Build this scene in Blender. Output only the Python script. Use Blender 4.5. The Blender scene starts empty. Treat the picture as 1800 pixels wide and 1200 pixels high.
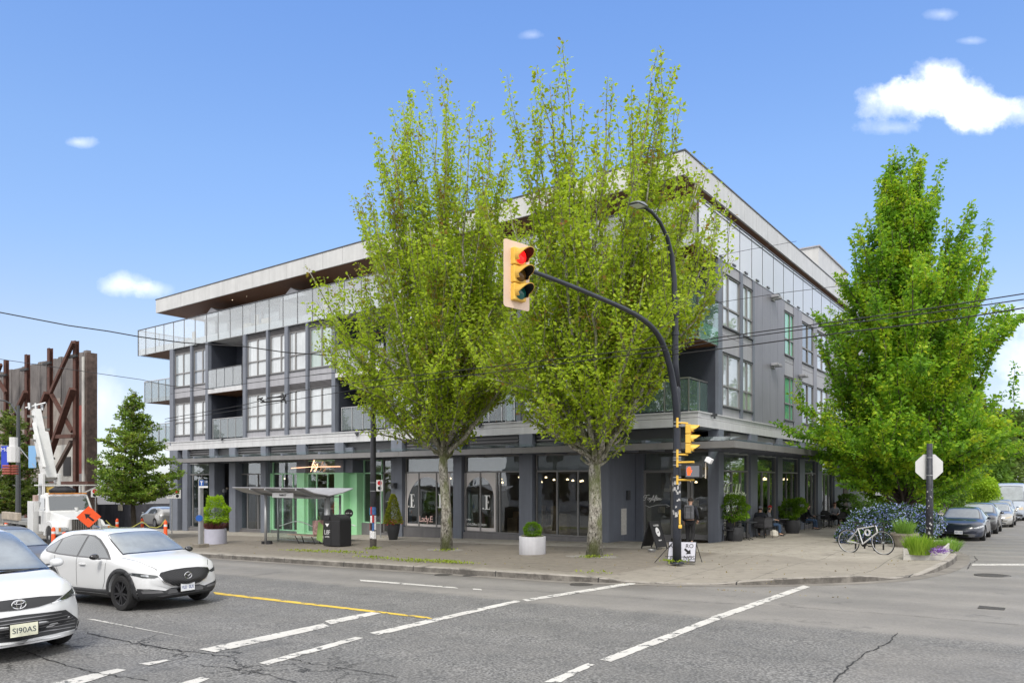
import bpy, bmesh, math, random
import numpy as np
from mathutils import Vector, Matrix
from mathutils.bvhtree import BVHTree
S = bpy.context.scene
COL = S.collection
R = math.radians
# ---------------------------------------------------------------- camera
H = 2.1; F = 1301.6; CX = 900.0; HY = 845.0
TH = math.atan(968/1301.6)
FW = (-math.sin(TH), math.cos(TH)); RT = (math.cos(TH), math.sin(TH))
cam = bpy.data.cameras.new('camera'); camo = bpy.data.objects.new('camera', cam); COL.objects.link(camo)
camo.location = (0, 0, H); camo.rotation_euler = (R(90), 0, TH)
cam.sensor_width = 36; cam.lens = F/1800*36; cam.shift_y = 245/1800; cam.clip_start = .1; cam.clip_end = 3000
S.camera = camo
# ---------------------------------------------------------------- light, sky, exposure
SUN_EL, SUN_AZ = 50, 150     # degrees above the horizon, compass angle (clockwise from +Y)
sd = Vector((math.sin(R(SUN_AZ))*math.cos(R(SUN_EL)), math.cos(R(SUN_AZ))*math.cos(R(SUN_EL)), math.sin(R(SUN_EL))))
sun = bpy.data.lights.new('sun', 'SUN'); sun.energy = 1.6; sun.angle = R(14); sun.color = (1, .95, .87)
so = bpy.data.objects.new('sun', sun); COL.objects.link(so); so.rotation_euler = sd.to_track_quat('Z', 'Y').to_euler()
so.location = (0, -20, 40)
S.view_settings.view_transform = 'Standard'; S.view_settings.look = 'None'
S.view_settings.exposure = 0.68; S.view_settings.gamma = 1
def build_world():
    w = bpy.data.worlds.new('World'); S.world = w; w.use_nodes = True
    nt = w.node_tree; N = nt.nodes; L = nt.links; N.clear()
    out = N.new('ShaderNodeOutputWorld'); bg = N.new('ShaderNodeBackground'); bg.inputs[1].default_value = .15
    L.new(bg.outputs[0], out.inputs[0])
    def m(op, a, b=None, c=None, clamp=False):
        n = N.new('ShaderNodeMath'); n.operation = op; n.use_clamp = clamp
        for i, x in enumerate((a, b, c)):
            if x is None: continue
            if isinstance(x, (int, float)): n.inputs[i].default_value = x
            else: L.new(x, n.inputs[i])
        return n.outputs[0]
    def vm(op, a, b=None, out=0):
        n = N.new('ShaderNodeVectorMath'); n.operation = op
        for i, x in enumerate((a, b)):
            if x is None: continue
            if isinstance(x, tuple): n.inputs[i].default_value = x
            else: L.new(x, n.inputs[i])
        return n.outputs[out]
    def mix(f, a, b, t='MIX'):
        n = N.new('ShaderNodeMix'); n.data_type = 'RGBA'; n.blend_type = t
        for s, x in ((0, f), (6, a), (7, b)):
            if isinstance(x, (int, float)): n.inputs[s].default_value = x
            elif isinstance(x, tuple): n.inputs[s].default_value = (*x, 1)
            else: L.new(x, n.inputs[s])
        return n.outputs[2]
    tc = N.new('ShaderNodeTexCoord'); d = vm('NORMALIZE', tc.outputs['Generated'])
    sky = N.new('ShaderNodeTexSky'); sky.sky_type = 'NISHITA'; sky.sun_disc = False
    sky.sun_elevation = R(SUN_EL); sky.sun_rotation = R(SUN_AZ); sky.air_density = 1.0; sky.dust_density = .6; sky.ozone_density = 1.4
    sep = N.new('ShaderNodeSeparateXYZ'); L.new(d, sep.inputs[0])
    # clear air: the sky texture, balanced per height above the horizon
    up = m('MAXIMUM', sep.outputs[2], 0.0)
    rmp = N.new('ShaderNodeValToRGB'); L.new(up, rmp.inputs[0])
    e = rmp.color_ramp; e.elements[0].position = 0; e.elements[0].color = (.60, .66, .88, 1); e.elements[1].position = .6; e.elements[1].color = (.78, .96, 1.22, 1)
    for ps, cl in ((.09,(.66,.59,.65)),(.18,(.78,.71,.72)),(.28,(.77,.81,.90)),(.38,(.81,.90,1.03)),(.53,(.79,.95,1.19))):
        x = e.elements.new(ps); x.color = (*cl, 1)
    c = mix(1.0, sky.outputs[0], rmp.outputs[0], 'MULTIPLY')
    # clouds, placed by direction
    f = m('MAXIMUM', vm('DOT_PRODUCT', d, (FW[0], FW[1], 0), 1), .02)
    r = m('DIVIDE', vm('DOT_PRODUCT', d, (RT[0], RT[1], 0), 1), f)
    u = m('DIVIDE', sep.outputs[2], f)
    cb = N.new('ShaderNodeCombineXYZ'); L.new(r, cb.inputs[0]); L.new(u, cb.inputs[1])
    nz = N.new('ShaderNodeTexNoise'); nz.inputs['Scale'].default_value = 14; nz.inputs['Detail'].default_value = 7; nz.inputs['Roughness'].default_value = .6
    L.new(cb.outputs[0], nz.inputs['Vector'])
    nn = m('MULTIPLY', m('SUBTRACT', nz.outputs[0], .5), 2.3)
    blobs = [(1665,165,120,50,1),(1590,178,85,42,1),(1730,185,85,40,1),(1655,135,70,35,1),(1570,225,60,20,.55),(1785,195,60,36,1),(1720,205,60,28,.9),
             (138,250,34,13,.6),(225,500,52,22,.75),(270,508,38,18,.6),(937,62,26,10,.3),(1655,25,30,12,.35),(1705,72,26,8,.3),
             (1800,560,70,30,.5),(1800,640,60,45,.75),(1790,690,50,40,.6),(180,700,60,50,.45)]
    acc = None; lit = None
    for (bu, bv, su, sv, k) in blobs:
        cx, cy = (bu-CX)/F, (HY-bv)/F
        q = vm('MULTIPLY', vm('SUBTRACT', cb.outputs[0], (cx, cy, 0)), (F/su, F/sv, 0))
        v = m('MULTIPLY', m('SUBTRACT', 1.0, m('ADD', vm('LENGTH', q, None, 1), nn)), k*.85, None, True)
        acc = v if acc is None else m('ADD', acc, v, None, True)
    front = m('GREATER_THAN', vm('DOT_PRODUCT', d, (FW[0], FW[1], 0), 1), .05)
    msk = m('MULTIPLY', acc, front)
    shade = N.new('ShaderNodeTexNoise'); shade.inputs['Scale'].default_value = 9; shade.inputs['Detail'].default_value = 4; L.new(cb.outputs[0], shade.inputs['Vector'])
    cc = mix(m('MULTIPLY', shade.outputs[0], 1.0), (6.6, 6.7, 7.0), (5.4, 5.7, 6.3))
    c = mix(msk, c, cc)
    # unseen bright cloud, added all round outside the view to whiten light and reflections
    n2 = N.new('ShaderNodeTexNoise'); n2.inputs['Scale'].default_value = 2.2; n2.inputs['Detail'].default_value = 6; L.new(d, n2.inputs['Vector'])
    back = m('MULTIPLY', m('ADD', m('MULTIPLY', vm('DOT_PRODUCT', d, (FW[0], FW[1], 0), 1), -2.2), m('MULTIPLY', n2.outputs[0], 2.0)), 1.0, None, True)
    topc = m('MULTIPLY', m('SUBTRACT', sep.outputs[2], .66), 4.0, None, True)
    cover = m('MAXIMUM', m('ADD', back, .7, None, True), topc)
    cover = m('MULTIPLY', cover, m('MULTIPLY', m('SUBTRACT', .66, vm('DOT_PRODUCT', d, (FW[0], FW[1], 0), 1)), 6.0, None, True), None, True)
    cover = m('MAXIMUM', cover, m('MULTIPLY', topc, .9))
    c = mix(cover, c, mix(m('MULTIPLY', n2.outputs[0], 1.0), (5.2, 5.3, 5.6), (8.2, 8.1, 8.1)))
    c = mix(m('LESS_THAN', sep.outputs[2], -.01), c, (.9, .9, .9))
    L.new(c, bg.inputs[0])
build_world()
S.cycles.max_bounces = 8; S.cycles.transparent_max_bounces = 16
# ---------------------------------------------------------------- helpers
random.seed(7)
GX, GY = .025, -.010
def GZ(x, y): return GX*max(-90, min(25, x)) + GY*max(-20, min(90, y))     # the road's fall
def ray(u, v):
    r = (u-CX)/F
    return FW[0]+RT[0]*r, FW[1]+RT[1]*r, (HY-v)/F
def gp(u, v, dz=0):                     # point of the photograph on the ground (+dz)
    x, y, z = ray(u, v); t = (H-dz)/(GX*x+GY*y-z); return Vector((x*t, y*t, H+z*t))
def yp(u, v, Y):                        # ... on a wall parallel to the main street
    x, y, z = ray(u, v); t = Y/y; return Vector((x*t, Y, H+z*t))
def xp(u, v, X):                        # ... on a wall parallel to the side street
    x, y, z = ray(u, v); t = X/x; return Vector((X, y*t, H+z*t))
def dp(u, v, t):                        # ... at distance t
    x, y, z = ray(u, v); return Vector((x*t, y*t, H+z*t))
class MB:
    def __init__(s): s.v = []; s.f = []
    def add(s, vs, fs, M=None):
        b = len(s.v)
        for p in vs:
            p = Vector(p); s.v.append(tuple(M @ p) if M is not None else tuple(p))
        s.f += [tuple(b+i for i in f) for f in fs]; return s
    def box(s, x0, x1, y0, y1, z0, z1, M=None):
        if x0 > x1: x0, x1 = x1, x0
        if y0 > y1: y0, y1 = y1, y0
        if z0 > z1: z0, z1 = z1, z0
        return s.add([(x0,y0,z0),(x1,y0,z0),(x1,y1,z0),(x0,y1,z0),(x0,y0,z1),(x1,y0,z1),(x1,y1,z1),(x0,y1,z1)],
              [(0,3,2,1),(4,5,6,7),(0,1,5,4),(1,2,6,5),(2,3,7,6),(3,0,4,7)], M)
    def bar(s, a, b, w, h=None, up=(0,0,1)):        # rectangular bar from a to b
        a, b = Vector(a), Vector(b); h = h or w; d = (b-a); L_ = d.length
        if L_ < 1e-6: return s
        d.normalize(); u = Vector(up)
        if abs(d.dot(u)) > .98: u = Vector((1,0,0))
        x = d.cross(u).normalized(); y = x.cross(d).normalized()
        M = Matrix((( x.x, d.x, y.x, a.x),( x.y, d.y, y.y, a.y),( x.z, d.z, y.z, a.z),(0,0,0,1)))
        return s.box(-w/2, w/2, 0, L_, -h/2, h/2, M)
    def tube(s, pts, r, n=8, cap=True, M=None):
        P = [Vector(p) for p in pts]; k = len(P)
        rs = r if isinstance(r, (list, tuple)) else [r]*k
        ref = None; vs = []; fs = []
        for i in range(k):
            t = (P[min(i+1,k-1)]-P[max(i-1,0)])
            if t.length < 1e-9: t = Vector((0,0,1))
            t.normalize()
            if ref is None:
                ref = Vector((1,0,0)) if abs(t.x) < .8 else Vector((0,1,0))
            ref = (ref - t*ref.dot(t))
            if ref.length < 1e-6: ref = t.orthogonal()
            ref.normalize(); q = t.cross(ref)
            for j in range(n):
                a = 2*math.pi*j/n; vs.append(P[i]+(ref*math.cos(a)+q*math.sin(a))*rs[i])
        for i in range(k-1):
            for j in range(n):
                fs.append((i*n+j, i*n+(j+1)%n, (i+1)*n+(j+1)%n, (i+1)*n+j))
        if cap: fs.append(tuple(range(n-1,-1,-1))); fs.append(tuple((k-1)*n+j for j in range(n)))
        return s.add(vs, fs, M)
    def lathe(s, prof, n=24, c=(0,0,0), M=None, cap=True):
        vs = []; fs = []; k = len(prof)
        for (r, z) in prof:
            for j in range(n):
                a = 2*math.pi*j/n; vs.append((c[0]+r*math.cos(a), c[1]+r*math.sin(a), c[2]+z))
        for i in range(k-1):
            for j in range(n): fs.append((i*n+j, i*n+(j+1)%n, (i+1)*n+(j+1)%n, (i+1)*n+j))
        if cap: fs.append(tuple(range(n-1,-1,-1))); fs.append(tuple((k-1)*n+j for j in range(n)))
        return s.add(vs, fs, M)
    def prism(s, poly, h, M=None):                  # polygon in local XY, raised by h along local Z
        n = len(poly)
        return s.add([(p[0],p[1],0) for p in poly]+[(p[0],p[1],h) for p in poly],
            [tuple(range(n-1,-1,-1)), tuple(range(n,2*n))]+[(i,(i+1)%n,n+(i+1)%n,n+i) for i in range(n)], M)
    def build(s, name, mt, parent=None, smooth=False, world=True, bevel=0, sub=0, autosm=None):
        me = bpy.data.meshes.new(name)
        vs = s.v
        if parent is not None and world:
            I = wm(parent).inverted(); vs = [tuple(I @ Vector(p)) for p in vs]
        me.from_pydata([tuple(p) for p in vs], [], s.f); me.update()
        if mt is not None: me.materials.append(mt)
        if smooth: me.polygons.foreach_set('use_smooth', [True]*len(me.polygons))
        o = bpy.data.objects.new(name, me); COL.objects.link(o)
        if parent is not None: o.parent = parent
        if bevel:
            b = o.modifiers.new('bevel', 'BEVEL'); b.width = bevel; b.segments = 2; b.limit_method = 'ANGLE'; b.angle_limit = R(40)
        if sub:
            b = o.modifiers.new('sub', 'SUBSURF'); b.levels = sub; b.render_levels = sub
        if autosm: autosmooth(me, autosm)
        return o
def autosmooth(me, ang):
    me.polygons.foreach_set('use_smooth', [True]*len(me.polygons))
    bm = bmesh.new(); bm.from_mesh(me)
    for e in bm.edges:
        if len(e.link_faces) == 2 and e.calc_face_angle(0) > R(ang): e.smooth = False
    bm.to_mesh(me); bm.free()
def wm(o):
    M = Matrix.Translation(o.location) @ o.rotation_euler.to_matrix().to_4x4() @ Matrix.Diagonal((*o.scale, 1))
    return (wm(o.parent) @ M) if o.parent else M
def tag(o, label=None, cat=None, group=None, kind=None):
    if label: o['label'] = label
    if cat: o['category'] = cat
    if group: o['group'] = group
    if kind: o['kind'] = kind
    return o
def thing(name, label, cat, loc=(0,0,0), rz=0, group=None):
    o = bpy.data.objects.new(name, None); COL.objects.link(o); o.empty_display_size = .3
    o.location = loc; o.rotation_euler = (0, 0, rz); return tag(o, label, cat, group)
def dup(root, loc=None, rz=None, label=None, scale=None):
    r = root.copy(); COL.objects.link(r)
    if loc is not None: r.location = loc
    if rz is not None: r.rotation_euler = (0, 0, rz)
    if scale: r.scale = (scale,)*3
    if label: r['label'] = label
    for ch in list(root.children):
        c = ch.copy(); COL.objects.link(c); c.parent = r
        for g_ in list(ch.children):
            e = g_.copy(); COL.objects.link(e); e.parent = c
    return r
# ---------------------------------------------------------------- materials
MATS = {}
def mat(name, col, rough=.6, metal=0, spec=.5, nz=None, bump=None, coat=0, emit=None, trans=0, ior=1.45, tl=0, streak=None):
    """nz=(scale, amount) mottles the colour; bump=(scale, strength); streak=(scale, amount) vertical weathering"""
    if name in MATS: return MATS[name]
    m = bpy.data.materials.new(name); m.use_nodes = True; nt = m.node_tree; N = nt.nodes; L = nt.links
    b = N['Principled BSDF']; b.inputs['Base Color'].default_value = (*col, 1); b.inputs['Roughness'].default_value = rough
    b.inputs['Metallic'].default_value = metal; b.inputs['Specular IOR Level'].default_value = spec; b.inputs['IOR'].default_value = ior
    if coat: b.inputs['Coat Weight'].default_value = coat; b.inputs['Coat Roughness'].default_value = .04
    if trans: b.inputs['Transmission Weight'].default_value = trans
    if emit: b.inputs['Emission Color'].default_value = (*emit[0], 1); b.inputs['Emission Strength'].default_value = emit[1]
    tc = N.new('ShaderNodeNewGeometry').outputs['Position'] if (nz or streak) else None
    if bump or nz: to = N.new('ShaderNodeTexCoord').outputs['Object']
    cur = None
    def mul(cur, fac, lo, hi):
        mr = N.new('ShaderNodeMapRange'); L.new(fac, mr.inputs[0]); mr.inputs[1].default_value = .25; mr.inputs[2].default_value = .75
        mr.inputs[3].default_value = lo; mr.inputs[4].default_value = hi
        mx = N.new('ShaderNodeMix'); mx.data_type = 'RGBA'; mx.blend_type = 'MULTIPLY'; mx.inputs[0].default_value = 1
        if cur is None: mx.inputs[6].default_value = (*col, 1)
        else: L.new(cur, mx.inputs[6])
        L.new(mr.outputs[0], mx.inputs[7]); return mx.outputs[2]
    if nz:
        n = N.new('ShaderNodeTexNoise'); n.inputs['Scale'].default_value = nz[0]; n.inputs['Detail'].default_value = 6; n.inputs['Roughness'].default_value = .65
        L.new(to, n.inputs['Vector']); cur = mul(cur, n.outputs[0], 1-nz[1], 1+nz[1])
    if streak:
        mp = N.new('ShaderNodeMapping'); mp.inputs['Scale'].default_value = (1, 1, .06); L.new(tc, mp.inputs[0])
        n = N.new('ShaderNodeTexNoise'); n.inputs['Scale'].default_value = streak[0]; n.inputs['Detail'].default_value = 5; L.new(mp.outputs[0], n.inputs['Vector'])
        cur = mul(cur, n.outputs[0], 1-streak[1], 1+streak[1]*.5)
    if cur is not None: L.new(cur, b.inputs['Base Color'])
    if bump:
        n = N.new('ShaderNodeTexNoise'); n.inputs['Scale'].default_value = bump[0]; n.inputs['Detail'].default_value = 4; L.new(to, n.inputs['Vector'])
        bp = N.new('ShaderNodeBump'); bp.inputs['Strength'].default_value = bump[1]; bp.inputs['Distance'].default_value = .02
        L.new(n.outputs[0], bp.inputs['Height']); L.new(bp.outputs[0], b.inputs['Normal'])
    MATS[name] = m; return m
def glassmat(name, tint=(.8,.85,.85), ior=1.6, haze=0, hazecol=(.7,.75,.75), rough=.0, wav=0):
    if name in MATS: return MATS[name]
    m = bpy.data.materials.new(name); m.use_nodes = True; N = m.node_tree.nodes; L = m.node_tree.links; N.clear()
    o = N.new('ShaderNodeOutputMaterial'); tr = N.new('ShaderNodeBsdfTransparent'); tr.inputs[0].default_value = (*tint, 1)
    gl = N.new('ShaderNodeBsdfGlossy'); gl.inputs['Roughness'].default_value = rough; gl.inputs[0].default_value = (.95,.97,1,1)
    fr = N.new('ShaderNodeFresnel'); gb = N.new('ShaderNodeNewGeometry'); mr = N.new('ShaderNodeMapRange'); mr.inputs[3].default_value = ior; mr.inputs[4].default_value = 1/ior; L.new(gb.outputs['Backfacing'], mr.inputs[0]); L.new(mr.outputs[0], fr.inputs[0])
    mx = N.new('ShaderNodeMixShader'); L.new(fr.outputs[0], mx.inputs[0]); L.new(tr.outputs[0], mx.inputs[1]); L.new(gl.outputs[0], mx.inputs[2]); last = mx
    if haze:
        df = N.new('ShaderNodeBsdfDiffuse'); df.inputs[0].default_value = (*hazecol, 1)
        m2 = N.new('ShaderNodeMixShader'); m2.inputs[0].default_value = haze; L.new(tr.outputs[0], m2.inputs[1]); L.new(df.outputs[0], m2.inputs[2]); L.new(m2.outputs[0], mx.inputs[1])
    if wav:
        tc = N.new('ShaderNodeTexCoord'); n = N.new('ShaderNodeTexNoise'); n.inputs['Scale'].default_value = .9; L.new(tc.outputs['Object'], n.inputs['Vector'])
        bp = N.new('ShaderNodeBump'); bp.inputs['Strength'].default_value = wav; bp.inputs['Distance'].default_value = .05; L.new(n.outputs[0], bp.inputs['Height'])
        L.new(bp.outputs[0], gl.inputs['Normal'])
    L.new(last.outputs[0], o.inputs[0]); MATS[name] = m; return m
def nodes_of(name):
    m = bpy.data.materials.new(name); m.use_nodes = True; MATS[name] = m
    return m, m.node_tree.nodes, m.node_tree.links, m.node_tree.nodes['Principled BSDF']
class NB:                                # tiny node builder
    def __init__(s, name): s.m, s.N, s.L, s.b = nodes_of(name)
    def put(s, sock, x):
        if isinstance(x, (int, float)): sock.default_value = x
        elif isinstance(x, tuple): sock.default_value = x if len(sock.default_value) == len(x) else (*x, 1)
        else: s.L.new(x, sock)
    def math(s, op, a, b=0.0, clamp=False):
        n = s.N.new('ShaderNodeMath'); n.operation = op; n.use_clamp = clamp; s.put(n.inputs[0], a); s.put(n.inputs[1], b); return n.outputs[0]
    def mix(s, f, a, b, t='MIX'):
        n = s.N.new('ShaderNodeMix'); n.data_type = 'RGBA'; n.blend_type = t; s.put(n.inputs[0], f); s.put(n.inputs[6], a); s.put(n.inputs[7], b); return n.outputs[2]
    def noise(s, scale, detail=4, rough=.55, vec=None, dim=None):
        n = s.N.new('ShaderNodeTexNoise'); n.inputs['Scale'].default_value = scale; n.inputs['Detail'].default_value = detail; n.inputs['Roughness'].default_value = rough
        if vec is not None: s.L.new(vec, n.inputs['Vector'])
        return n.outputs[0]
    def rng(s, x, a, b, c=0.0, d=1.0):
        n = s.N.new('ShaderNodeMapRange'); s.put(n.inputs[0], x)
        for i, q in enumerate((a, b, c, d)): n.inputs[i+1].default_value = q
        return n.outputs[0]
    def pos(s):
        g = s.N.new('ShaderNodeNewGeometry'); p = s.N.new('ShaderNodeSeparateXYZ'); s.L.new(g.outputs['Position'], p.inputs[0]); return g.outputs['Position'], p.outputs[0], p.outputs[1], p.outputs[2]
    def bump(s, h, strength=.3, dist=.02):
        n = s.N.new('ShaderNodeBump'); n.inputs['Strength'].default_value = strength; n.inputs['Distance'].default_value = dist; s.L.new(h, n.inputs['Height']); s.L.new(n.outputs[0], s.b.inputs['Normal'])
def text_mesh(txt, size, depth=.004, shear=0, spacing=1.0, align='CENTER', bold=0.0):
    c = bpy.data.curves.new('t', 'FONT'); c.body = txt; c.size = size; c.extrude = depth/2; c.shear = shear; c.space_character = spacing
    c.align_x = align; c.align_y = 'CENTER'; c.resolution_u = 3; c.offset = bold
    o = bpy.data.objects.new('t', c); COL.objects.link(o)
    dg = bpy.context.evaluated_depsgraph_get(); me = bpy.data.meshes.new_from_object(o.evaluated_get(dg))
    bpy.data.objects.remove(o); bpy.data.curves.remove(c)
    vs = [tuple(v.co) for v in me.vertices]; fs = [tuple(p.vertices) for p in me.polygons]; bpy.data.meshes.remove(me)
    return vs, fs
def frame(o, x, y):                      # matrix with local X, Y axes as given
    x = Vector(x).normalized(); y = Vector(y); z = x.cross(y).normalized(); y = z.cross(x)
    return Matrix(((x.x,y.x,z.x,o[0]),(x.y,y.y,z.y,o[1]),(x.z,y.z,z.z,o[2]),(0,0,0,1)))
# ================================================================ ground
def m_asphalt():
    b = NB('asphalt'); P, x, y, z = b.pos()
    fine = b.noise(30, 2, .6, P); fine2 = b.noise(75, 2, .6, P); big = b.noise(.35, 5, .6, P); mid = b.noise(2.2, 4, .6, P)
    wob = b.math('MULTIPLY', b.math('SUBTRACT', b.noise(1.3, 3, .5, P), .5), .5)
    yb = b.math('ADD', y, wob)
    far = b.rng(yb, 12.05, 12.35)                                  # smoother overlay in the far lanes
    right = b.math('MULTIPLY', b.rng(b.math('ADD', x, wob), -2.2, -1.9), b.rng(y, 11.5, 11.6, 1, 0))
    sp = b.rng(fine, .40, .66)
    coarse = b.mix(sp, (.06, .06, .061), (.33, .325, .315)); coarse = b.mix(b.rng(fine2, .3, .7, 0, .4), coarse, (.11, .11, .11))
    smooth = b.mix(b.rng(fine, .3, .7, .2, .8), (.17, .161, .15), (.28, .267, .25))
    c = b.mix(far, coarse, smooth)
    c = b.mix(b.math('MULTIPLY', right, .45), c, smooth)
    st = b.rng(b.noise(.9, 6, .75, P), .60, .66); c = b.mix(b.math('MULTIPLY', st, .35), c, (.05, .05, .05))
    # wheel-polished lanes along the main street
    ln = b.math('ABSOLUTE', b.math('SINE', b.math('MULTIPLY', y, 1.75)))
    c = b.mix(b.math('MULTIPLY', b.rng(ln, .2, .95), .28), c, (.09, .09, .09))
    c = b.mix(b.rng(big, .35, .7, 0, .35), c, (.10, .10, .098))
    c = b.mix(b.rng(mid, .3, .75, 0, .16), c, (.36, .34, .31))
    # hairline cracks
    w = b.N.new('ShaderNodeTexVoronoi'); w.feature = 'DISTANCE_TO_EDGE'; w.inputs['Scale'].default_value = .62
    wp = b.N.new('ShaderNodeVectorMath'); wp.operation = 'ADD'; b.L.new(P, wp.inputs[0])
    nc = b.N.new('ShaderNodeTexNoise'); nc.inputs['Scale'].default_value = 2.2; nc.inputs['Detail'].default_value = 7; nc.inputs['Roughness'].default_value = .7; b.L.new(P, nc.inputs['Vector'])
    sc = b.N.new('ShaderNodeVectorMath'); sc.operation = 'SCALE'; b.L.new(nc.outputs['Color'], sc.inputs[0]); sc.inputs['Scale'].default_value = .9
    b.L.new(sc.outputs[0], wp.inputs[1]); b.L.new(wp.outputs[0], w.inputs['Vector'])
    cr = b.rng(w.outputs[0], .004, .016, 1, 0)
    crm = b.math('MULTIPLY', b.rng(b.noise(.28, 2, .5, P), .50, .56), b.rng(x, -4.5, -7.5))
    crm = b.math('MULTIPLY', crm, b.rng(y, 7.5, 6.0))
    c = b.mix(b.math('MULTIPLY', cr, crm, True), c, (.02, .02, .02))
    # gutter grime along the kerb
    gd = b.math('MULTIPLY', b.rng(yb, 14.7, 15.6), b.rng(x, -6.0, -8.0)); c = b.mix(b.math('MULTIPLY', gd, .55), c, (.10, .09, .08))
    b.put(b.b.inputs['Base Color'], c); b.b.inputs['Specular IOR Level'].default_value = .35
    b.put(b.b.inputs['Roughness'], b.rng(b.noise(.8, 3, .5, P), .3, .7, .62, .9))
    b.bump(b.math('ADD', fine, b.math('MULTIPLY', fine2, .5)), .55, .012); return b.m
def m_concrete():
    b = NB('sidewalk_concrete'); P, x, y, z = b.pos()
    big = b.noise(.6, 5, .6, P); fine = b.noise(40, 3, .6, P); mid = b.noise(4, 5, .7, P)
    wob = b.math('MULTIPLY', b.math('SUBTRACT', b.noise(.8, 4, .6, P), .5), .35)
    light = b.mix(b.rng(mid, .3, .7), (.27, .248, .21), (.38, .35, .30))
    brown = b.mix(b.rng(mid, .3, .7), (.13, .113, .09), (.205, .18, .148))
    # boulevard strip of old asphalt paving between the clean walk and the kerb
    yy = b.math('ADD', y, wob); xx = b.math('ADD', x, b.math('MULTIPLY', wob, .4))
    bl = b.math('MULTIPLY', b.math('MULTIPLY', b.rng(yy, 24.15, 24.05), b.rng(yy, 15.3, 16.6)), b.rng(x, -9.0, -9.3))
    c = b.mix(bl, light, brown)
    crn = b.math('MULTIPLY', b.rng(x, -9.25, -9.1), b.rng(y, 24.3, 23.2)); c = b.mix(b.math('MULTIPLY', crn, .5), c, (.185,.163,.135))
    # score joints
    def joint(co, per, off, w):
        m = b.math('ABSOLUTE', b.math('SUBTRACT', b.math('FRACT', b.math('DIVIDE', b.math('ADD', co, off), per)), .5))
        return b.rng(m, .5-w/per, .5-w/per*.4)
    j = b.math('MAXIMUM', joint(x, 1.83, .4, .016), joint(y, 1.83, .7, .016))
    j = b.math('MULTIPLY', j, b.math('SUBTRACT', 1.0, b.math('MULTIPLY', bl, .85))); c = b.mix(b.math('MULTIPLY', j, .8), c, (.06, .055, .05))
    c = b.mix(b.rng(big, .45, .75, 0, .4), c, (.15, .135, .115))
    c = b.mix(b.rng(fine, .25, .8, 0, .16), c, (.5, .48, .44))
    wet = b.rng(b.noise(1.6, 4, .6, P), .60, .68); c = b.mix(b.math('MULTIPLY', wet, .4), c, (.09, .08, .07))
    sp = b.rng(b.noise(9, 2, .5, P), .70, .73); c = b.mix(b.math('MULTIPLY', sp, .5), c, (.07, .065, .06))
    b.put(b.b.inputs['Base Color'], c); b.b.inputs['Roughness'].default_value = .85; b.b.inputs['Specular IOR Level'].default_value = .3
    b.bump(b.math('SUBTRACT', fine, b.math('MULTIPLY', j, 2.5)), .25, .01); return b.m
def m_kerb():
    b = NB('kerb_concrete'); P, x, y, z = b.pos()
    mid = b.noise(3, 5, .7, P)
    c = b.mix(b.rng(mid, .3, .7), (.22, .20, .175), (.40, .375, .335))
    dk = b.rng(b.noise(1.1, 6, .75, P), .54, .60); c = b.mix(b.math('MULTIPLY', dk, .75), c, (.06, .055, .05))
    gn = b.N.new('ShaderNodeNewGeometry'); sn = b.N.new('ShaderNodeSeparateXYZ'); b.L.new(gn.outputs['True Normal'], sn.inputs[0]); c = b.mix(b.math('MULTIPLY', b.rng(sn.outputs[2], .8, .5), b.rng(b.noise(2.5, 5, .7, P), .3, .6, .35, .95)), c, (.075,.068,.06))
    m = b.math('ABSOLUTE', b.math('SUBTRACT', b.math('FRACT', b.math('DIVIDE', x, 3.05)), .5)); c = b.mix(b.rng(m, .493, .497), c, (.02, .02, .02))
    b.put(b.b.inputs['Base Color'], c); b.b.inputs['Roughness'].default_value = .85; b.bump(b.noise(30, 3, .6, P), .3, .01); return b.m
ASPH = m_asphalt(); CONC = m_concrete(); KERB = m_kerb()
g = MB(); xs = [-700,-300,-90,-60,-40,-25,-12,-4,4,25,60,400]; ys = [-400,-100,-20,-5,5,12,20,40,90,200,400,1200]
g.add([(x, y, GZ(x, y)) for y in ys for x in xs], [(j*len(xs)+i, j*len(xs)+i+1, (j+1)*len(xs)+i+1, (j+1)*len(xs)+i) for j in range(len(ys)-1) for i in range(len(xs)-1)])
tag(g.build('road', ASPH), kind='structure')
# kerb line of the block: main street, round the corner, then the parking bay of the side street
kerb = [(-110,15.65,.15),(-60,15.65,.15),(-30,15.65,.15),(-12,15.65,.15),(-10.2,15.66,.15),(-9.3,15.8,.13),(-8.6,16.0,.06),(-8.0,16.2,.025),(-7.2,16.45,.02),(-6.5,16.75,.025),(-5.9,17.05,.09),(-5.2,17.55,.14),(-4.6,18.1,.15),
        (-4.0,18.75,.15),(-3.6,19.3,.12),(-3.3,19.8,.04),(-3.05,20.5,.025),(-2.85,21.3,.03),(-2.68,22.2,.10),(-2.58,23.4,.15),(-2.55,25.0,.15),(-2.62,26.6,.15),(-2.8,28.2,.15),(-3.2,30,.15),(-3.9,31.3,.15),(-4.7,32.2,.15),(-4.85,34,.15),(-4.85,60,.15),(-4.85,100,.15)]
K = [Vector((a, b_, 0)) for a, b_, h in kerb]; KH = [h for a, b_, h in kerb]
def nrm2(i):
    t = (K[min(i+1, len(K)-1)]-K[max(i-1, 0)]).normalized(); return Vector((-t.y, t.x, 0))     # towards the block
inner = []
for i in range(len(K)):
    x, y = K[i].x, K[i].y
    if i < 4: inner.append((x, 27.5))
    else:
        tt = (i-3)/(len(K)-3-3); 
        if x < -9: inner.append((min(x, -11.0), 27.6))
        elif y < 20: inner.append((-10.8, 29.0))
        else: inner.append((-11.2, max(29.0, y)))
sw = MB(); kb = MB(); gt = MB()
n = len(K); vs = []; rows = 7
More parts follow.
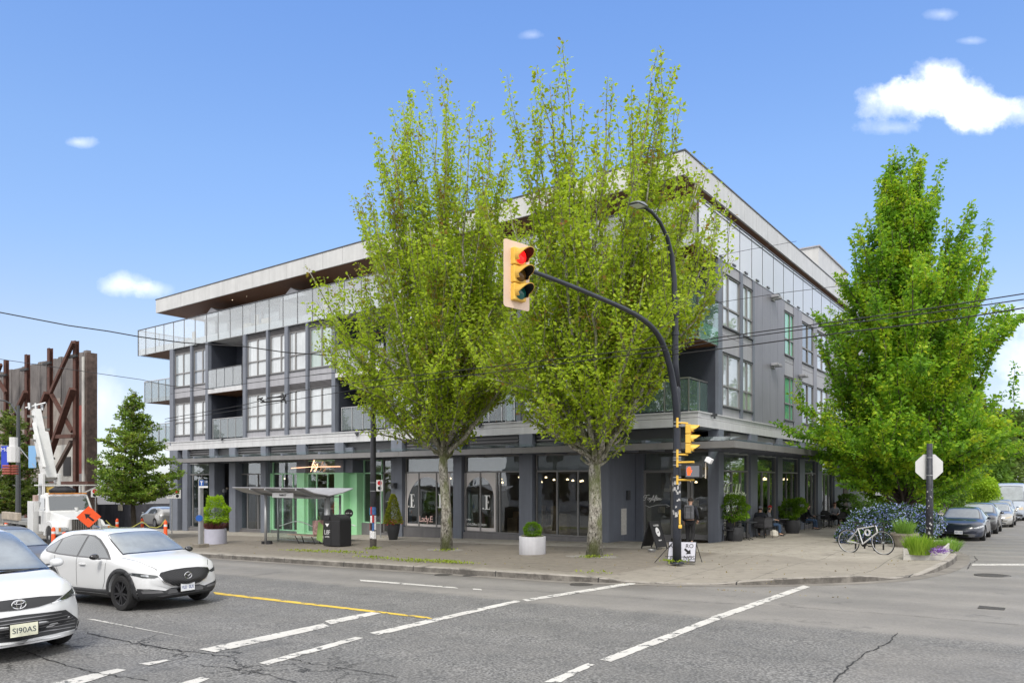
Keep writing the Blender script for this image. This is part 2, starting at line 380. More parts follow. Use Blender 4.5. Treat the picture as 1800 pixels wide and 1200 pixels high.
for i in range(n):
    nn_ = nrm2(i); a = K[i]+nn_*.16; ix, iy = inner[i]
    for r_ in range(rows):
        t = r_/(rows-1); x = a.x+(ix-a.x)*t; y = a.y+(iy-a.y)*t
        vs.append((x, y, GZ(x, y)+KH[i]+(.245-KH[i])*t))
sw.add(vs, [(i*rows+r_, (i+1)*rows+r_, (i+1)*rows+r_+1, i*rows+r_+1) for i in range(n-1) for r_ in range(rows-1)])
tag(sw.build('sidewalk', CONC), kind='structure')
cs = []; cg = []
for i in range(n):
    nn_ = nrm2(i); p = K[i]; q = p+nn_*.16
    cs += [(p.x, p.y, GZ(p.x,p.y)-.05), (p.x+nn_.x*.015, p.y+nn_.y*.015, GZ(p.x,p.y)+KH[i]-.02+.004), (p.x+nn_.x*.035, p.y+nn_.y*.035, GZ(p.x,p.y)+KH[i]+.004), (q.x, q.y, GZ(q.x,q.y)+KH[i]+.004), (q.x, q.y, GZ(q.x,q.y)-.05)]
    o_ = p-nn_*.35; cg += [(p.x, p.y, GZ(p.x,p.y)+.005), (o_.x, o_.y, GZ(o_.x,o_.y)+.005)]
kb.add(cs, [(i*5+r_, (i+1)*5+r_, (i+1)*5+r_+1, i*5+r_+1) for i in range(n-1) for r_ in range(4)])
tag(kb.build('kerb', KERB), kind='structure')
gt.add(cg, [(i*2, (i+1)*2, (i+1)*2+1, i*2+1) for i in range(n-1)])
GUT = mat('gutter_concrete', (.19,.175,.155), .85, nz=(1.2,.35), bump=(40,.3)); tag(gt.build('gutter', GUT), kind='structure')
# painted markings, worn through to the asphalt
def m_paint(name, col):
    b = NB(name); P, x, y, z = b.pos()
    wear = b.rng(b.noise(5, 6, .75, P), .41, .45); fine = b.rng(b.noise(60, 2, .6, P), .2, .34)
    c = b.mix(b.math('MULTIPLY', wear, fine), (.12,.12,.118), b.mix(b.rng(b.noise(1.5,4,.6,P), .3, .7), col, tuple(q*.82 for q in col)))
    b.put(b.b.inputs['Base Color'], c); b.b.inputs['Roughness'].default_value = .7; b.bump(b.noise(55,3,.7,P), .4, .01); return b.m
WPAINT = m_paint('white_road_paint', (.60,.585,.55)); YPAINT = m_paint('yellow_road_paint', (.72,.50,.06))
def stripe(pts, mt, name='road_marking', jit=.012):
    """pts: quads of photo corners traced on the road surface; edges roughened"""
    rnd = random.Random(len(pts)*7+int(pts[0][0])); mb = MB()
    a, b_, c, d = [gp(*p) for p in pts]; k = max(4, int((b_-a).length/.12)); vs = []
    for i in range(k+1):
        t = i/k; p = a.lerp(b_, t); q = d.lerp(c, t); w_ = (q-p).normalized()
        p = p+w_*rnd.uniform(-jit, jit); q = q+w_*rnd.uniform(-jit, jit)
        vs += [(p.x, p.y, GZ(p.x,p.y)+.006), (q.x, q.y, GZ(q.x,q.y)+.006)]
    mb.add(vs, [(2*i, 2*i+2, 2*i+3, 2*i+1) for i in range(k)])
    return tag(mb.build(name, mt), kind='structure')
stripe([(350,1141),(568,1095.5),(580,1101),(378,1146)], WPAINT)
stripe([(570,1091),(662,1073.5),(672,1077),(582,1097)], WPAINT)
stripe([(455,1165),(624,1119),(640,1121),(470,1168.5)], WPAINT)
stripe([(650,1112),(908,1054),(915,1057),(666,1116)], WPAINT)
stripe([(918,1053.5),(1112,1022.5),(1118,1026),(926,1056.5)], WPAINT)
stripe([(375,1040),(752,1084),(763,1088),(378,1044)], YPAINT)
stripe([(632,1018),(800,1031.5),(806,1034),(634,1021)], WPAINT)
stripe([(830,1034),(845,1035),(848,1037),(832,1036)], WPAINT)
stripe([(1055,1159),(1255,1083),(1271,1086),(1074,1163)], WPAINT)
stripe([(1250,1084),(1412,1028.5),(1424,1031),(1268,1087)], WPAINT)
stripe([(955,1199),(1034,1165),(1045,1168),(985,1199)], WPAINT)
stripe([(150,1087),(350,1124.5),(360,1126.5),(166,1088)], WPAINT)
stripe([(92,1200),(205,1175),(222,1177),(130,1205)], WPAINT)
stripe([(243,1166),(292,1159),(297,1161),(262,1169)], WPAINT)
stripe([(310,1202),(352,1190),(368,1192),(335,1206)], WPAINT)
stripe([(1710,990.5),(1800,990.5),(1800,993.5),(1708,993.5)], WPAINT)
# tar lines / cracks laid on the asphalt
CRK = mat('crack_tar', (.025,.025,.026), .8)
def crack(pts, w=.012, seed=1):
    rnd = random.Random(seed); P_ = [gp(u, v) for u, v in pts]; line = []
    for a, b_ in zip(P_[:-1], P_[1:]):
        k = max(3, int((b_-a).length/.10)); n_ = Vector((-(b_-a).y, (b_-a).x, 0)).normalized()
        for i in range(k): line.append(a.lerp(b_, i/k)+n_*rnd.gauss(0, .016))
    line.append(P_[-1]); mb = MB(); vs = []
    for i, p in enumerate(line):
        t = (line[min(i+1,len(line)-1)]-line[max(i-1,0)]).normalized(); n_ = Vector((-t.y, t.x, 0)); ww = w*rnd.uniform(.3, 1.2)
        for s_ in (-1, 1): q = p+n_*ww*s_; vs.append((q.x, q.y, GZ(q.x,q.y)+.009))
    mb.add(vs, [(2*i, 2*i+2, 2*i+3, 2*i+1) for i in range(len(line)-1)])
    return tag(mb.build('road_crack', CRK), kind='structure')
crack([(150,1112),(230,1128),(300,1141),(350,1147),(402,1153)], .013, 2)
crack([(0,1133),(60,1150),(130,1173),(200,1187),(260,1196)], .010, 3)
crack([(290,1146),(330,1153),(300,1162),(262,1170)], .008, 4)
crack([(510,1157),(560,1168),(640,1180),(700,1190)], .008, 5)
crack([(350,1168),(420,1176),(480,1188),(520,1199)], .009, 6)
crack([(1578,1112),(1560,1130),(1520,1150),(1490,1172),(1465,1199)], .010, 7)
crack([(1000,1042.5),(1180,1055),(1400,1067),(1600,1082),(1800,1099)], .007, 8)
crack([(640,1022),(800,1031),(1000,1042.5)], .006, 9)
crack([(360,1008),(640,1030),(900,1052)], .004, 10)
crack([(1685,972),(1712,977),(1718,984),(1706,990),(1700,1000)], .012, 11)
IRON = mat('cast_iron', (.07,.065,.06), .7, .3, bump=(60,.8), nz=(30,.5))
def manhole(u, v, r, sq=False, name='manhole_cover', label=None):
    p = gp(u, v); m_ = MB(); z = GZ(p.x, p.y)
    if sq: m_.box(p.x-r, p.x+r, p.y-r*.8, p.y+r*.8, z-.05, z+.010)
    else: m_.lathe([(r, -.05), (r, .008), (r*.93, .012), (r*.9, .008), (.01, .009)], 28, (p.x, p.y, z))
    o = m_.build(name, IRON); tag(o, label, 'manhole cover', 'iron covers set in the road'); return o
manhole(1745,1011,.40,label='round iron manhole cover in the side street lane')
manhole(1743,1068.5,.20,True,'valve_cover','small square iron cover in the grey road at right')
manhole(780,1010,.26,label='flat dark drain cover beside the kerb, left of a pair')
manhole(826,1011.5,.20,label='smaller dark drain cover just right of another by the kerb')
manhole(1022,1027,.28,label='dark drain cover near the start of the crosswalk line')
# ================================================================ the corner building
ALU = mat('aluminium_panel', (.52,.52,.51), .45, .35, nz=(1.0,.10), streak=(4,.10))
WHITEP = mat('white_metal_panel', (.56,.56,.57), .5, .05, nz=(1,.06), streak=(5,.12))
GREY = mat('blue_grey_cladding', (.15,.165,.20), .5, nz=(1.2,.10), streak=(6,.15))
GREYL = mat('light_grey_panel', (.34,.34,.365), .5, nz=(1.2,.08), streak=(6,.12))
GREYP = mat('violet_grey_cladding', (.215,.215,.25), .45, nz=(1.0,.08), streak=(7,.12))
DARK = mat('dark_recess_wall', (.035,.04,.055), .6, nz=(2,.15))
FRAME = mat('window_frame_grey', (.20,.195,.195), .45)
FRAMED = mat('dark_bronze_frame', (.055,.058,.065), .45)
SOFFIT = mat('wood_soffit', (.17,.075,.03), .55, nz=(8,.25))
LOUV = mat('louvre_grey', (.14,.135,.14), .5)
STEEL = mat('brushed_steel', (.42,.42,.42), .35, .8)
BLIND_REFLECT = [mat('blind_reflection_pane_%s' % n_, c, .03, 0, .9, coat=1, nz=(.5,.24), streak=(9,.10)) for n_, c in (('white',(.50,.53,.55)),('pale',(.37,.42,.45)),('mint',(.36,.45,.42)),('grey',(.30,.34,.40)))]  # opaque base mixes pale blinds with painted-in sky reflection; mottling varies it
PANED = mat('dark_pane', (.018,.028,.026), .02, 0, .9, coat=1, ior=1.7)
PANEG = mat('green_tinted_pane', (.16,.50,.30), .03, 0, .6, coat=.6, nz=(.8,.2))
GLASSR = glassmat('guard_glass', (.70,.76,.78), 1.6, .18, (.55,.60,.62), .0, .02)
GLASSW = glassmat('guard_glass_pale', (.88,.91,.92), 1.75, .16, (.80,.82,.82), .0, .02)
GLASST = glassmat('guard_glass_teal', (.72,.86,.82), 1.8, .10, (.45,.60,.56), .0, .2)
SHOPG = glassmat('shop_glass', (.84,.88,.88), 1.8, .0, rough=0, wav=.08)
B = thing('apartment_building', 'four storey grey apartment block with shops below and glass balconies at the corner', 'building', (-11, 26.5, -.3))
XR = -11.0; YF = 26.5; YW = 26.62; YB = 56.0; XL = -48.6
bp = lambda mb, n_, m_, par=None, **k: mb.build(n_, m_, par or B, **k)
Z = dict(band0=4.17, bandm=4.50, band1=4.74, w2a=5.13, w2m=6.03, w2b=7.31, l2=7.67, j=8.04, w3a=8.40, w3m=9.30, w3b=10.66, l3=11.03, s4=11.06, g4=12.85, r0=13.73, r1=14.62)
# core volumes (walls behind everything)
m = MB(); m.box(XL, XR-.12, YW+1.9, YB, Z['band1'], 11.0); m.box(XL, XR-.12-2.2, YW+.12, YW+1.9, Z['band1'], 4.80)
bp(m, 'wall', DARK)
# ---- windows of levels 2 and 3
def window_y(x0, x1, z0, z1, zm, split, pane, y=YW, mid=True, par=None):
    """window in the street front: split = positions (0..1) of vertical mullions; frame with panes"""
    f = MB(); w = .07
    f.box(x0, x1, y+.02, y+.12, z0, z0+w); f.box(x0, x1, y+.02, y+.12, z1-w, z1); f.box(x0, x0+w, y+.02, y+.12, z0+w, z1-w); f.box(x1-w, x1, y+.02, y+.12, z0+w, z1-w)
    for s_ in split: xx = x0+(x1-x0)*s_; f.box(xx-.05, xx+.05, y+.022, y+.118, z0+w, z1-w)
    if mid: f.box(x0+w, x1-w, y+.012, y+.11, zm-.035, zm+.035)
    fo = bp(f, 'window', FRAME)
    p = MB(); p.box(x0+w*.6, x1-w*.6, y+.07, y+.078, z0+w*.6, z1-w*.6); bp(p, 'pane', pane, fo)
    s = MB(); s.box(x0-.01, x1+.01, y-.045, y+.02, z0-.05, z0-.002); bp(s, 'sill', FRAMED, fo)
    return fo
rb = random.Random(4)
def bay_y(xs, splits, lv=(2, 3), panes=None):
    for i in range(len(xs)-1):
        for l_ in lv:
            a, b_, zm = (Z['w2a'], Z['w2b'], Z['w2m']) if l_ == 2 else (Z['w3a'], Z['w3b'], Z['w3m'])
            pn = panes or BLIND_REFLECT[rb.choice([0,0,1,0,2,3])]
            window_y(xs[i]+.13, xs[i+1]-.13, a, b_, zm, splits[i], pn)
    sp = MB(); lo = MB()
    for i in range(len(xs)-1):
        for (a, b_) in ((Z['band1']-.05, Z['w2a']-.055), (Z['l2'], Z['j']-.008), (Z['j']+.008, Z['w3a']-.055)):
            sp.box(xs[i]+.12, xs[i+1]-.12, YW+.0, YW+.1, a, b_)
        for (a, b_) in ((Z['w2b']+.01, Z['l2']-.01), (Z['w3b']+.01, Z['l3'])):
            k = 5
            for q in range(k):
                zz = a+(b_-a)*q/k; lo.add([(xs[i]+.12,YW+.0,zz),(xs[i+1]-.12,YW+.0,zz),(xs[i+1]-.12,YW+.06,zz+(b_-a)/k*.95),(xs[i]+.12,YW+.06,zz+(b_-a)/k*.95)], [(0,1,2,3)])
                lo.box(xs[i]+.12, xs[i+1]-.12, YW+.06, YW+.1, zz, zz+(b_-a)/k)
    bp(sp, 'spandrel_panel', GREYL); bp(lo, 'louvre', LOUV)
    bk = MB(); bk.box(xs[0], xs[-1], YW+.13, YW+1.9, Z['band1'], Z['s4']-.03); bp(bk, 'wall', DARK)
def pier_y(x, w=.24, z0=Z['band1']-.03, z1=Z['s4']-.02, name='pier', d=.26, mt=GREY):
    m = MB(); m.box(x-w/2, x+w/2, YW-.12, YW+d, z0, z1); bp(m, name, mt)
A_ = [-48.42, -46.06, -44.2]; Bb = [-40.08, -37.78, -35.96, -34.1, -31.82]; Cc = [-27.62, -25.5, -23.13]; Dd = [-19.36, -17.55, -15.75]
bay_y(A_, [[.5], [.64]]); bay_y(Bb, [[.5], [.66], [.34], [.5]]); bay_y(Cc, [[.5], [.5]]); bay_y(Dd, [[.36], [.5]])
for x in A_+Bb+Cc+Dd: pier_y(x, .30 if x in (-35.96, -40.08, -44.2, -48.42, -31.82) else .2)
# side returns of the recesses
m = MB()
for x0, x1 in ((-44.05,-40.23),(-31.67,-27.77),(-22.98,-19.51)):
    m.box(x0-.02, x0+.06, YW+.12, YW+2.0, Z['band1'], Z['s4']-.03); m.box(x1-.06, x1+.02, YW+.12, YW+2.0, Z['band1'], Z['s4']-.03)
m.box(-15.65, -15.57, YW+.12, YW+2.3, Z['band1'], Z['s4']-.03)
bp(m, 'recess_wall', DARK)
# recess floors, doors and guards
def guard_y(x0, x1, z0, z1, n_, mt, y=YF+.05, posts=True, cap=True, par=None):
    r_ = MB()
    if cap: r_.box(x0, x1, y-.03, y+.03, z1-.04, z1)
    if posts:
        for i in range(n_+1):
            xx = x0+(x1-x0)*i/n_; xx = min(max(xx, x0+.03), x1-.03); r_.box(xx-.02, xx+.02, y-.028, y+.028, z0, z1-.04)
    ro = bp(r_, 'balcony_railing', STEEL if posts else FRAMED, par)
    g_ = MB()
    for i in range(n_):
        a = x0+(x1-x0)*i/n_+.028; b_ = x0+(x1-x0)*(i+1)/n_-.028
        g_.box(a, b_, y-.006, y+.006, z0+.03, z1-.05)
    bp(g_, 'glass_panel', mt, ro); return ro
for x0, x1 in ((-43.98,-40.28),(-31.6,-27.84),(-22.9,-19.58)):
    s_ = MB(); s_.box(x0, x1, YF-.05, YW+1.9, 7.68, 7.95); bl = bp(s_, 'balcony', WHITEP)
    u_ = MB(); u_.box(x0+.02, x1-.02, YF, YW+1.88, 7.66, 7.677); bp(u_, 'soffit', SOFFIT, bl)
    guard_y(x0+.02, x1-.02, 7.72, 9.22, 4, GLASSW, YF-.02, posts=False)
    guard_y(x0+.35, x1-.02, 4.80, 6.06, 4, GLASSR, YF+.10)
    for zz in (4.80, 7.96):       # sliding doors at the back of the recess
        fo = MB(); yb = YW+1.86
        for xx in (x0+.8, x0+1.9, x0+3.0): fo.box(xx-.05, xx+.05, yb-.05, yb, zz, zz+2.3)
        fo.box(x0+.8, x0+3.0, yb-.052, yb, zz+2.28, zz+2.36); d_ = bp(fo, 'balcony_door', FRAME if x0 < -35 else SOFFIT)
        pn = MB(); pn.box(x0+.85, x0+2.98, yb-.03, yb-.02, zz+.05, zz+2.28); bp(pn, 'pane', PANED, d_)
# level 4: slab, pale glass guard, set-back storey, roof
s_ = MB(); s_.box(-52.95, XR-.02, YF+.04, YW+2.2, Z['s4'], 11.45); s_.box(-52.95, XL, YW+2.2, YW+6.5, Z['s4'], 11.45); s_.box(XR-2.3, XR-.02, YW+2.2, YB, Z['s4'], 11.45); bp(s_, 'slab', WHITEP)
u_ = MB(); u_.box(-52.85, XL-.16, YF+.10, YW+6.4, Z['s4']-.02, Z['s4']-.004); u_.box(-15.6, XR-.10, YF+.10, YW+2.2, Z['s4']-.02, Z['s4']-.004); bp(u_, 'soffit', SOFFIT)
GX4 = [-52.97,-51.9,-50.6,-49.45,-48.2]; x = -48.2
while x < XR-.5: x += 1.33; GX4.append(min(x, XR))
GX4[-1] = XR
r_ = MB(); g_ = MB(); r_.box(GX4[0], XR, YF-.035, YF+.03, Z['g4']-.05, Z['g4'])
for a, b_ in zip(GX4[:-1], GX4[1:]):
    r_.box(b_-.012, b_+.012, YF-.02, YF+.03, Z['s4']-.03, Z['g4']-.05); g_.box(a+.016, b_-.016, YF-.008, YF+.008, Z['s4']-.06, Z['g4']-.06)
r_.box(GX4[0]-.02, GX4[0]+.03, YF-.03, YF+.03, Z['s4']-.06, Z['g4'])
r_.box(GX4[0]-.02, GX4[0]+.04, YF+.03, YF+6.5, Z['g4']-.05, Z['g4']); g_.box(GX4[0], GX4[0]+.012, YF+.04, YF+6.4, Z['s4']-.06, Z['g4']-.06)
for k in range(1, 5): r_.box(GX4[0]-.01, GX4[0]+.03, YF+k*1.5, YF+k*1.5+.04, Z['s4'], Z['g4']-.05)
ro = bp(r_, 'balcony_railing', FRAMED); bp(g_, 'glass_panel', GLASSW, ro)
r_ = MB(); g_ = MB(); y = YF; ys_ = [YF]
for y in (28.09,29.57,30.97,32.47,33.93,35.51,37.1,38.75,40.5,42.3,44.2,46.2,48.3,50.5,52.8,55.0,YB): ys_.append(y)
r_.box(XR-.03, XR+.035, YF+.03, YB, Z['g4']-.05, Z['g4']); r_.box(XR-.02, XR+.03, YF+.03, YB, Z['g4']-.19, Z['g4']-.16)
for a, b_ in zip(ys_[:-1], ys_[1:]):
    r_.box(XR-.03, XR+.02, b_-.012, b_+.012, Z['s4']-.03, Z['g4']-.05); g_.box(XR-.008, XR+.008, a+.016, b_-.016, Z['s4']-.08, Z['g4']-.06)
    r_.box(XR-.02, XR+.05, (a+b_)/2-.18, (a+b_)/2+.18, Z['s4']-.02, Z['s4']+.05)
r_.box(XR-.03, XR+.03, YF-.03, YF+.03, Z['s4']-.06, Z['g4'])
ro = bp(r_, 'balcony_railing', FRAMED); bp(g_, 'glass_panel', glassmat('guard_glass_white', (.7,.73,.75), 1.6, .55, (.82,.84,.87), .0, .03), ro)
# storey 4 wall with openings
y4 = YF+2.3; x4r = XR-2.4
w_ = MB(); w_.box(-48.3, x4r, y4, y4+.2, 13.4, Z['r0']-.0); w_.box(-48.3, -48.1, y4, YB, 11.45, Z['r0']); w_.box(x4r-.2, x4r, y4, YB, 11.45, Z['r0']); bp(w_, 'wall', FRAMED)
x = -48.1; k = 0
while x < x4r-1.6:
    wd = [1.2,1.5,2.4,1.4,1.9,2.6][k % 6]; x2 = min(x+wd, x4r-.2)
    if k % 3 == 2:
        q = MB(); q.box(x, x2, y4+.02, y4+.2, 11.45, 13.4); bp(q, 'wall', WHITEP)
    else:
        f = MB(); f.box(x, x+.1, y4, y4+.12, 11.45, 13.4); f.box(x2-.1, x2, y4, y4+.12, 11.45, 13.4); f.box(x+.1, x2-.1, y4, y4+.12, 13.25, 13.4)
        fo = bp(f, 'window', FRAME); q = MB(); q.box(x+.1, x2-.1, y4+.05, y4+.06, 11.45, 13.25); bp(q, 'pane', BLIND_REFLECT[[0,1,0,3,1][k % 5]], fo)
    x = x2; k += 1
w_ = MB(); y = y4+.3
while y < YB-2: w_.box(x4r-.03, x4r+.03, y, y+1.5, 11.6, 13.3); y += 2.2
bp(w_, 'window', PANED)
# roof: fascia of metal panels, soffit
XF0, XF1, YF0, YF1 = -50.45, -11.5, 26.45, YB+.5
rf = MB(); rf.box(XF0+.1, XF1-.1, YF0+.1, YF1, Z['r0']+.06, Z['r1']-.12); ro = bp(rf, 'roof', mat('roof_membrane', (.2,.2,.2), .9))
f = MB(); x = XF0; k = 0
while x < XF1-.01:
    x2 = min(x+1.62, XF1); f.box(x+.008, x2-.008, YF0, YF0+.09, Z['r0'], Z['r1']); x = x2
x = YF0+.1
f.box(XF0, XF0+.09, YF0+.1, YF1, Z['r0'], Z['r1'])
while x < YF1-.01:
    x2 = min(x+1.62, YF1); f.box(XF1-.09, XF1, x+.008, x2-.008, Z['r0'], Z['r1']); x = x2
bp(f, 'fascia', ALU, ro)
f = MB(); f.box(XF0-.03, XF1+.03, YF0-.03, YF0+.2, Z['r1']+.002, Z['r1']+.06); f.box(XF1-.2, XF1+.03, YF0+.2, YF1, Z['r1']+.002, Z['r1']+.06); f.box(XF0-.03, XF0+.2, YF0+.2, YF1, Z['r1']+.002, Z['r1']+.06); bp(f, 'coping', FRAMED, ro)
f = MB(); f.box(XF0+.09, XF1-.09, YF0+.09, YF1, Z['r0']+.01, Z['r0']+.05); bp(f, 'soffit', mat('dark_wood_soffit', (.15,.065,.028), .6, nz=(8,.2)), ro)
p_ = MB(); pc = xp(1439, 431, -14.0); p_.box(-24, -14.0, pc.y, pc.y+9, 14.5, pc.z-.1); bp(p_, 'penthouse', ALU)
p_ = MB(); p_.box(-24.1, -13.9, pc.y-.1, pc.y+9.1, pc.z-.1, pc.z); bp(p_, 'penthouse_coping', GREYL)
# party lights under the soffit, seen as small bulbs
pl = MB()
for i in range(15):
    a = i/14; p = yp(400+a*118, 524-a*32+ (5*math.sin(i*1.9)), YF+1.0); pl.lathe([(.005,-.05),(.04,-.02),(.045,.02),(.02,.06)], 6, p)
bp(pl, 'string_light', mat('warm_bulb', (.9,.85,.7), .4, emit=((1,.85,.6), 1.5)))
# folded parasols / slanted glass hoods and tenants' things on the terrace
for u in (381, 521):
    a = yp(u, 0, YF+1.0).x; hd = MB(); hd.add([(a-1.0,YF+.6,12.8),(a+1.4,YF+.6,12.8),(a,YF+.6,13.42),(a-.6,YF+2.2,12.8),(a+1.8,YF+2.2,12.8),(a+.4,YF+2.2,13.42)], [(0,1,2),(3,5,4),(0,2,5,3),(1,4,5,2)])
    bp(hd, 'canopy_hood', GREYL)
tr = MB()
for u, w_, h_, c_ in ((420,1.0,.9,0),(452,1.2,1.0,1),(440,.5,1.5,0),(560,.7,1.7,0),(330,.5,1.2,1)):
    a = yp(u, 0, YF+.8).x; tr.box(a, a+w_*.7, YF+.6, YF+1.2, 11.45, 11.45+h_*.28); tr.box(a, a+w_*.7, YF+1.1, YF+1.2, 11.45+h_*.28, 11.45+h_*.7)
bp(tr, 'terrace_chair', mat('terrace_things', (.5,.46,.4), .7))
# ---- west side balconies (left end)
for z0, xx in ((7.68, -52.6), (4.6, -52.5)):
    s_ = MB(); s_.box(xx, XL-.16, YF+.3, YF+3.5, z0, z0+.28); bl = bp(s_, 'balcony', WHITEP)
    u_ = MB(); u_.box(xx+.05, XL-.18, YF+.35, YF+3.4, z0-.02, z0-.004); bp(u_, 'soffit', SOFFIT, bl)
    g_ = MB(); g_.box(xx, XL-.17, YF+.28, YF+.295, z0-.02, z0+1.45); g_.box(xx, xx+.015, YF+.31, YF+3.4, z0-.02, z0+1.45); bp(g_, 'glass_panel', GLASSR, bl)
    r_ = MB(); r_.box(xx-.02, XL-.17, YF+.24, YF+.278, z0+1.45, z0+1.5); r_.box(xx-.02, xx+.03, YF+.28, YF+3.4, z0+1.45, z0+1.5)
    for k in range(5): q = xx+(XL-.2-xx)*k/4; r_.box(q-.02, q+.02, YF+.24, YF+.276, z0-.02, z0+1.45)
    for k in range(1, 4): r_.box(xx-.02, xx+.018, YF+.3+k*1, YF+.34+k*1, z0-.02, z0+1.45)
    bp(r_, 'balcony_railing', STEEL, bl)
w_ = MB(); w_.box(XL-.15, XL, YW-.1, YB, -3, 11.05); bp(w_, 'wall', GREY)
# ---- corner balconies (street corner recess x -15.6..-11, y 26.5..28.95)
w_ = MB(); w_.box(-15.5, -11.75, 28.95, 29.1, Z['band1'], 11.04); bp(w_, 'wall', GREY)
def corner_windows(z0, z1):
    f = MB(); yb = 28.95
    for a, b_ in ((-15.2,-13.9),(-13.8,-13.05),(-12.95,-11.85)):
        f.box(a, a+.07, yb-.07, yb-.002, z0, z1); f.box(b_-.07, b_, yb-.07, yb-.002, z0, z1); f.box(a+.07, b_-.07, yb-.07, yb-.002, z1-.07, z1); f.box(a+.07, b_-.07, yb-.07, yb-.002, z0, z0+.07)
    fo = bp(f, 'window', FRAMED); q = MB()
    for a, b_ in ((-15.2,-13.9),(-13.8,-13.05),(-12.95,-11.85)): q.box(a+.06, b_-.06, yb-.04, yb-.03, z0+.06, z1-.06)
    bp(q, 'pane', PANED, fo)
corner_windows(4.85, 7.1); corner_windows(8.0, 10.5)
s_ = MB(); s_.box(-15.5, XR-.05, YF+.05, 28.95, 7.50, 7.74); s_.box(XR-.05, XR-.04, YF+.1, 28.9, 7.5, 7.74); bl = bp(s_, 'balcony', WHITEP)
u_ = MB(); u_.box(-15.45, XR-.1, YF+.1, 28.9, 7.475, 7.494); bp(u_, 'soffit', SOFFIT, bl)
r_ = MB(); r_.box(-15.5, XR+.02, YF-.03, YF+.02, 9.20, 9.24); r_.box(XR-.03, XR+.02, YF+.02, 28.9, 9.20, 9.24); r_.box(XR-.03, XR+.02, YF-.03, YF+.02, 7.55, 9.2)
bp(r_, 'balcony_railing', FRAMED, bl)
g_ = MB()
for a, b_ in ((-15.5,-14.0),(-13.97,-12.5),(-12.47,-11.06)): g_.box(a, b_, YF-.006, YF+.006, 7.5, 9.19)
for a, b_ in ((26.56,27.7),(27.73,28.88)): g_.box(XR-.006, XR+.006, a, b_, 7.5, 9.19)
bp(g_, 'glass_panel', GLASST, bl)
q = MB(); q.box(-15.4, XR-.04, YF+.02, YF+.03, 7.76, 8.15); q.box(XR-.03, XR-.02, YF+.04, 28.8, 7.76, 8.15); bp(q, 'frosted_strip', glassmat('frosted_teal', (.6,.72,.68), 1.3, .7, (.42,.58,.53)), bl)
r_ = MB(); q = MB(); xs_ = [-20.2,-18.9,-17.6,-16.3,-15.0,-13.75,-12.45,-11.45]
r_.box(-20.2, XR-.42, YF+.18, YF+.22, 6.02, 6.07); r_.box(XR-.46, XR-.42, YF+.22, 28.9, 6.02, 6.07)
for x in xs_: r_.box(x-.02, x+.02, YF+.18, YF+.22, 4.74, 6.02)
for a, b_ in zip(xs_[:-1], xs_[1:]): q.box(a+.04, b_-.04, YF+.195, YF+.205, 4.82, 5.98)
for y in (27.7, 28.85): r_.box(XR-.46, XR-.42, y-.02, y+.02, 4.74, 6.02)
for a, b_ in ((26.76,27.66),(27.74,28.8)): q.box(XR-.445, XR-.435, a, b_, 4.82, 5.98)
ro = bp(r_, 'balcony_railing', STEEL); bp(q, 'glass_panel', GLASST, ro)
# planting on the corner balconies
def leaves(mb, n_, fn, size, rnd, fold=.25):
    for _ in range(n_):
        p, nn2 = fn(rnd); s_ = size*rnd.uniform(.6, 1.3)
        a = Vector((rnd.gauss(0,1), rnd.gauss(0,1), rnd.gauss(0,.6)))
        if nn2 is not None: a = a*.8+nn2
        if a.length < 1e-3: a = Vector((0,0,1))
        a.normalize(); t = a.orthogonal().normalized(); t.rotate(Matrix.Rotation(rnd.uniform(0, 6.28), 3, a)); b_ = a.cross(t)
        mb.add([p-t*s_*.5, p+b_*s_*.28+a*s_*fold*.3, p+t*s_*.55, p-b_*s_*.28+a*s_*fold*.3], [(0,1,2,3)])
def leafmat(name, cols, tl=.35, rough=.5):
    if name in MATS: return MATS[name]
    m = bpy.data.materials.new(name); m.use_nodes = True; N = m.node_tree.nodes; L = m.node_tree.links; N.clear()
    out = N.new('ShaderNodeOutputMaterial'); g_ = N.new('ShaderNodeNewGeometry'); rp = N.new('ShaderNodeValToRGB'); tc = N.new('ShaderNodeTexCoord')
    nz = N.new('ShaderNodeTexNoise'); nz.inputs['Scale'].default_value = 1.1; nz.inputs['Detail'].default_value = 3; L.new(tc.outputs['Object'], nz.inputs['Vector'])
    a = N.new('ShaderNodeMath'); a.operation = 'MULTIPLY_ADD'; L.new(g_.outputs['Random Per Island'], a.inputs[0]); a.inputs[1].default_value = .42
    b_ = N.new('ShaderNodeMapRange'); L.new(nz.outputs[0], b_.inputs[0]); b_.inputs[1].default_value = .3; b_.inputs[2].default_value = .7; b_.inputs[3].default_value = 0; b_.inputs[4].default_value = .58
    L.new(b_.outputs[0], a.inputs[2]); L.new(a.outputs[0], rp.inputs[0])
    e = rp.color_ramp; k = len(cols)
    e.elements[0].color = (*cols[0], 1); e.elements[0].position = 0; e.elements[1].color = (*cols[-1], 1); e.elements[1].position = 1
    for i in range(1, k-1): q = e.elements.new(i/(k-1)); q.color = (*cols[i], 1)
    d = N.new('ShaderNodeBsdfPrincipled'); d.inputs['Roughness'].default_value = rough; d.inputs['Specular IOR Level'].default_value = .3; L.new(rp.outputs[0], d.inputs['Base Color'])
    t = N.new('ShaderNodeBsdfTranslucent'); hs = N.new('ShaderNodeHueSaturation'); hs.inputs['Hue'].default_value = .49; hs.inputs['Value'].default_value = 1.5; L.new(rp.outputs[0], hs.inputs['Color']); L.new(hs.outputs[0], t.inputs[0])
    mx = N.new('ShaderNodeMixShader'); mx.inputs[0].default_value = tl; L.new(d.outputs[0], mx.inputs[1]); L.new(t.outputs[0], mx.inputs[2]); L.new(mx.outputs[0], out.inputs[0])
    MATS[name] = m; return m
LEAF_DK = leafmat('dark_leaf', [(.02,.05,.012),(.045,.10,.02),(.09,.17,.03)])
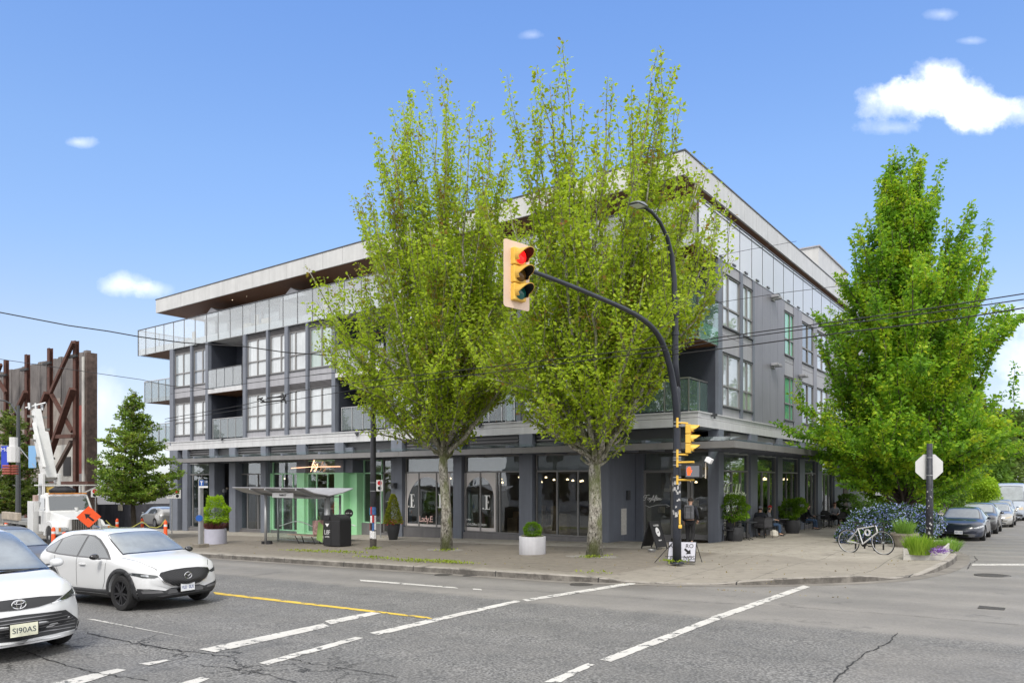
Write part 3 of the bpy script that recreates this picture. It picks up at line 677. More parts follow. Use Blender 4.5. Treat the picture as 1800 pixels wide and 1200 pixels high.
for (px_, z0_, z1_) in ((-12.0, 7.8, 9.3), (-14.2, 7.8, 9.0)):
    t_ = thing('potted_shrub', 'dark leafy shrub behind the glass of the %s' % ('corner balcony on the third level' if px_ > -13 else 'third level balcony, left of the corner shrub'), 'potted plant', (px_, 27.3, 7.75))
    l_ = MB(); leaves(l_, 700, lambda r2: (Vector((px_+r2.gauss(0,.42), 27.3+r2.gauss(0,.3), z0_+.4+r2.random()*(z1_-z0_))), None), .10, random.Random(int(-px_)))
    l_.build('foliage', LEAF_DK, t_); l_ = MB(); l_.lathe([(.16,0),(.24,.4),(.2,.4),(.15,.36)], 14, (px_, 27.3, 7.75)); l_.tube([(px_,27.3,8.0),(px_+.05,27.3,9.0)], .02, 5); l_.build('pot', FRAMED, t_)
# ---- right-hand (side street) wall, levels 2-3
def window_x(y0, y1, z0, z1, zm, split, pane, x=XR):
    f = MB(); w = .06
    f.box(x-.1, x-.01, y0, y1, z0, z0+w); f.box(x-.1, x-.01, y0, y1, z1-w, z1); f.box(x-.1, x-.01, y0, y0+w, z0+w, z1-w); f.box(x-.1, x-.01, y1-w, y1, z0+w, z1-w)
    for s_ in split: yy = y0+(y1-y0)*s_; f.box(x-.1, x-.008, yy-.045, yy+.045, z0+w, z1-w)
    f.box(x-.09, x-.004, y0+w, y1-w, zm-.035, zm+.035)
    fo = bp(f, 'window', FRAME); p = MB(); p.box(x-.065, x-.058, y0+w*.6, y1-w*.6, z0+w*.6, z1-w*.6); bp(p, 'pane', pane, fo)
    s = MB(); s.box(x-.01, x+.045, y0-.01, y1+.01, z0-.05, z0-.002); s.box(x-.01, x+.03, y0-.01, y1+.01, z1+.002, z1+.03); bp(s, 'sill', FRAMED, fo)
def solid_x(y0, y1, mt, z0=Z['band1']-.03, z1=Z['s4']-.1, d=0, name='wall'):
    m = MB(); m.box(XR-.12, XR+d, y0, y1, z0, z1); return bp(m, name, mt)
m = MB(); m.box(XR-.5, XR-.13, 29.1, YB, Z['band1'], Z['s4']-.03); bp(m, 'wall', DARK)
def col_x(y0, y1, pane, split):
    for (a, b_, zm) in ((Z['w2a'], Z['w2b']-.02, 5.95), (8.36, 10.5, 9.15)): window_x(y0, y1, a, b_, zm, split, pane)
    m = MB()
    for a, b_ in ((Z['band1']-.03, Z['w2a']-.055), (Z['w2b']+.02, 7.99), (8.01, 8.30), (10.54, Z['s4']-.1)): m.box(XR-.11, XR-.03, y0, y1, a, b_)
    bp(m, 'spandrel_panel', GREYL)
pm = MB(); pm.box(XR-.75, XR+.01, 28.55, 28.98, Z['band1']-.02, Z['s4']-.08); bp(pm, 'pier', GREY)
col_x(29.06, 31.02, BLIND_REFLECT[1], [.32]); solid_x(31.02, 31.36, GREY, d=.02, name='pier'); col_x(31.38, 32.62, BLIND_REFLECT[2], [.45]); solid_x(32.62, 32.85, GREY, d=.02, name='pier')
yy = 32.85
for w_ in (1.12, 1.12, 1.15, 1.18):
    solid_x(yy+.012, yy+w_-.012, GREYP, d=-.01); yy += w_
m = MB(); m.box(XR-.13, XR-.04, 32.85, 37.28, Z['band1'], 11.0); bp(m, 'wall', DARK)
yy = 37.3
col_x(37.32, 38.85, PANEG, [.62]); solid_x(38.85, 39.6, GREYP); solid_x(39.63, 40.35, GREYP); 
col_x(40.4, 42.6, PANED, [.5]); solid_x(42.6, 43.3, GREYP); col_x(43.35, 45.6, BLIND_REFLECT[0], [.5]); solid_x(45.6, 47.6, GREYP)
col_x(47.65, 49.9, BLIND_REFLECT[2], [.5]); solid_x(49.9, 52.4, GREYP); col_x(52.45, 54.6, BLIND_REFLECT[1], [.5]); solid_x(54.6, YB, GREYP)
m = MB(); m.box(XL, XR-.1, YB-.3, YB, -2, Z['r0']); bp(m, 'wall', GREY)
for (u, v) in ((1364, 524), (1364, 643), (1412, 662)):   # wall lights
    p = xp(u, v, XR+.15); l_ = MB()
    for k in (-.22, .22):
        l_.box(p.x-.12, p.x+.2, p.y+k-.13, p.y+k+.13, p.z-.02, p.z+.10)
    l_.box(p.x-.16, p.x-.10, p.y-.25, p.y+.25, p.z-.12, p.z+.06); bp(l_, 'wall_light', GREYL, bevel=.02)
for (u, v) in ((390,770),(627,761),(843,746),(1256,729)):
    p = yp(u, v, YF-.08) if u < 1000 else xp(u, v, XR+.1); l_ = MB(); l_.box(p.x-.10, p.x+.10, p.y-.05, p.y+.05, p.z-.05, p.z+.05); l_.box(p.x-.03, p.x+.03, p.y-.04, p.y+.04, p.z-.15, p.z-.05); bp(l_, 'spotlight', FRAMED)
# ---- white band between shops and flats
XB0 = -49.3
b1 = MB(); b2 = MB(); c_ = MB()
for a, b_ in ((XB0,-37.2),(-37.18,-24.9),(-24.88,XR)):
    b1.box(a, b_, YF-.0, YF+.3, Z['band0'], Z['bandm']-.012); b2.box(a, b_, YF+.03, YF+.3, Z['bandm']+.006, Z['band1']-.05)
b1.box(XR-.3, XR, YF+.3, YB, Z['band0'], Z['bandm']-.012); b2.box(XR-.3, XR-.03, YF+.3, YB, Z['bandm']+.006, Z['band1']-.05)
c_.box(XB0, XR+.03, YF-.02, YF+.33, Z['band1']-.048, Z['band1']); c_.box(XR-.33, XR+.03, YF+.33, YB, Z['band1']-.048, Z['band1'])
bo = bp(b1, 'fascia_band', WHITEP); bp(b2, 'upper_band', WHITEP, bo); bp(c_, 'coping', WHITEP, bo)
m = MB(); m.box(XB0+.02, XR-.1, YF+.3, YW+2.2, 4.3, Z['band1']-.004); m.box(XR-2.4, XR-.3, YW+2.2, YB, 4.3, Z['band1']-.004); bp(m, 'floor', GREYL)
m = MB(); m.box(XB0+.3, XR-.31, YF+.31, YB-.4, 4.12, 4.24); bp(m, 'ceiling', GREY)
# ---- steel canopy over the pavement
CX0, CX1, CY0, CZ0, CZ1 = -45.5, -9.08, 25.1, 3.26, 3.50
m = MB(); xx = CX0
while xx < CX1-.01: x2 = min(xx+3.35, CX1); m.box(xx+.006, x2-.006, CY0, CY0+.08, CZ0, CZ1); xx = x2
yy = CY0+.08
while yy < 50: y2 = yy+3.35; m.box(CX1-.08, CX1, yy+.006, y2-.006, CZ0, CZ1); yy = y2
fo = bp(m, 'canopy', mat('canopy_steel', (.22,.215,.215), .5, .2, nz=(1,.1), streak=(3,.1)))
m = MB(); m.box(CX0, CX1-.08, CY0+.08, YF+.2, 3.32, 3.38); m.box(XR, CX1-.08, YF+.2, yy, 3.32, 3.38); bp(m, 'deck', mat('canopy_underside', (.10,.10,.105), .5, nz=(1,.1)), fo)
m = MB(); xx = CX0+.5
while xx < CX1-.3: m.box(xx, xx+.08, CY0+.08, YF+.2, 3.24, 3.318); xx += 1.12
yyy = 27.5
while yyy < yy: m.box(XR, CX1-.08, yyy, yyy+.08, 3.24, 3.318); yyy += 1.12
bp(m, 'rib', GREY, fo)
m = MB(); xx = CX0+.2; k = 0                                   # tilted glass roof strips on brackets
while xx < CX1-1.2: m.add([(xx,CY0+.1,3.56),(xx+1.75,CY0+.1,3.52),(xx+1.75,YF,3.72),(xx,YF,3.76)], [(0,1,2,3)]); xx += 1.8
yyy = 26.8
while yyy < yy-1: m.add([(XR,yyy,3.80),(CX1-.1,yyy,3.58),(CX1-.1,yyy+1.75,3.54),(XR,yyy+1.75,3.76)], [(0,1,2,3)]); yyy += 1.8
bp(m, 'glass_panel', GLASST, fo)
m = MB()
for xx in (-47.1,-43.5,-41.0,-38.2,-34.6,-31.4,-26.9,-23.0,-19.0,-15.2,-12.6): m.box(xx-.08, xx+.08, CY0+.1, YF+.05, 3.5, 3.62)
for yyy in (29.5,33,36.5,40.3,43.9,47.7): m.box(XR, CX1-.1, yyy-.08, yyy+.08, 3.5, 3.62)
bp(m, 'bracket', GREY, fo)
# clerestory above the canopy
m = MB(); m.box(-48.4, -11.35, YW+.15, YW+.2, 3.2, 4.18); m.box(XR-.3, XR-.25, 29.0, YB, 3.2, 4.18); bp(m, 'clerestory', mat('clerestory_louvre', (.06,.06,.065), .4))
m = MB()
for a, b_ in ((-46.9,-44.1),(-41.4,-38.4),(-37.6,-35.2),(-34.8,-31.7),(-26.4,-23.3),(-22.3,-19.5),(-18.5,-15.6)):
    for q in range(4): m.box(a, b_, YW+.06, YW+.15, 3.55+q*.15, 3.62+q*.15)
m.box(XR-.25, XR-.1, 30.2, 55, 3.6, 4.1)
bp(m, 'louvre', LOUV)
m = MB()
for xx in (-14.3,-12.9,-11.6): m.box(xx-.05, xx+.05, YF+.3, YF+.4, 3.5, 4.17)
bp(m, 'pier', GREYL)
# ---- shopfronts. base line follows the fall of the street
def base(x): return GZ(x, YW)+.245
def scol(x0, x1, z1=4.17, mt=GREY, y0=YF+.0, y1=YW+.6, name='column'):
    m = MB(); m.box(x0, x1, y0, y1, -2.2, z1); return bp(m, name, mt)
for x0, x1 in ((-48.6,-47.7),(-43.91,-43.3),(-41.7,-41.0),(-31.71,-30.99),(-27.38,-26.58),(-23.2,-22.66),(-19.33,-18.60),(-15.45,-14.81)): scol(x0+.01, x1-.01)
GREEN = mat('mint_green_paint', (.34,.66,.38), .55, nz=(1,.05)); GREENL = mat('mint_green_frame', (.42,.74,.48), .5)
scol(-47.1,-46.5); scol(-38.41+.0,-37.92)
# walls into recessed entrances
m = MB(); m.box(-41.68, -41.45, YW+.6, YW+1.6, -2, 3.9); m.box(-31.35,-30.4,YW,YW+1.2,2.55,3.9); m.box(-14.95, -14.82, YW+.6, 28.95, -2, 4.17); bp(m, 'wall', GREY)
m = MB(); m.box(-15.5,-14.86, YF+.02, 28.9, 3.3, 4.17); bp(m, 'wall', GREY)
SILLM = mat('base_grey', (.155,.15,.155), .6, nz=(1.5,.12), streak=(5,.15))
def shop(x0, x1, zb, mull, frame_m=FRAME, film=None, y=YW+.12, top=3.25, tz=2.49, sill=True, col=SILLM):
    f = MB(); w = .055
    f.box(x0, x1, y-.04, y+.06, tz, tz+.07); f.box(x0, x1, y-.04, y+.06, zb, zb+w); f.box(x0, x0+w, y-.04, y+.06, zb+w, top); f.box(x1-w, x1, y-.04, y+.06, zb+w, top)
    f.box(x0+w, x1-w, y-.04, y+.06, top-.05, top+.1)
    for q in mull: f.box(q-.03, q+.03, y-.042, y+.058, zb+w, tz)
    fo = bp(f, 'shop_window', frame_m); g_ = MB()
    ms = [x0+w]+list(mull)+[x1-w]
    for a, b_ in zip(ms[:-1], ms[1:]): g_.box(a+.03, b_-.03, y, y+.008, zb+w, tz)
    g_.box(x0+w, x1-w, y, y+.008, tz+.07, top-.05); bp(g_, 'pane', SHOPG, fo)
    bl_ = MB(); bl_.box(x0+w, x1-w, y+.10, y+.12, tz+.02, top); bp(bl_, 'bulkhead', mat('bulkhead_grey', (.26,.25,.24), .7, nz=(.6,.3)), fo)
    if sill:
        s = MB(); s.box(x0-.03, x1+.03, y-.16, y+.2, -2.2, zb-.002); s.box(x0-.02, x1+.02, y-.17, y-.05, zb-.12, zb-.002); bp(s, 'plinth', col)
    return fo
shop(-47.05, -44.0, -.95, [-46.2,-45.1]); shop(-41.4, -38.45, -.88, [-40.4,-39.3], y=YW+.35)
shop(-37.85, -34.95, -.80, [-36.9,-35.9], GREENL, y=YW+.35)
shop(-34.3, -31.75, -.78, [-33.5,-32.55], GREENL, col=GREEN)
shop(-30.4, -28.95, -.15, [], GREENL, y=YW+.8); shop(-28.85, -27.42, -.62, [-28.2], y=YW+.8, sill=True)
shop(-26.53, -23.25, -.19, [-25.62,-24.45]); f3 = shop(-22.6, -19.35, -.28, [-21.7,-20.72,-20.55]); shop(-18.55, -15.5, -.25, [-17.45,-16.4])
# green painted pieces
m = MB(); m.box(-34.95,-34.3,YF-.012,YW+.6,-2,2.56); m.box(-31.72,-30.98,YF-.012,YW+.62,-2,2.56); m.box(-30.99,-30.4,YW+.3,YW+.82,-2,2.56); m.box(-38.42,-37.85,YW+.2,YW+.36,-2,2.56); bp(m, 'wall', GREEN)
m = MB(); m.box(-35.0,-34.2,YF+.0,YW+.6,2.565,4.17); m.box(-38.4,-37.85,YF+.1,YW+.4,2.565,4.17); bp(m, 'wall', GREY)
# corner entrance: glazing on y=28.95 from x=-14.8 to -11.45, then the corner post
scol(-14.8,-14.45,3.3,GREY,28.85,29.15); scol(-11.45,-11.0,4.17,GREY,28.62,29.15,'pier')
def doorset():
    f = MB(); y = 28.95; zb = base(-12.5)+.05
    f.box(-14.45,-11.45,y-.04,y+.06,2.45,2.56); f.box(-14.45,-14.38,y-.04,y+.06,zb,2.45)
    f.box(-14.38,-13.2,y-.04,y+.06,zb-.3,zb+.12); f.box(-14.45,-11.45,y-.04,y+.06,3.28,3.36)
    fo = bp(f, 'shop_window', FRAME); g_ = MB(); g_.box(-14.36,-13.24,y,y+.008,zb+.12,2.45); g_.box(-14.4,-11.5,y,y+.008,2.56,3.28); bp(g_, 'pane', SHOPG, fo)
    b_ = MB(); b_.box(-14.4,-11.5,y+.1,y+.12,2.5,3.3); bp(b_, 'bulkhead', MATS['bulkhead_grey'], fo)
    for a, c_ in ((-13.2,-12.36),(-12.32,-11.48)):
        d_ = MB(); zb2 = zb-.02
        d_.box(a,a+.11,y-.035,y+.05,zb2,2.43); d_.box(c_-.11,c_,y-.035,y+.05,zb2,2.43); d_.box(a+.11,c_-.11,y-.035,y+.05,zb2,zb2+.22); d_.box(a+.11,c_-.11,y-.035,y+.05,2.33,2.43)
        do = bp(d_, 'door', FRAME); g_ = MB(); g_.box(a+.11,c_-.11,y,y+.008,zb2+.22,2.33); bp(g_, 'pane', SHOPG, do)
        h_ = MB(); hx = c_-.07 if a < -13 else a+.07; h_.tube([(hx,y-.10,.25),(hx,y-.10,1.35)], .018, 8); bp(h_, 'handle', STEEL, do)
doorset()
# side-street shopfronts
def shop_x(y0, y1, mull, top=3.25, tz=2.48, zb=None):
    x = XR-.12; zb = (GZ(XR, y0)+.36) if zb is None else zb; f = MB(); w = .05
    f.box(x-.05, x+.05, y0, y1, tz, tz+.07); f.box(x-.05, x+.05, y0, y1, zb, zb+.08); f.box(x-.05, x+.05, y0, y0+w, zb+.08, top); f.box(x-.05, x+.05, y1-w, y1, zb+.08, top); f.box(x-.05,x+.05,y0+w,y1-w,top-.04,top+.1)
    for q in mull: f.box(x-.05, x+.052, q-.03, q+.03, zb+.08, tz)
    fo = bp(f, 'shop_window', FRAME); g_ = MB(); ms = [y0+w]+list(mull)+[y1-w]
    for a, b_ in zip(ms[:-1], ms[1:]): g_.box(x-.004, x+.004, a+.03, b_-.03, zb+.08, tz)
    g_.box(x-.004, x+.004, y0+w, y1-w, tz+.07, top-.04); bp(g_, 'pane', SHOPG, fo)
    b_ = MB(); b_.box(x-.13, x-.11, y0+w, y1-w, tz+.02, top); bp(b_, 'bulkhead', MATS['bulkhead_grey'], fo)
    s = MB(); s.box(x-.12, x+.12, y0-.01, y1+.01, -2.2, zb-.002); bp(s, 'plinth', SILLM)
cols = [(32.30,33.20),(36.15,36.90),(39.85,40.78),(43.40,44.32),(47.15,48.35)]
for a, b_ in cols:
    m = MB(); m.box(XR-.5, XR+.03, a, b_, -2.2, 4.17); bp(m, 'column', GREY)
shop_x(29.16, 32.29, [30.3,31.35]); shop_x(33.21,36.14,[34.2,35.2]); shop_x(36.91,39.84,[37.9,38.85]); shop_x(40.79,43.39,[41.7,42.55]); shop_x(44.33,47.14,[45.3,46.2])
m = MB(); m.box(XR-.4, XR-.02, 48.36, YB, -2.4, 4.17); bp(m, 'wall', GREY)
m = MB(); m.box(XR-.02, XR+.02, 49.5, 50.7, -.6, 2.6); bp(m, 'door', mat('maroon_door', (.05,.02,.025), .4))
for p in ((XR+.12, 49.0, 2.35), (XR+.12, 51.2, 2.3)):
    m = MB(); m.box(p[0]-.1, p[0]+.05, p[1]-.12, p[1]+.12, p[2]-.12, p[2]+.12); bp(m, 'alarm_bell', mat('red_alarm', (.5,.03,.03), .4), bevel=.02)
# interiors
m = MB(); m.box(-48.4, -11.6, 33.2, 33.3, -1.6, 4.1); bp(m, 'interior_wall', mat('shop_back_wall', (.26,.21,.17), .8, nz=(.5,.5)))
m = MB(); m.box(-48.4, -11.6, 27.5, 33.2, -1.4, -1.35); m.box(-27.0,-11.3,27.0,45,-.62,-.60); bp(m, 'interior_floor', mat('shop_floor', (.10,.08,.06), .4, nz=(1,.2)))
m = MB(); m.box(-48.4, -11.3, 27.2, 50, 3.4, 3.45); bp(m, 'interior_ceiling', mat('shop_ceiling', (.22,.2,.18), .8))
m = MB()
for x in (-42.5, -31.0, -27.0, -23.0): m.box(x-.06, x+.06, 27.4, 33.2, -1.4, 3.4)
m.box(-15.0,-14.88,29.0,33.2,-1.0,3.4); bp(m, 'interior_wall', mat('partition', (.2,.18,.15), .8))
m = MB(); r5 = random.Random(9)
for i in range(70):
    x = r5.uniform(-47, -12); y = r5.uniform(28.3, 32.8); w_ = r5.uniform(.2,.7); h_ = r5.uniform(.3, 1.7); z0 = base(x)-.05; x = x if x < -15.6 else x-3.5; m.box(x, x+w_, y, y+w_*.6, z0, z0+h_)
bp(m, 'shop_fixture', mat('fixture_wood', (.30,.20,.12), .6, nz=(.7,.9)))
m = MB()
for i in range(60):
    x = r5.uniform(-47, -12); y = r5.uniform(29, 33); z = r5.uniform(.6, 2.2); w_ = r5.uniform(.1,.5); m.box(x, x+w_, y, y+.1, z, z+w_*.7)
bp(m, 'shop_display', mat('display_goods', (.6,.5,.4), .7, nz=(.9,1.0)))
m = MB()
for i in range(34):
    x = r5.uniform(-41, -12.5); y = r5.uniform(28.6, 31.5); z = r5.uniform(2.0, 2.3); m.lathe([(.01,.05),(.05,.02),(.07,-.03),(.01,-.04)], 8, (x, y, z))
for y in (31,34.5,38,41.5): m.lathe([(.01,.1),(.12,.02),(.14,-.05),(.01,-.06)], 8, (-12.2, y, 2.2))
bp(m, 'pendant_lamp', mat('lit_pendant', (.9,.8,.6), .4, emit=((1,.72,.42), 3)))
m = MB(); m.box(XR-4.5, XR-4.4, 33.4, 48, -.7, 3.4); bp(m, 'interior_wall', MATS['shop_back_wall'])
# window film with arches, and white lettering of the salon
FILM = mat('white_window_film', (.62,.58,.56), .5); LET = mat('white_vinyl', (.85,.85,.83), .5); PINK = mat('rose_vinyl', (.75,.50,.45), .5)
def arch(x0, x1, ax0, ax1, zb, ztop, z0, z1, y):
    pts = []; k = 20; r_ = (ax1-ax0)/2; zs = ztop-r_*1.15; cx_ = (ax0+ax1)/2
    arc = [(ax0, zb)]+[(cx_-r_*math.cos(math.pi*i/k), zs+r_*1.15*math.sin(math.pi*i/k)) for i in range(k+1)]+[(ax1, zb)]
    m = MB(); vs = []; fs = []
    outer = [(x0, zb)]+[(x0+(x1-x0)*i/k if 0 < i < k else (x0 if i == 0 else x1), z1 if 0 < i < k else zs) for i in range(k+1)]+[(x1, zb)]
    outer[1] = (x0, zs); outer[2] = (x0, z1); outer[k] = (x1, z1); outer[k+1] = (x1, zs)
    for a, o_ in zip(arc, outer): vs += [(a[0], y, a[1]), (o_[0], y, o_[1])]
    for i in range(len(arc)-1): fs.append((2*i, 2*i+1, 2*i+3, 2*i+2))
    m.add(vs, fs); m.box(x0, x1, y-.001, y+.001, z0, zb); return m
yf = YW+.112
ux = lambda u: yp(u, 845, YW+.1).x
bp(arch(ux(710),ux(791),ux(716),ux(785),-.02,2.30,-.13,2.48,yf), 'window_film', FILM); bp(arch(ux(813.5),ux(871),ux(817),ux(868),-.06,2.28,-.22,2.48,yf), 'window_film', FILM)
def serifE(cx_, z0, h_, y):
    w_ = h_*.46; t = h_*.085; m = MB(); s = w_*.34; q = lambda a, b_, c_, d_: m.box(cx_+a, cx_+b_, y-.002, y+.002, z0+c_, z0+d_)
    q(-w_*.32, -w_*.32+s, t*.6, h_-t*.6); q(-w_*.5, w_*.5, 0, t*.6); q(-w_*.5, w_*.5, h_-t*.6, h_)
    q(-w_*.32+s, w_*.22, h_*.49, h_*.49+t*.5); q(w_*.22, w_*.29, h_*.42, h_*.62); q(w_*.43, w_*.5, t*.6, h_*.2); q(w_*.43, w_*.5, h_*.82, h_-t*.6)
    c2 = (cx_-w_*.80, y-.003, z0+h_*.06); m.add([(c2[0]+h_*.062*math.cos(a*.393), c2[1], c2[2]+h_*.062*math.sin(a*.393)) for a in range(16)], [tuple(range(16))]); return m
for u, v0, v1 in ((725, 891, 868),(775, 892, 868),(857, 895, 870)):
    a = yp(u, v0, YW+.12); b_ = yp(u, v1, YW+.12); bp(serifE(a.x, a.z, (b_.z-a.z), YW+.104), 'window_lettering', LET)
def put_text(txt, p, size, mt, axis='y', shear=0, name='lettering', depth=.006, spacing=1, par=None, bold=0, M=None):
    vs, fs = text_mesh(txt, size, depth, shear, spacing, bold=bold)
    if M is None: M = frame(p, (1,0,0), (0,0,1)) if axis == 'y' else frame(p, (0,1,0), (0,0,1))
    m = MB(); m.add(vs, fs, M); return m.build(name, mt, par or B)
p = yp(749, 912, YW+.12); put_text('Lady.E', (p.x, YW+.104, p.z), .42, PINK, spacing=.85, name='window_lettering')
p = yp(838, 921.5, YW+.12); put_text('OVLORA DESIGN', (p.x, YW+.110, p.z), .15, LET, name='window_lettering')
p = yp(833, 913, YW+.12); put_text('OPEN', (p.x-.3, YW+.110, p.z), .11, LET, name='window_lettering')
# cursive lettering: strokes in a unit box per letter (advance width, list of polylines)
CUR = {'F':(1.05,[[(.15,.95),(.35,1.08),(.7,1.0),(1.15,1.12),(1.3,1.05)],[(.68,1.0),(.6,.6),(.5,.1),(.35,-.08),(.15,-.05),(.1,.1)],[(.15,.95),(.0,.75),(.05,.5),(.3,.45)],[(.4,.5),(.85,.55)]]),
'o':(.5,[[(.3,.45),(.12,.38),(.08,.15),(.2,.0),(.38,.08),(.42,.32),(.3,.45),(.42,.42),(.55,.4)]]),
'g':(.52,[[(.4,.4),(.2,.45),(.08,.2),(.2,.02),(.38,.15),(.42,.42),(.36,-.2),(.2,-.42),(.05,-.3),(.25,-.1),(.55,.1)]]),
'l':(.3,[[(.02,.1),(.25,.6),(.3,.95),(.2,1.0),(.12,.6),(.12,.1),(.2,.0),(.34,.12)]]),
'i':(.28,[[(.04,.1),(.14,.42),(.1,.1),(.18,.0),(.32,.12)],[(.18,.6),(.2,.63)]]),
'f':(.34,[[(.02,.1),(.25,.6),(.32,.98),(.22,1.02),(.14,.6),(.1,-.2),(.02,-.42),(.12,-.3),(.2,.0),(.38,.12)],[(.0,.42),(.35,.44)]]),
't':(.3,[[(.04,.1),(.2,.75),(.12,.12),(.2,.0),(.34,.12)],[(.02,.48),(.36,.52)]]),
'e':(.42,[[(.08,.2),(.28,.25),(.36,.4),(.22,.46),(.08,.3),(.1,.08),(.24,.0),(.45,.12)]]),
'r':(.4,[[(.02,.1),(.1,.42),(.12,.36),(.28,.42),(.24,.15),(.3,.0),(.45,.1),(.6,.3)]])}
def smooth_line(pts, k=5):
    out = []; n_ = len(pts)
    for i in range(n_-1):
        p0, p1, p2, p3 = pts[max(i-1,0)], pts[i], pts[i+1], pts[min(i+2,n_-1)]
        for j in range(k):
            t = j/k; out.append(tuple(.5*((2*p1[q])+(-p0[q]+p2[q])*t+(2*p0[q]-5*p1[q]+4*p2[q]-p3[q])*t*t+(-p0[q]+3*p1[q]-3*p2[q]+p3[q])*t**3) for q in range(2)))
    out.append(pts[-1]); return out
def script(txt, M, h_, r_=.012, slant=.25):
    m = MB(); x = 0
    for c in txt:
        w_, st = CUR[c]
        for l_ in st: m.tube([M @ Vector(((x+a+b_*slant)*h_, b_*h_, 0)) for a, b_ in smooth_line(l_)], r_, 5)
        x += w_
    return m
a = yp(1122, 878, 28.9); b_ = yp(1160, 872, 28.9); hh = (b_.x-a.x)/4.1
m = script('Foglifter', frame((a.x+.22, 28.90, a.z), (1,0,0), (0,0,1)), hh*.8, .010)
m.tube([(a.x+.3,28.92,a.z-.22),(a.x+.5,28.92,a.z-.30),(a.x+.9,28.92,a.z-.2),(a.x+1.3,28.92,a.z-.18),(a.x+1.45,28.92,a.z-.26),(a.x+1.3,28.92,a.z-.28)], .008, 5); bp(m, 'window_lettering', LET)
a = xp(1271, 878, XR-.1); m = script('Foglifter', frame((XR-.098, a.y, a.z), (0,1,0), (0,0,1)), .62, .014); bp(m, 'window_lettering', mat('pale_yellow_vinyl', (.75,.85,.6), .5))
# neon shop name over the green front
p = yp(552, 822, YF-.06); NEON = mat('neon_tube', (.9,.5,.35), .4, emit=((1,.55,.33), 1.6))
m = MB(); m.tube([yp(512, 822.5, YF-.06), yp(548, 820, YF-.06)], .018, 6); m.tube([yp(556, 820, YF-.06), yp(598, 819.5, YF-.06)], .018, 6); bp(m, 'neon_line', NEON)
a = yp(547, 822, YF-.07); bp(script('fig', frame((a.x, YF-.07, a.z), (1,0,0), (0,0,1)), .48, .016, .35), 'neon_lettering', NEON)
p = yp(693, 853, YF-.1); m = MB(); m.box(p.x-.12,p.x+.12,YF-.2,YF-.01,p.z-.13,p.z+.13); m.box(p.x-.08,p.x+.12,YF-.28,YF-.2,p.z-.02,p.z+.13); bp(m, 'wall_light', FRAMED)
m = MB(); m.box(-14.80,-14.72,28.0,28.22,1.3,1.7); bp(m, 'wall_light', FRAMED)
p = yp(395,862,YF-.1); m = MB(); m.box(p.x-.1,p.x+.1,YF-.2,YF-.01,p.z-.1,p.z+.1); bp(m, 'wall_light', FRAMED)
# notices on the side wall of the entrance
m = MB(); m.box(-14.81,-14.79,27.55,28.0,-.15,.95); m.box(-14.79,-14.785,27.6,27.95,.45,.9); bp(m, 'notice', mat('paper_notice', (.6,.58,.54), .7, nz=(18,.3)))
put_text('3390', (-11.85, 28.9, 2.3), .18, LET, name='house_number')
# ================================================================ trees and planting
BARK = None
def m_bark():
    b = NB('maple_bark'); tc = b.N.new('ShaderNodeTexCoord').outputs['Object']
    mp = b.N.new('ShaderNodeMapping'); mp.inputs['Scale'].default_value = (1, 1, .45); b.L.new(tc, mp.inputs[0])
    n1 = b.noise(11, 6, .75, mp.outputs[0]); n2 = b.noise(26, 5, .7, mp.outputs[0]); n3 = b.noise(2.2, 3, .5, mp.outputs[0])
    c = b.mix(b.rng(n1, .35, .62), (.085,.072,.052), (.50,.48,.42)); c = b.mix(b.rng(n2, .52, .62), c, (.03,.025,.018))
    c = b.mix(b.math('MULTIPLY', b.rng(n3, .46, .60), .8), c, (.12,.14,.04))
    b.put(b.b.inputs['Base Color'], c); b.b.inputs['Roughness'].default_value = .9; b.bump(b.math('ADD', n1, n2), .9, .03); return b.m
BARK = m_bark()
TWIG = mat('twig_bark', (.15,.125,.10), .85, nz=(3,.3)); BARKD = mat('dark_bark', (.06,.048,.038), .9, nz=(6,.4), bump=(12,.8))
MAPLE = leafmat('maple_leaf', [(.32,.12,.045),(.25,.20,.03),(.22,.31,.02),(.30,.43,.025),(.42,.53,.035),(.24,.37,.025),(.13,.23,.018)], .46)
HORN = leafmat('hornbeam_leaf', [(.06,.15,.012),(.10,.24,.018),(.16,.33,.02),(.24,.42,.022),(.44,.52,.03),(.13,.28,.018)], .42)
OLIVE = leafmat('autumn_tinged_leaf', [(.28,.11,.045),(.07,.13,.02),(.12,.21,.025),(.19,.30,.035),(.28,.34,.05),(.10,.18,.025)], .4)
LIME = leafmat('lime_leaf', [(.16,.30,.015),(.26,.42,.02),(.36,.50,.03)], .35)
GREENL_ = leafmat('mid_green_leaf', [(.05,.11,.015),(.10,.20,.025),(.17,.29,.035)], .35)
PURP = leafmat('purple_leaf', [(.045,.015,.018),(.09,.03,.03),(.13,.05,.04)], .25)
FARG = leafmat('far_green_leaf', [(.05,.09,.02),(.10,.16,.03),(.17,.23,.05)], .3)
def bez(p0, p1, p2, k): return [p0*(1-t)**2+p1*2*t*(1-t)+p2*t*t for t in [i/k for i in range(k+1)]]
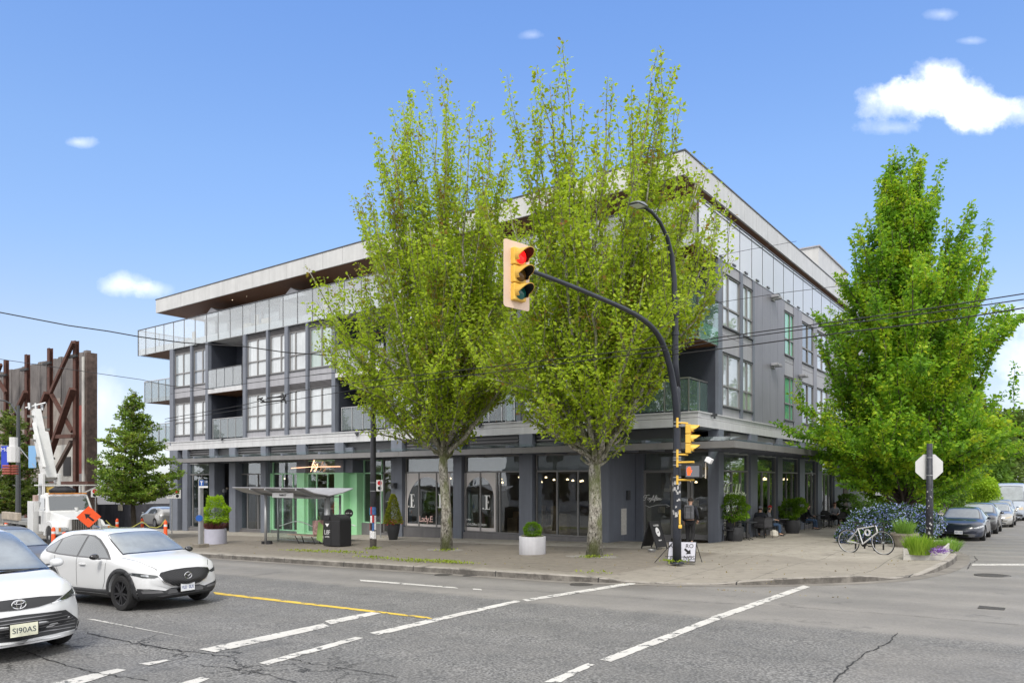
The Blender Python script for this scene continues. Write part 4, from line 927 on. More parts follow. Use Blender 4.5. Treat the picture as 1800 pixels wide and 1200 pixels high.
def leaf_mesh(name, pts, dirs, size, mt, parent, rnd, asp=.62):
    """pts, dirs: numpy (n,3); folded quads, one island per leaf"""
    n = len(pts); rg = np.random.default_rng(rnd); pts = np.asarray(pts, dtype=np.float64); d = np.asarray(dirs)+rg.normal(0, .55, (n, 3)); d[:, 2] -= .15
    d /= np.linalg.norm(d, axis=1)[:, None]+1e-9; up = rg.normal(0, .7, (n, 3)); up[:, 2] += .9
    s_ = np.cross(d, up); s_ /= np.linalg.norm(s_, axis=1)[:, None]+1e-9; nn_ = np.cross(s_, d); sz = size*rg.uniform(.45, 1.45, (n, 1))
    a = pts; t = pts+d*sz; m_ = pts+d*sz*.48
    l_ = m_-s_*sz*asp*.5+nn_*sz*.10; r_ = m_+s_*sz*asp*.5+nn_*sz*.10
    V = np.stack([a, r_, t, l_], 1).reshape(-1, 3)
    I = np.array(wm(parent).inverted()); V = V @ I[:3, :3].T+I[:3, 3]
    me = bpy.data.meshes.new(name); me.vertices.add(4*n); me.vertices.foreach_set('co', V.ravel().astype(np.float32))
    idx = np.arange(n)[:, None]*4+np.array([0,1,2,0,2,3])[None, :]
    me.loops.add(6*n); me.loops.foreach_set('vertex_index', idx.ravel().astype(np.int32)); me.polygons.add(2*n)
    me.polygons.foreach_set('loop_start', np.arange(0, 6*n, 3, dtype=np.int32)); me.update(calc_edges=True); me.validate()
    me.materials.append(mt); o = bpy.data.objects.new(name, me); COL.objects.link(o); o.parent = parent; return o
def tree(name, label, base, env, trunk_r, fork, nlead, leafm, barkm, seed, size=.11, asc=.8, dens=1.0, group=None, lean=(0,0), clump=0, wide=1.0, whip=False, low=0, leaders_from=None, twig_sp=.30, leaf_sp=.075, shootlen=(.8,2.1), core=.25, bare=.2, drop=0.0, flat=1.0):
    """env: list of (height, reach to the photo's left, reach to its right); asc: how upright the shoots grow"""
    rnd = random.Random(seed); base = Vector(base); T = thing(name, label, 'tree', base, 0, group)
    hs = [e[0] for e in env]; top = hs[-1]
    rt3 = Vector((RT[0], RT[1], 0)); fw3 = Vector((FW[0], FW[1], 0))
    def reach(h, az):                    # az measured from the photo's right
        h = min(max(h, hs[0]), top); L_ = np.interp(h, hs, [e[1] for e in env]); R_ = np.interp(h, hs, [e[2] for e in env]); c = math.cos(az)
        L_ *= wide; R_ *= wide; dpt = (L_+R_)/2*flat
        side = R_ if c > 0 else L_
        return math.sqrt((side*c)**2+(dpt*math.sin(az))**2)
    def inside(p):
        q = p-base; h = q.z
        if h < hs[0]-.3 or h > top: return False
        x = q.dot(rt3); y = q.dot(fw3); az = math.atan2(y, x); return math.hypot(x, y) <= reach(h, az)*1.03
    M_ = MB(); W = MB(); lp = []; ld = []
    ln = Vector((lean[0], lean[1], 0))
    # trunk
    k = 10; tp = []; th = top*.93
    for i in range(k+1):
        t = i/k; tp.append(base+Vector((0,0,th*t))+ln*t+Vector((rnd.gauss(0,.05), rnd.gauss(0,.05), 0))*(1 if 0 < i else 0)*(1+t))
    rs = [trunk_r*(1.25 if i == 0 else 1)*(1-(i/k))**.8*(1 if i/k*th < fork else .62)+.012 for i in range(k+1)]
    M_.tube(tp, rs, 12)
    def tpt(h): f_ = h/th*k; i = int(min(f_, k-1)); return tp[i].lerp(tp[i+1], f_-i)
    leads = []; whips = []
    ftop = leaders_from or th*.75
    for j in range(nlead):
        f_ = (j+.5)/nlead; hz = fork+(ftop-fork)*(f_**1.6); az = j*2.39996+rnd.uniform(-.3, .3)
        he = hz+(top-hz)*(.08+.90*(((j*7)%nlead+rnd.random())/nlead)**1.3) if asc > .5 else hz+rnd.uniform(.1, .9)
        rr = reach(he, az)*(rnd.uniform(.72, .98) if not whip else rnd.uniform(.35, 1.0)**.7); s_ = tpt(hz)
        d = rt3*math.cos(az)+fw3*math.sin(az)
        e_ = base+d*rr+Vector((0,0,he))+ln*(he/top); c_ = s_+d*rr*.55+Vector((0,0,(he-hz)*(.30 if asc > .5 else .1)))
        P = bez(s_, c_, e_, 10); r0 = trunk_r*(.42 if hz < fork+1.2 else .30)*(1-f_*.3)*(.55 if he < top*.5 else 1)
        for q in range(1, len(P)-1): P[q] = P[q]+Vector((rnd.gauss(0,.05), rnd.gauss(0,.05), rnd.gauss(0,.04)))
        M_.tube(P, [r0*(1-q/10)**.9+.010 for q in range(11)], 7); leads.append((P, d, 0))
    for j in range(low):
        hz = fork+.2+2.6*rnd.random(); he = hz+rnd.uniform(.5, 1.9); az = j*2.39996+1.0; rr = reach(max(he, hs[0]+1.2), az)*rnd.uniform(.8, 1.0); s_ = tpt(hz); d = rt3*math.cos(az)+fw3*math.sin(az)
        e_ = base+d*rr+Vector((0,0,he)); P = bez(s_, s_+d*rr*.5+Vector((0,0,(he-hz)*.75)), e_, 8); M_.tube(P, [.045*(1-q/8)**.8+.008 for q in range(9)], 6); leads.append((P, d, 0))
    leads.append((tp, None, 1))
    if whip:
        for (P, d, ist) in leads:
            L_ = sum((P[i+1]-P[i]).length for i in range(len(P)-1)); n_ = int(L_/.40)
            for i in range(n_):
                t = core+(1-core)*(i+rnd.random())/n_
                if ist: t = (fork+1)/th+(1-(fork+1)/th)*(i+rnd.random())/n_
                if t > .82 and rnd.random() < .75: continue
                t = min(t, .995); f_ = t*(len(P)-1); q = int(f_); p = P[q].lerp(P[q+1], f_-q); tan = (P[q+1]-P[q]).normalized()
                a = rnd.uniform(0, 6.283); out = Vector((math.cos(a), math.sin(a), 0)); upk = .25+.75*min(1, (p.z-base.z)/(top*.7))
                dv = (tan*.8+out*(.75-.35*upk)+Vector((0,0,asc*upk*.9))).normalized(); sl = rnd.uniform(*shootlen)
                while sl > .35 and not inside(p+dv*sl*(.8 if rnd.random() < .5 else 1)): sl *= .82
                if sl <= .35: sl = .3
                e_ = p+dv*sl+Vector((0,0,sl*.10)); B_ = bez(p, p+(dv+out*.15).normalized()*sl*.5, e_, 4); W.tube(B_, [.014,.012,.009,.007,.003], 4, cap=False); whips.append((B_, .12, dv))
            if not ist: whips.append((P, .4, (P[-1]-P[-2]).normalized()))
    def addleaves(P, frm, dirv, dens_):
        tot = sum((P[i+1]-P[i]).length for i in range(len(P)-1)); n_ = max(2, int(tot*(1-frm)/leaf_sp*dens_))
        if clump: n_ = max(1, int(round(tot*(1-frm)/.115*dens_+rnd.random()*.6)))
        for i in range(n_):
            t = frm+(1-frm)*(i+rnd.random())/n_; f_ = t*(len(P)-1); q = int(min(f_, len(P)-2)); p = P[q].lerp(P[q+1], f_-q)
            a = rnd.uniform(0, 6.283); o_ = Vector((math.cos(a), math.sin(a), rnd.uniform(-.35, .5)))
            if clump:
                for _q in range(clump): v = Vector((rnd.gauss(0,1), rnd.gauss(0,1), rnd.gauss(0,.6))); lp.append(p+v*.060); ld.append(v*.8+dirv*.2+Vector((0,0,-.25)))
                continue
            for sg in (1, -1):
                lp.append(p+o_*sg*.025); ld.append(o_*sg*.9+dirv*.35+Vector((0,0,-drop)))
    for (P, f0, dv) in whips: addleaves(P, f0, dv, dens)
    for (P, d, ist) in ([] if whip else leads):
        L_ = sum((P[i+1]-P[i]).length for i in range(len(P)-1)); n_ = int(L_/twig_sp); 
        for i in range(n_):
            t = core+(1-core)*(i+rnd.random())/n_ if not ist else max(fork+.8, 0)/th+(1-max(fork+.8,0)/th)*(i+rnd.random())/n_
            t = min(t, .999); f_ = t*(len(P)-1); q = int(f_); p = P[q].lerp(P[q+1], f_-q); tan = (P[q+1]-P[q]).normalized()
            a = rnd.uniform(0, 6.283); out = Vector((math.cos(a), math.sin(a), 0))
            if d is not None: out = out*.8+d*.35
            al = asc*(.40+.60*min(1, (p.z-base.z)/(top*.7))); dv = (out*(1.25-al)+Vector((0,0,al*1.25))+tan*.5).normalized() if asc > .5 else (out+Vector((0,0,asc*.8))+tan*.15).normalized()
            sl = rnd.uniform(*shootlen)*(1.15 if t > .8 else 1)
            while sl > .3 and not inside(p+dv*sl): sl *= .8
            if sl <= .3: continue
            e_ = p+dv*sl+Vector((0,0,sl*.12*(1 if asc > .5 else -.6))); c_ = p+(dv+out*.25).normalized()*sl*.5; B_ = bez(p, c_, e_, 4)
            W.tube(B_, [.017,.014,.011,.008,.004], 4, cap=False); addleaves(B_, bare, dv, dens)
            m_ = int(sl/.26)
            for z in range(m_):
                tt = .15+.8*(z+rnd.random())/max(1, m_); f2 = tt*4; q2 = int(min(f2, 3)); p2 = B_[q2].lerp(B_[q2+1], f2-q2); a2 = rnd.uniform(0, 6.283)
                o2 = Vector((math.cos(a2), math.sin(a2), asc*.9 if asc > .5 else .15)); 
                l2 = rnd.uniform(.2, .55)*(1.2-tt*.5); e2 = p2+(o2.normalized()*.8+dv*.6).normalized()*l2
                if not inside(e2): continue
                W.tube([p2, e2], [.007, .003], 3, cap=False); addleaves([p2, p2.lerp(e2, .5), e2], .05, dv, dens)
    tr = M_.build('trunk', barkm, T, smooth=True); W.build('branch', TWIG, tr)
    leaf_mesh('crown', lp, [tuple(v) for v in ld], size, leafm, T, seed); return T
t1 = gp(785, 968, .15); t2 = gp(1044, 980, .15)
tree('street_maple', 'tall maple with mottled trunk on the pavement in front of the arched salon windows', t1,
     [(4.0,.8,.7),(4.6,2.0,1.4),(5.3,3.2,2.1),(6.4,4.4,3.0),(7.7,4.7,3.8),(9,4.8,4.0),(10.4,4.6,4.0),(11.9,4.2,3.9),(13.3,3.6,3.6),(14.6,2.9,3.2),(15.7,2.1,2.9),(16.5,1.4,2.4),(17.1,1.0,1.0)],
     .19, 3.4, 76, MAPLE, BARK, 11, .125, .86, 1.0, 'street maples along the main street', lean=(-.3,-.2), twig_sp=.25, shootlen=(.9,2.4), leaders_from=7.0, clump=5, wide=1.12, core=.22, whip=True, low=18)
tree('street_maple', 'tall maple with whitish peeling trunk nearest the traffic signal pole', t2,
     [(3.3,.8,.5),(4.0,1.8,1.0),(4.7,3.0,1.3),(5.8,3.8,1.9),(6.8,4.0,2.9),(7.9,4.1,3.6),(9.5,4.0,4.2),(10.8,3.9,4.2),(12.0,3.6,4.0),(13.0,3.2,3.7),(14.0,2.9,3.0),(14.9,2.2,2.4),(15.4,.8,1.8)],
     .21, 2.9, 74, MAPLE, BARK, 23, .125, .86, 1.0, 'street maples along the main street', lean=(.35,.25), twig_sp=.24, shootlen=(.9,2.3), leaders_from=6.5, clump=5, wide=1.10, core=.22, whip=True, low=16)
hp = Vector((-5.4, 35.0, GZ(-5.4, 35)+.2))
tree('hornbeam', 'big bright green hornbeam behind the blue flowering bush on the side street', hp,
     [(1.5,1.0,1.2),(2.3,2.2,3.4),(3.4,3.8,4.0),(4.2,4.7,4.1),(6,4.2,4.3),(7.5,4.0,4.6),(8.9,4.2,4.3),(10.1,3.6,3.8),(11.3,2.4,3.3),(12.3,2.0,3.4),(13.7,1.3,2.4),(15,.9,1.7),(15.8,.5,.9),(16.4,.2,.3)],
     .22, 1.2, 120, HORN, BARKD, 5, .15, .70, 1.35, lean=(-.1,0), shootlen=(.8,1.9), leaders_from=11, core=.15, clump=7, whip=True, wide=1.12, low=26)
tree('young_linden', 'dense dark green tree with reddish leaf tips at the left end of the block', (-39.6,19.5,GZ(-39.6,19.5)+.15),
     [(1.6,1.2,1.4),(2.2,1.8,2.2),(3,2.0,2.7),(3.8,2.1,2.6),(4.6,2.0,2.2),(5.6,1.5,1.6),(6.6,.9,1.0),(7.5,.4,.5),(8.2,.1,.1)],
     .13, 1.9, 40, OLIVE, BARKD, 8, .14, .35, 1.5, twig_sp=.17, shootlen=(.5,1.1), leaders_from=7.4, core=.1, bare=.0)
tree('young_linden', 'green tree at the far left edge beside the blue banners', (-55.7,19.5,GZ(-55.7,19.5)+.15),
     [(.6,1.5,1.6),(1.8,2.2,2.2),(3,2.4,2.3),(5,2.2,1.7),(6.6,1.7,1.2),(7.8,.9,.8),(8.8,.2,.2)],
     .13, 1.2, 34, leafmat('yellowing_leaf', [(.20,.13,.02),(.08,.14,.02),(.14,.20,.03),(.22,.24,.03)], .35), BARKD, 9, .15, .45, 1.6, twig_sp=.19, shootlen=(.5,1.2), leaders_from=7.4, core=.1, bare=.0)
# loose crowns far down the side street
def bush(name, label, cat, c, rx, ry, h, n_, mt, seed, size=.12, z0=0, group=None, stems=5, lumps=9, pot=None):
    rnd = np.random.default_rng(seed); T = thing(name, label, cat, c, 0, group)
    lump = [(rnd.uniform(-.6,.6)*rx, rnd.uniform(-.6,.6)*ry, z0+h*rnd.uniform(.25,.85), rnd.uniform(.28,.5)) for _ in range(lumps)]+[(0,0,z0+h*.5,.62)]
    pts = []; ds = []
    for i in range(n_):
        lx, ly, lz, k = lump[rnd.integers(0, len(lump))]; v = rnd.normal(0, 1, 3); v /= np.linalg.norm(v)+1e-9; rr = rnd.uniform(.55, 1.0)**.5
        pts.append((c[0]+lx+v[0]*rx*k*rr, c[1]+ly+v[1]*ry*k*rr, max(c[2]+z0*.9+.02, c[2]+lz+v[2]*h*.5*k*rr*1.2))); ds.append(v)
    st = MB()
    for i in range(stems):
        a = i*2.4; st.tube([(c[0],c[1],c[2]+(.02 if z0 == 0 else z0*.25)),(c[0]+math.cos(a)*rx*.12,c[1]+math.sin(a)*ry*.12,c[2]+z0+h*.25),(c[0]+math.cos(a)*rx*.45,c[1]+math.sin(a)*ry*.45,c[2]+z0+h*.7)], [.03,.022,.008], 5)
    st.build('stem', TWIG, T); leaf_mesh('foliage', pts, np.array(ds)*.3, size, mt, T, seed); return T
for i, (x, y, rx, ry, h, mt, lb, sz) in enumerate([(-6.2,47,2.6,3,4.6,HORN,'sunny yellow-green shrub just behind the stop sign',.16),(-5.9,55,2.2,3,5.2,GREENL_,'tall green shrub between the stop sign and the far hedge',.17),
      (-4.9,62,2.0,4,3.2,LIME,'low lime green hedge beside the parked cars',.16),(-8.2,44,1.6,2,1.8,GREENL_,'low green shrub under the hornbeam next to the cafe terrace',.12)]):
    bush('shrub', lb, 'shrub', (x, y, GZ(x, y)+.15), rx, ry, h, 9000 if i < 3 else 3500, mt, 60+i, sz)
for i, (x, y, rx, h, z0, mt, lb) in enumerate([(-6,104,7,9.5,2,FARG,'pale green round tree far down the side street'),(-2,122,6,9,2.5,GREENL_,'green tree at the far right edge behind the van'),(-9.5,98,4,10.5,3,PURP,'dark purple-leaved tree far down the side street'),
      (-12,86,5,8,1.5,FARG,'far tree behind the hornbeam, left of the purple tree'),(-30,118,7,9,2,GREENL_,'distant green tree seen behind the end of the block'),(-6.5,76,3.4,6.5,.3,GREENL_,'solid green hedge tree just left of the van'),(-7.0,90,4.5,7.5,.5,FARG,'dull green tree mass behind the van, left of the purple tree')]):
    bush('background_tree', lb, 'tree', (x, y, GZ(x, y)), rx, rx, h, 15000, mt, 80+i, .42, z0, 'trees far down the side street')
tree('boulevard_tree', 'smaller green tree in the row beyond the hornbeam', (-6.3,52,GZ(-6.3,52)+.15),
     [(1.8,1.5,1.6),(3,3,3.4),(5,3.6,3.8),(7,3.4,3.4),(8.5,2.4,2.5),(10,.8,.8)], .18, 1.6, 20, HORN, BARKD, 31, .20, .6, 1.5, twig_sp=.26, shootlen=(.8,1.7), leaders_from=8)
# blue flowering bush with thousands of small flower heads
fc = Vector((-5.45, 31.35, GZ(-5.45, 31.35)+.15))
def ceanothus():
    rg = np.random.default_rng(3); T = thing('flowering_bush', 'big dense bush covered in blue flowers behind the bicycle', 'bush', fc)
    cu = [(-1.2,-.1,.55,.50),(-.75,.2,.80,.62),(-.1,0,.98,.66),(.6,.1,.98,.66),(1.25,0,.95,.62),(1.75,.1,.75,.52),(.1,-.4,.6,.6),(1.1,-.4,.55,.58),(-.7,-.35,.5,.48),(-1.45,.1,.32,.38)]
    rt = np.array([RT[0], RT[1], 0]); fw = np.array([FW[0], FW[1], 0]); P = []; D = []
    for i in range(15000):
        a, b_, z, r_ = cu[rg.integers(0, len(cu))]; v = rg.normal(0, 1, 3); v /= np.linalg.norm(v); q = rg.uniform(.75, 1.04)
        P.append(np.array(fc)+rt*(a+v[0]*r_*q)+fw*(b_+v[1]*r_*q)+np.array([0,0,max(.05, z+v[2]*r_*q*.85)])); D.append(v)
    P = np.array(P); D = np.array(D)
    leaf_mesh('foliage', P[:7500], D[:7500]*.3, .10, LEAF_DK, T, 1)
    leaf_mesh('flower', P[7500:]+D[7500:]*.03, D[7500:]*.3, .062, leafmat('blue_flower', [(.12,.15,.40),(.22,.28,.58),(.44,.50,.75),(.18,.22,.46)], .2), T, 2, .8)
    s_ = MB()
    for i in range(9): a = i*.7; s_.tube([fc+Vector((math.cos(a)*.15,math.sin(a)*.15,0)), fc+Vector((math.cos(a)*1.2,math.sin(a)*.9,.9))], [.03,.012], 5)
    s_.build('stem', BARKD, T)
ceanothus()
# ================================================================ vehicles
RUB = mat('tyre_rubber', (.018,.018,.019), .85, bump=(30,.3)); RIMD = mat('dark_alloy', (.055,.055,.06), .35, .6); RIMS = mat('silver_alloy', (.42,.43,.45), .3, .8)
TRIM = mat('black_plastic_trim', (.030,.031,.034), .55, bump=(80,.15)); GBLK = mat('gloss_black', (.008,.008,.009), .08, 0, .6, coat=.6); CHROME = mat('chrome', (.75,.75,.76), .12, 1)
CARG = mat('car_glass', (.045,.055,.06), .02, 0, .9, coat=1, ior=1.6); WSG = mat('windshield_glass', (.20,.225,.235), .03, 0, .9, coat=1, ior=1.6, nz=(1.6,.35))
LAMP = mat('headlamp_lens', (.42,.44,.46), .08, .3, .8, coat=1, nz=(14,.7)); LAMPD = mat('headlamp_dark', (.05,.055,.055), .08, 0, .8, coat=1, nz=(9,.8)); AMBER = mat('amber_lens', (.55,.20,.03), .2, coat=.6); REDL = mat('red_lens', (.35,.01,.01), .2, coat=.6)
PLATE = mat('plate_white', (.72,.74,.76), .4); PLB = mat('plate_blue_letters', (.03,.06,.25), .5)
def paint(name, c, met=0, rough=.28): return mat(name, c, rough, met, .5, coat=1)
WHITE = paint('white_car_paint', (.66,.67,.68))
def tab(t, x): return float(np.interp(x, [q[0] for q in t], [q[1] for q in t]))
SUV = dict(top=[(-2.2,.86),(-2.12,1.02),(-1.95,1.2),(-1.7,1.39),(-1.3,1.50),(-.6,1.545),(0,1.54),(.3,1.50),(.55,1.40),(1.0,1.13),(1.12,1.07),(1.6,1.01),(1.9,.93),(2.08,.82),(2.16,.66),(2.19,.48)],
 belt=[(-2.2,.80),(-2.1,.95),(-1.6,1.08),(-.6,1.01),(.4,.965),(1.1,.945),(1.6,.90),(1.9,.83),(2.08,.73),(2.16,.58),(2.19,.42)],
 wb=[(-2.2,.62),(-2.1,.74),(-1.8,.83),(-1.3,.865),(0,.875),(1.2,.865),(1.7,.835),(1.95,.78),(2.1,.70),(2.19,.58)],
 wm=[(-2.2,.66),(-2.1,.80),(-1.8,.875),(-1.3,.90),(-.4,.885),(0,.882),(.8,.89),(1.3,.90),(1.7,.885),(1.95,.83),(2.1,.76),(2.19,.62)],
 rail=[(-2.2,.50),(-1.9,.54),(-1.3,.575),(0,.59),(.4,.60),(1.0,.68),(1.12,.70),(1.6,.66),(1.95,.55),(2.19,.42)],
 zb=[(-2.2,.42),(-2.05,.24),(-1.5,.2),(1.6,.2),(2.0,.21),(2.1,.25),(2.19,.30)], wx=(1.33,-1.325), wr=.345, arch=.405, track=.79, nose=(1.55,.65,.30), tail=(-1.6,.6,.16))
MINIVAN = dict(top=[(-2.58,.9),(-2.5,1.3),(-2.35,1.62),(-2.0,1.74),(-1,1.77),(.1,1.755),(.5,1.70),(.85,1.55),(1.5,1.19),(1.66,1.12),(2.05,1.05),(2.32,.95),(2.48,.80),(2.55,.62),(2.58,.42)],
 belt=[(-2.58,.8),(-2.5,1.0),(-1.6,1.10),(0,1.04),(1.2,1.0),(1.65,.98),(2.05,.93),(2.32,.85),(2.48,.70),(2.55,.54),(2.58,.38)],
 wb=[(-2.58,.72),(-2.4,.86),(-1.6,.94),(0,.955),(1.4,.945),(1.95,.90),(2.3,.82),(2.5,.72),(2.58,.62)], wm=[(-2.58,.76),(-2.4,.92),(-1.6,.98),(0,.975),(1.5,.99),(1.95,.97),(2.3,.92),(2.5,.84),(2.58,.72)],
 rail=[(-2.58,.6),(-2.2,.66),(-1,.68),(.4,.68),(1.5,.78),(1.66,.80),(2.1,.72),(2.4,.62),(2.58,.5)], zb=[(-2.58,.4),(-2.4,.22),(2.2,.2),(2.45,.22),(2.58,.27)], wx=(1.60,-1.46), wr=.36, arch=.42, track=.86, nose=(1.8,.78,.36), tail=(-2.0,.6,.12))
SEDAN = dict(top=[(-2.33,.72),(-2.28,.98),(-2.1,1.06),(-1.75,1.13),(-1.2,1.31),(-.7,1.41),(-.2,1.443),(.2,1.42),(.5,1.35),(1.15,1.02),(1.3,.945),(1.75,.86),(2.05,.76),(2.22,.64),(2.31,.48),(2.33,.38)],
 belt=[(-2.33,.62),(-2.25,.88),(-1.7,.98),(-.6,.94),(.4,.90),(1.2,.86),(1.75,.79),(2.05,.69),(2.22,.56),(2.33,.36)],
 wb=[(-2.33,.6),(-2.2,.74),(-1.8,.83),(-1,.87),(0,.885),(1.2,.87),(1.75,.84),(2.05,.77),(2.25,.67),(2.33,.55)], wm=[(-2.33,.66),(-2.2,.80),(-1.8,.89),(-1,.915),(0,.905),(1.2,.92),(1.75,.90),(2.05,.84),(2.25,.73),(2.33,.6)],
 rail=[(-2.33,.5),(-2,.54),(-1.2,.55),(0,.56),(.4,.58),(1.15,.67),(1.3,.70),(1.75,.66),(2.1,.55),(2.33,.42)], zb=[(-2.33,.36),(-2.1,.2),(2.0,.16),(2.2,.18),(2.33,.22)], wx=(1.42,-1.455), wr=.335, arch=.385, track=.80, nose=(1.6,.73,.34), tail=(-1.7,.6,.16))
VAN = dict(top=[(-3,.8),(-2.97,2.4),(-2.85,2.58),(-1,2.68),(.8,2.70),(1.25,2.62),(1.55,2.40),(2.15,1.62),(2.35,1.36),(2.65,1.22),(2.85,1.02),(2.95,.75),(3,.5)],
 belt=[(-3,.7),(-2.95,1.4),(-1,1.4),(1.4,1.35),(2.0,1.28),(2.35,1.2),(2.65,1.08),(2.85,.88),(2.95,.64),(3,.42)],
 wb=[(-3,.9),(-2.8,.97),(0,.99),(2,.97),(2.6,.9),(2.85,.82),(3,.7)], wm=[(-3,.92),(-2.8,1.0),(0,1.01),(2,1.0),(2.6,.95),(2.85,.87),(3,.74)],
 rail=[(-3,.82),(-1,.86),(1.2,.82),(1.6,.80),(2.3,.84),(2.65,.76),(2.9,.65),(3,.5)], zb=[(-3,.4),(-2.8,.25),(2.7,.25),(3,.3)], wx=(2.0,-1.9), wr=.36, arch=.42, track=.86, nose=(2.2,.8,.25), tail=(-2.9,.2,.03))
def loft_body(sp):
    x0, x1 = sp['top'][0][0], sp['top'][-1][0]
    xs = sorted(set([round(q[0], 3) for k in ('top','belt') for q in sp[k]]+[round(x0+(x1-x0)*i/22, 3) for i in range(23)]))
    o_ = [xs[0]]
    for x in xs[1:]:
        if x-o_[-1] > .045: o_.append(x)
    o_[-1] = xs[-1]; xs = o_; rows = []
    nx, nl, na = sp['nose']; tx, tl_, ta = sp['tail']
    for x in xs:
        zt, zbt, wb, wm_, wr, z0 = (tab(sp[k], x) for k in ('top','belt','wb','wm','rail','zb'))
        zbt = max(zbt, z0+.1); zt = max(zt, zbt+.015); zr = zt-.045 if zt-zbt > .12 else zbt+(zt-zbt)*.72; zm = min(.62, (z0+zbt)/2+.08)
        half = [(0,z0),(wm_*.55,z0),(wm_-.09,z0+.005),(wm_-.02,z0+.08),(wm_,z0+(zm-z0)*.62),(wm_,zm),(wb+.012,zbt-.05),(wb-.012,zbt+.004),(wb*.5+wr*.5+.012,zbt*.5+zr*.5),(wr+.012,zr),(wr-.06,zr+(zt-zr)*.62),(wr*.5,zt-.006),(0,zt)]
        ring = half+[(-a, b_) for a, b_ in reversed(half[1:-1])]
        rows.append((x, ring))
    m = MB(); n_ = len(rows[0][1]); vs = []
    for x, ring in rows:
        for (y, z) in ring:
            xx = x
            if x > nx: t = (x-nx)/nl; xx = x-na*min(1, abs(y)/.9)**2.6*t*t
            if x < tx: t = (tx-x)/tl_; xx = x+ta*min(1, abs(y)/.9)**2.6*t*t
            vs.append((xx, y, z))
    fs = [(i*n_+j, (i+1)*n_+j, (i+1)*n_+(j+1)%n_, i*n_+(j+1)%n_) for i in range(len(rows)-1) for j in range(n_)]
    k = len(rows)-1; h = n_//2
    for b0, rev in ((0, False), (k*n_, True)):          # quad-capped ends
        q = [(b0+j, b0+j+1, b0+(n_-j-1)%n_, b0+(n_-j)%n_) for j in range(1, h-1)]+[(b0, b0+1, b0+n_-1), (b0+h-1, b0+h, b0+h+1)]
        fs += [tuple(reversed(f)) if rev else f for f in q]
    m.add(vs, fs); return m
class Car:
    def __init__(s, name, label, loc, rz, sp, pm, group=None, rim=RIMS, cat='car'):
        s.sp = sp; s.T = thing(name, label, cat, loc, rz, group); m = loft_body(sp)
        o = m.build('body', pm, None, smooth=True); sb = o.modifiers.new('s', 'SUBSURF'); sb.levels = 1; sb.render_levels = 1
        dg = bpy.context.evaluated_depsgraph_get(); me = bpy.data.meshes.new_from_object(o.evaluated_get(dg))
        bm = bmesh.new(); bm.from_mesh(me); bmesh.ops.recalc_face_normals(bm, faces=bm.faces); s.bvh = BVHTree.FromBMesh(bm); bm.to_mesh(me); bm.free()
        o.modifiers.clear(); o.data = me
        cut = MB()
        for wx in sp['wx']:
            for sg in (1, -1):
                q = MB(); prof = [(math.cos(a)*sp['arch'], math.sin(a)*sp['arch']) for a in [i*math.pi/14 for i in range(29)]][:28]
                Mx = Matrix(((1,0,0,wx),(0,0,-sg,sg*1.2),(0,1,0,sp['wr']),(0,0,0,1))); cut.add(*(lambda b_: (b_.v, b_.f))(MB().prism(prof, .62)), Mx)
        c = cut.build('cut', None, None); bmc = bmesh.new(); bmc.from_mesh(c.data); bmesh.ops.recalc_face_normals(bmc, faces=bmc.faces); bmc.to_mesh(c.data); bmc.free()
        b_ = o.modifiers.new('b', 'BOOLEAN'); b_.operation = 'DIFFERENCE'; b_.object = c; b_.solver = 'EXACT'
        dg = bpy.context.evaluated_depsgraph_get(); me2 = bpy.data.meshes.new_from_object(o.evaluated_get(dg)); o.modifiers.clear(); o.data = me2; me2.materials.clear(); me2.materials.append(pm)
        bpy.data.objects.remove(c); autosmooth(me2, 35)
        o.parent = s.T; s.body = o
        lin_ = MB()                                     # dark inside of the arches and floor pan
        for wx in sp['wx']:
            for sg in (1, -1): lin_.box(wx-sp['arch']-.02, wx+sp['arch']+.02, sg*(sp['track']-.30), sg*(sp['track']-.24), .22, sp['wr']+sp['arch']+.02)
        s.part(lin_, 'wheel_well', GBLK); s.wheels(rim)
    def part(s, mb, name, mt, par=None, **k): return mb.build(name, mt, par or s.T, world=False, **k)
    def wheels(s, rim):
        sp = s.sp; r_ = sp['wr']; proto = None
        for wx in sp['wx']:
            for sg in (1, -1):
                if proto is None:
                    t = MB(); w_ = .105; t.lathe([(r_*.66,-w_*.9),(r_*.78,-w_),(r_*.94,-w_*.95),(r_,-w_*.6),(r_,w_*.6),(r_*.94,w_*.95),(r_*.78,w_),(r_*.68,w_*.9),(r_*.66,w_*.5),(r_*.66,-w_*.5)], 36, cap=False)
                    to = t.build('wheel', RUB, None, smooth=False); autosmooth(to.data, 40)
                    q = MB(); q.lathe([(r_*.67,w_*.55),(r_*.67,w_*.86),(r_*.63,w_*.80),(r_*.61,w_*.2),(.01,w_*.1)], 36, cap=False)
                    q.lathe([(.065,w_*.2),(.06,w_*.78),(.03,w_*.85),(.005,w_*.85)], 14, cap=False)
                    for k in range(10):
                        a = k*math.pi/5+(.12 if k % 2 else -.12); c_, s_ = math.cos(a), math.sin(a)
                        q.bar((c_*.05, s_*.05, w_*.70), (c_*r_*.65, s_*r_*.65, w_*.74), .032, .03, up=(0,0,1))
                    ro = q.build('rim', rim, to, world=False); autosmooth(ro.data, 35); proto = (to, ro); wo, rr = to, ro
                else:
                    wo = proto[0].copy(); COL.objects.link(wo); rr = proto[1].copy(); COL.objects.link(rr); rr.parent = wo
                wo.parent = s.T; wo.location = (wx, sg*(sp['track']), r_); wo.rotation_euler = (R(-90*sg), 0, 0)
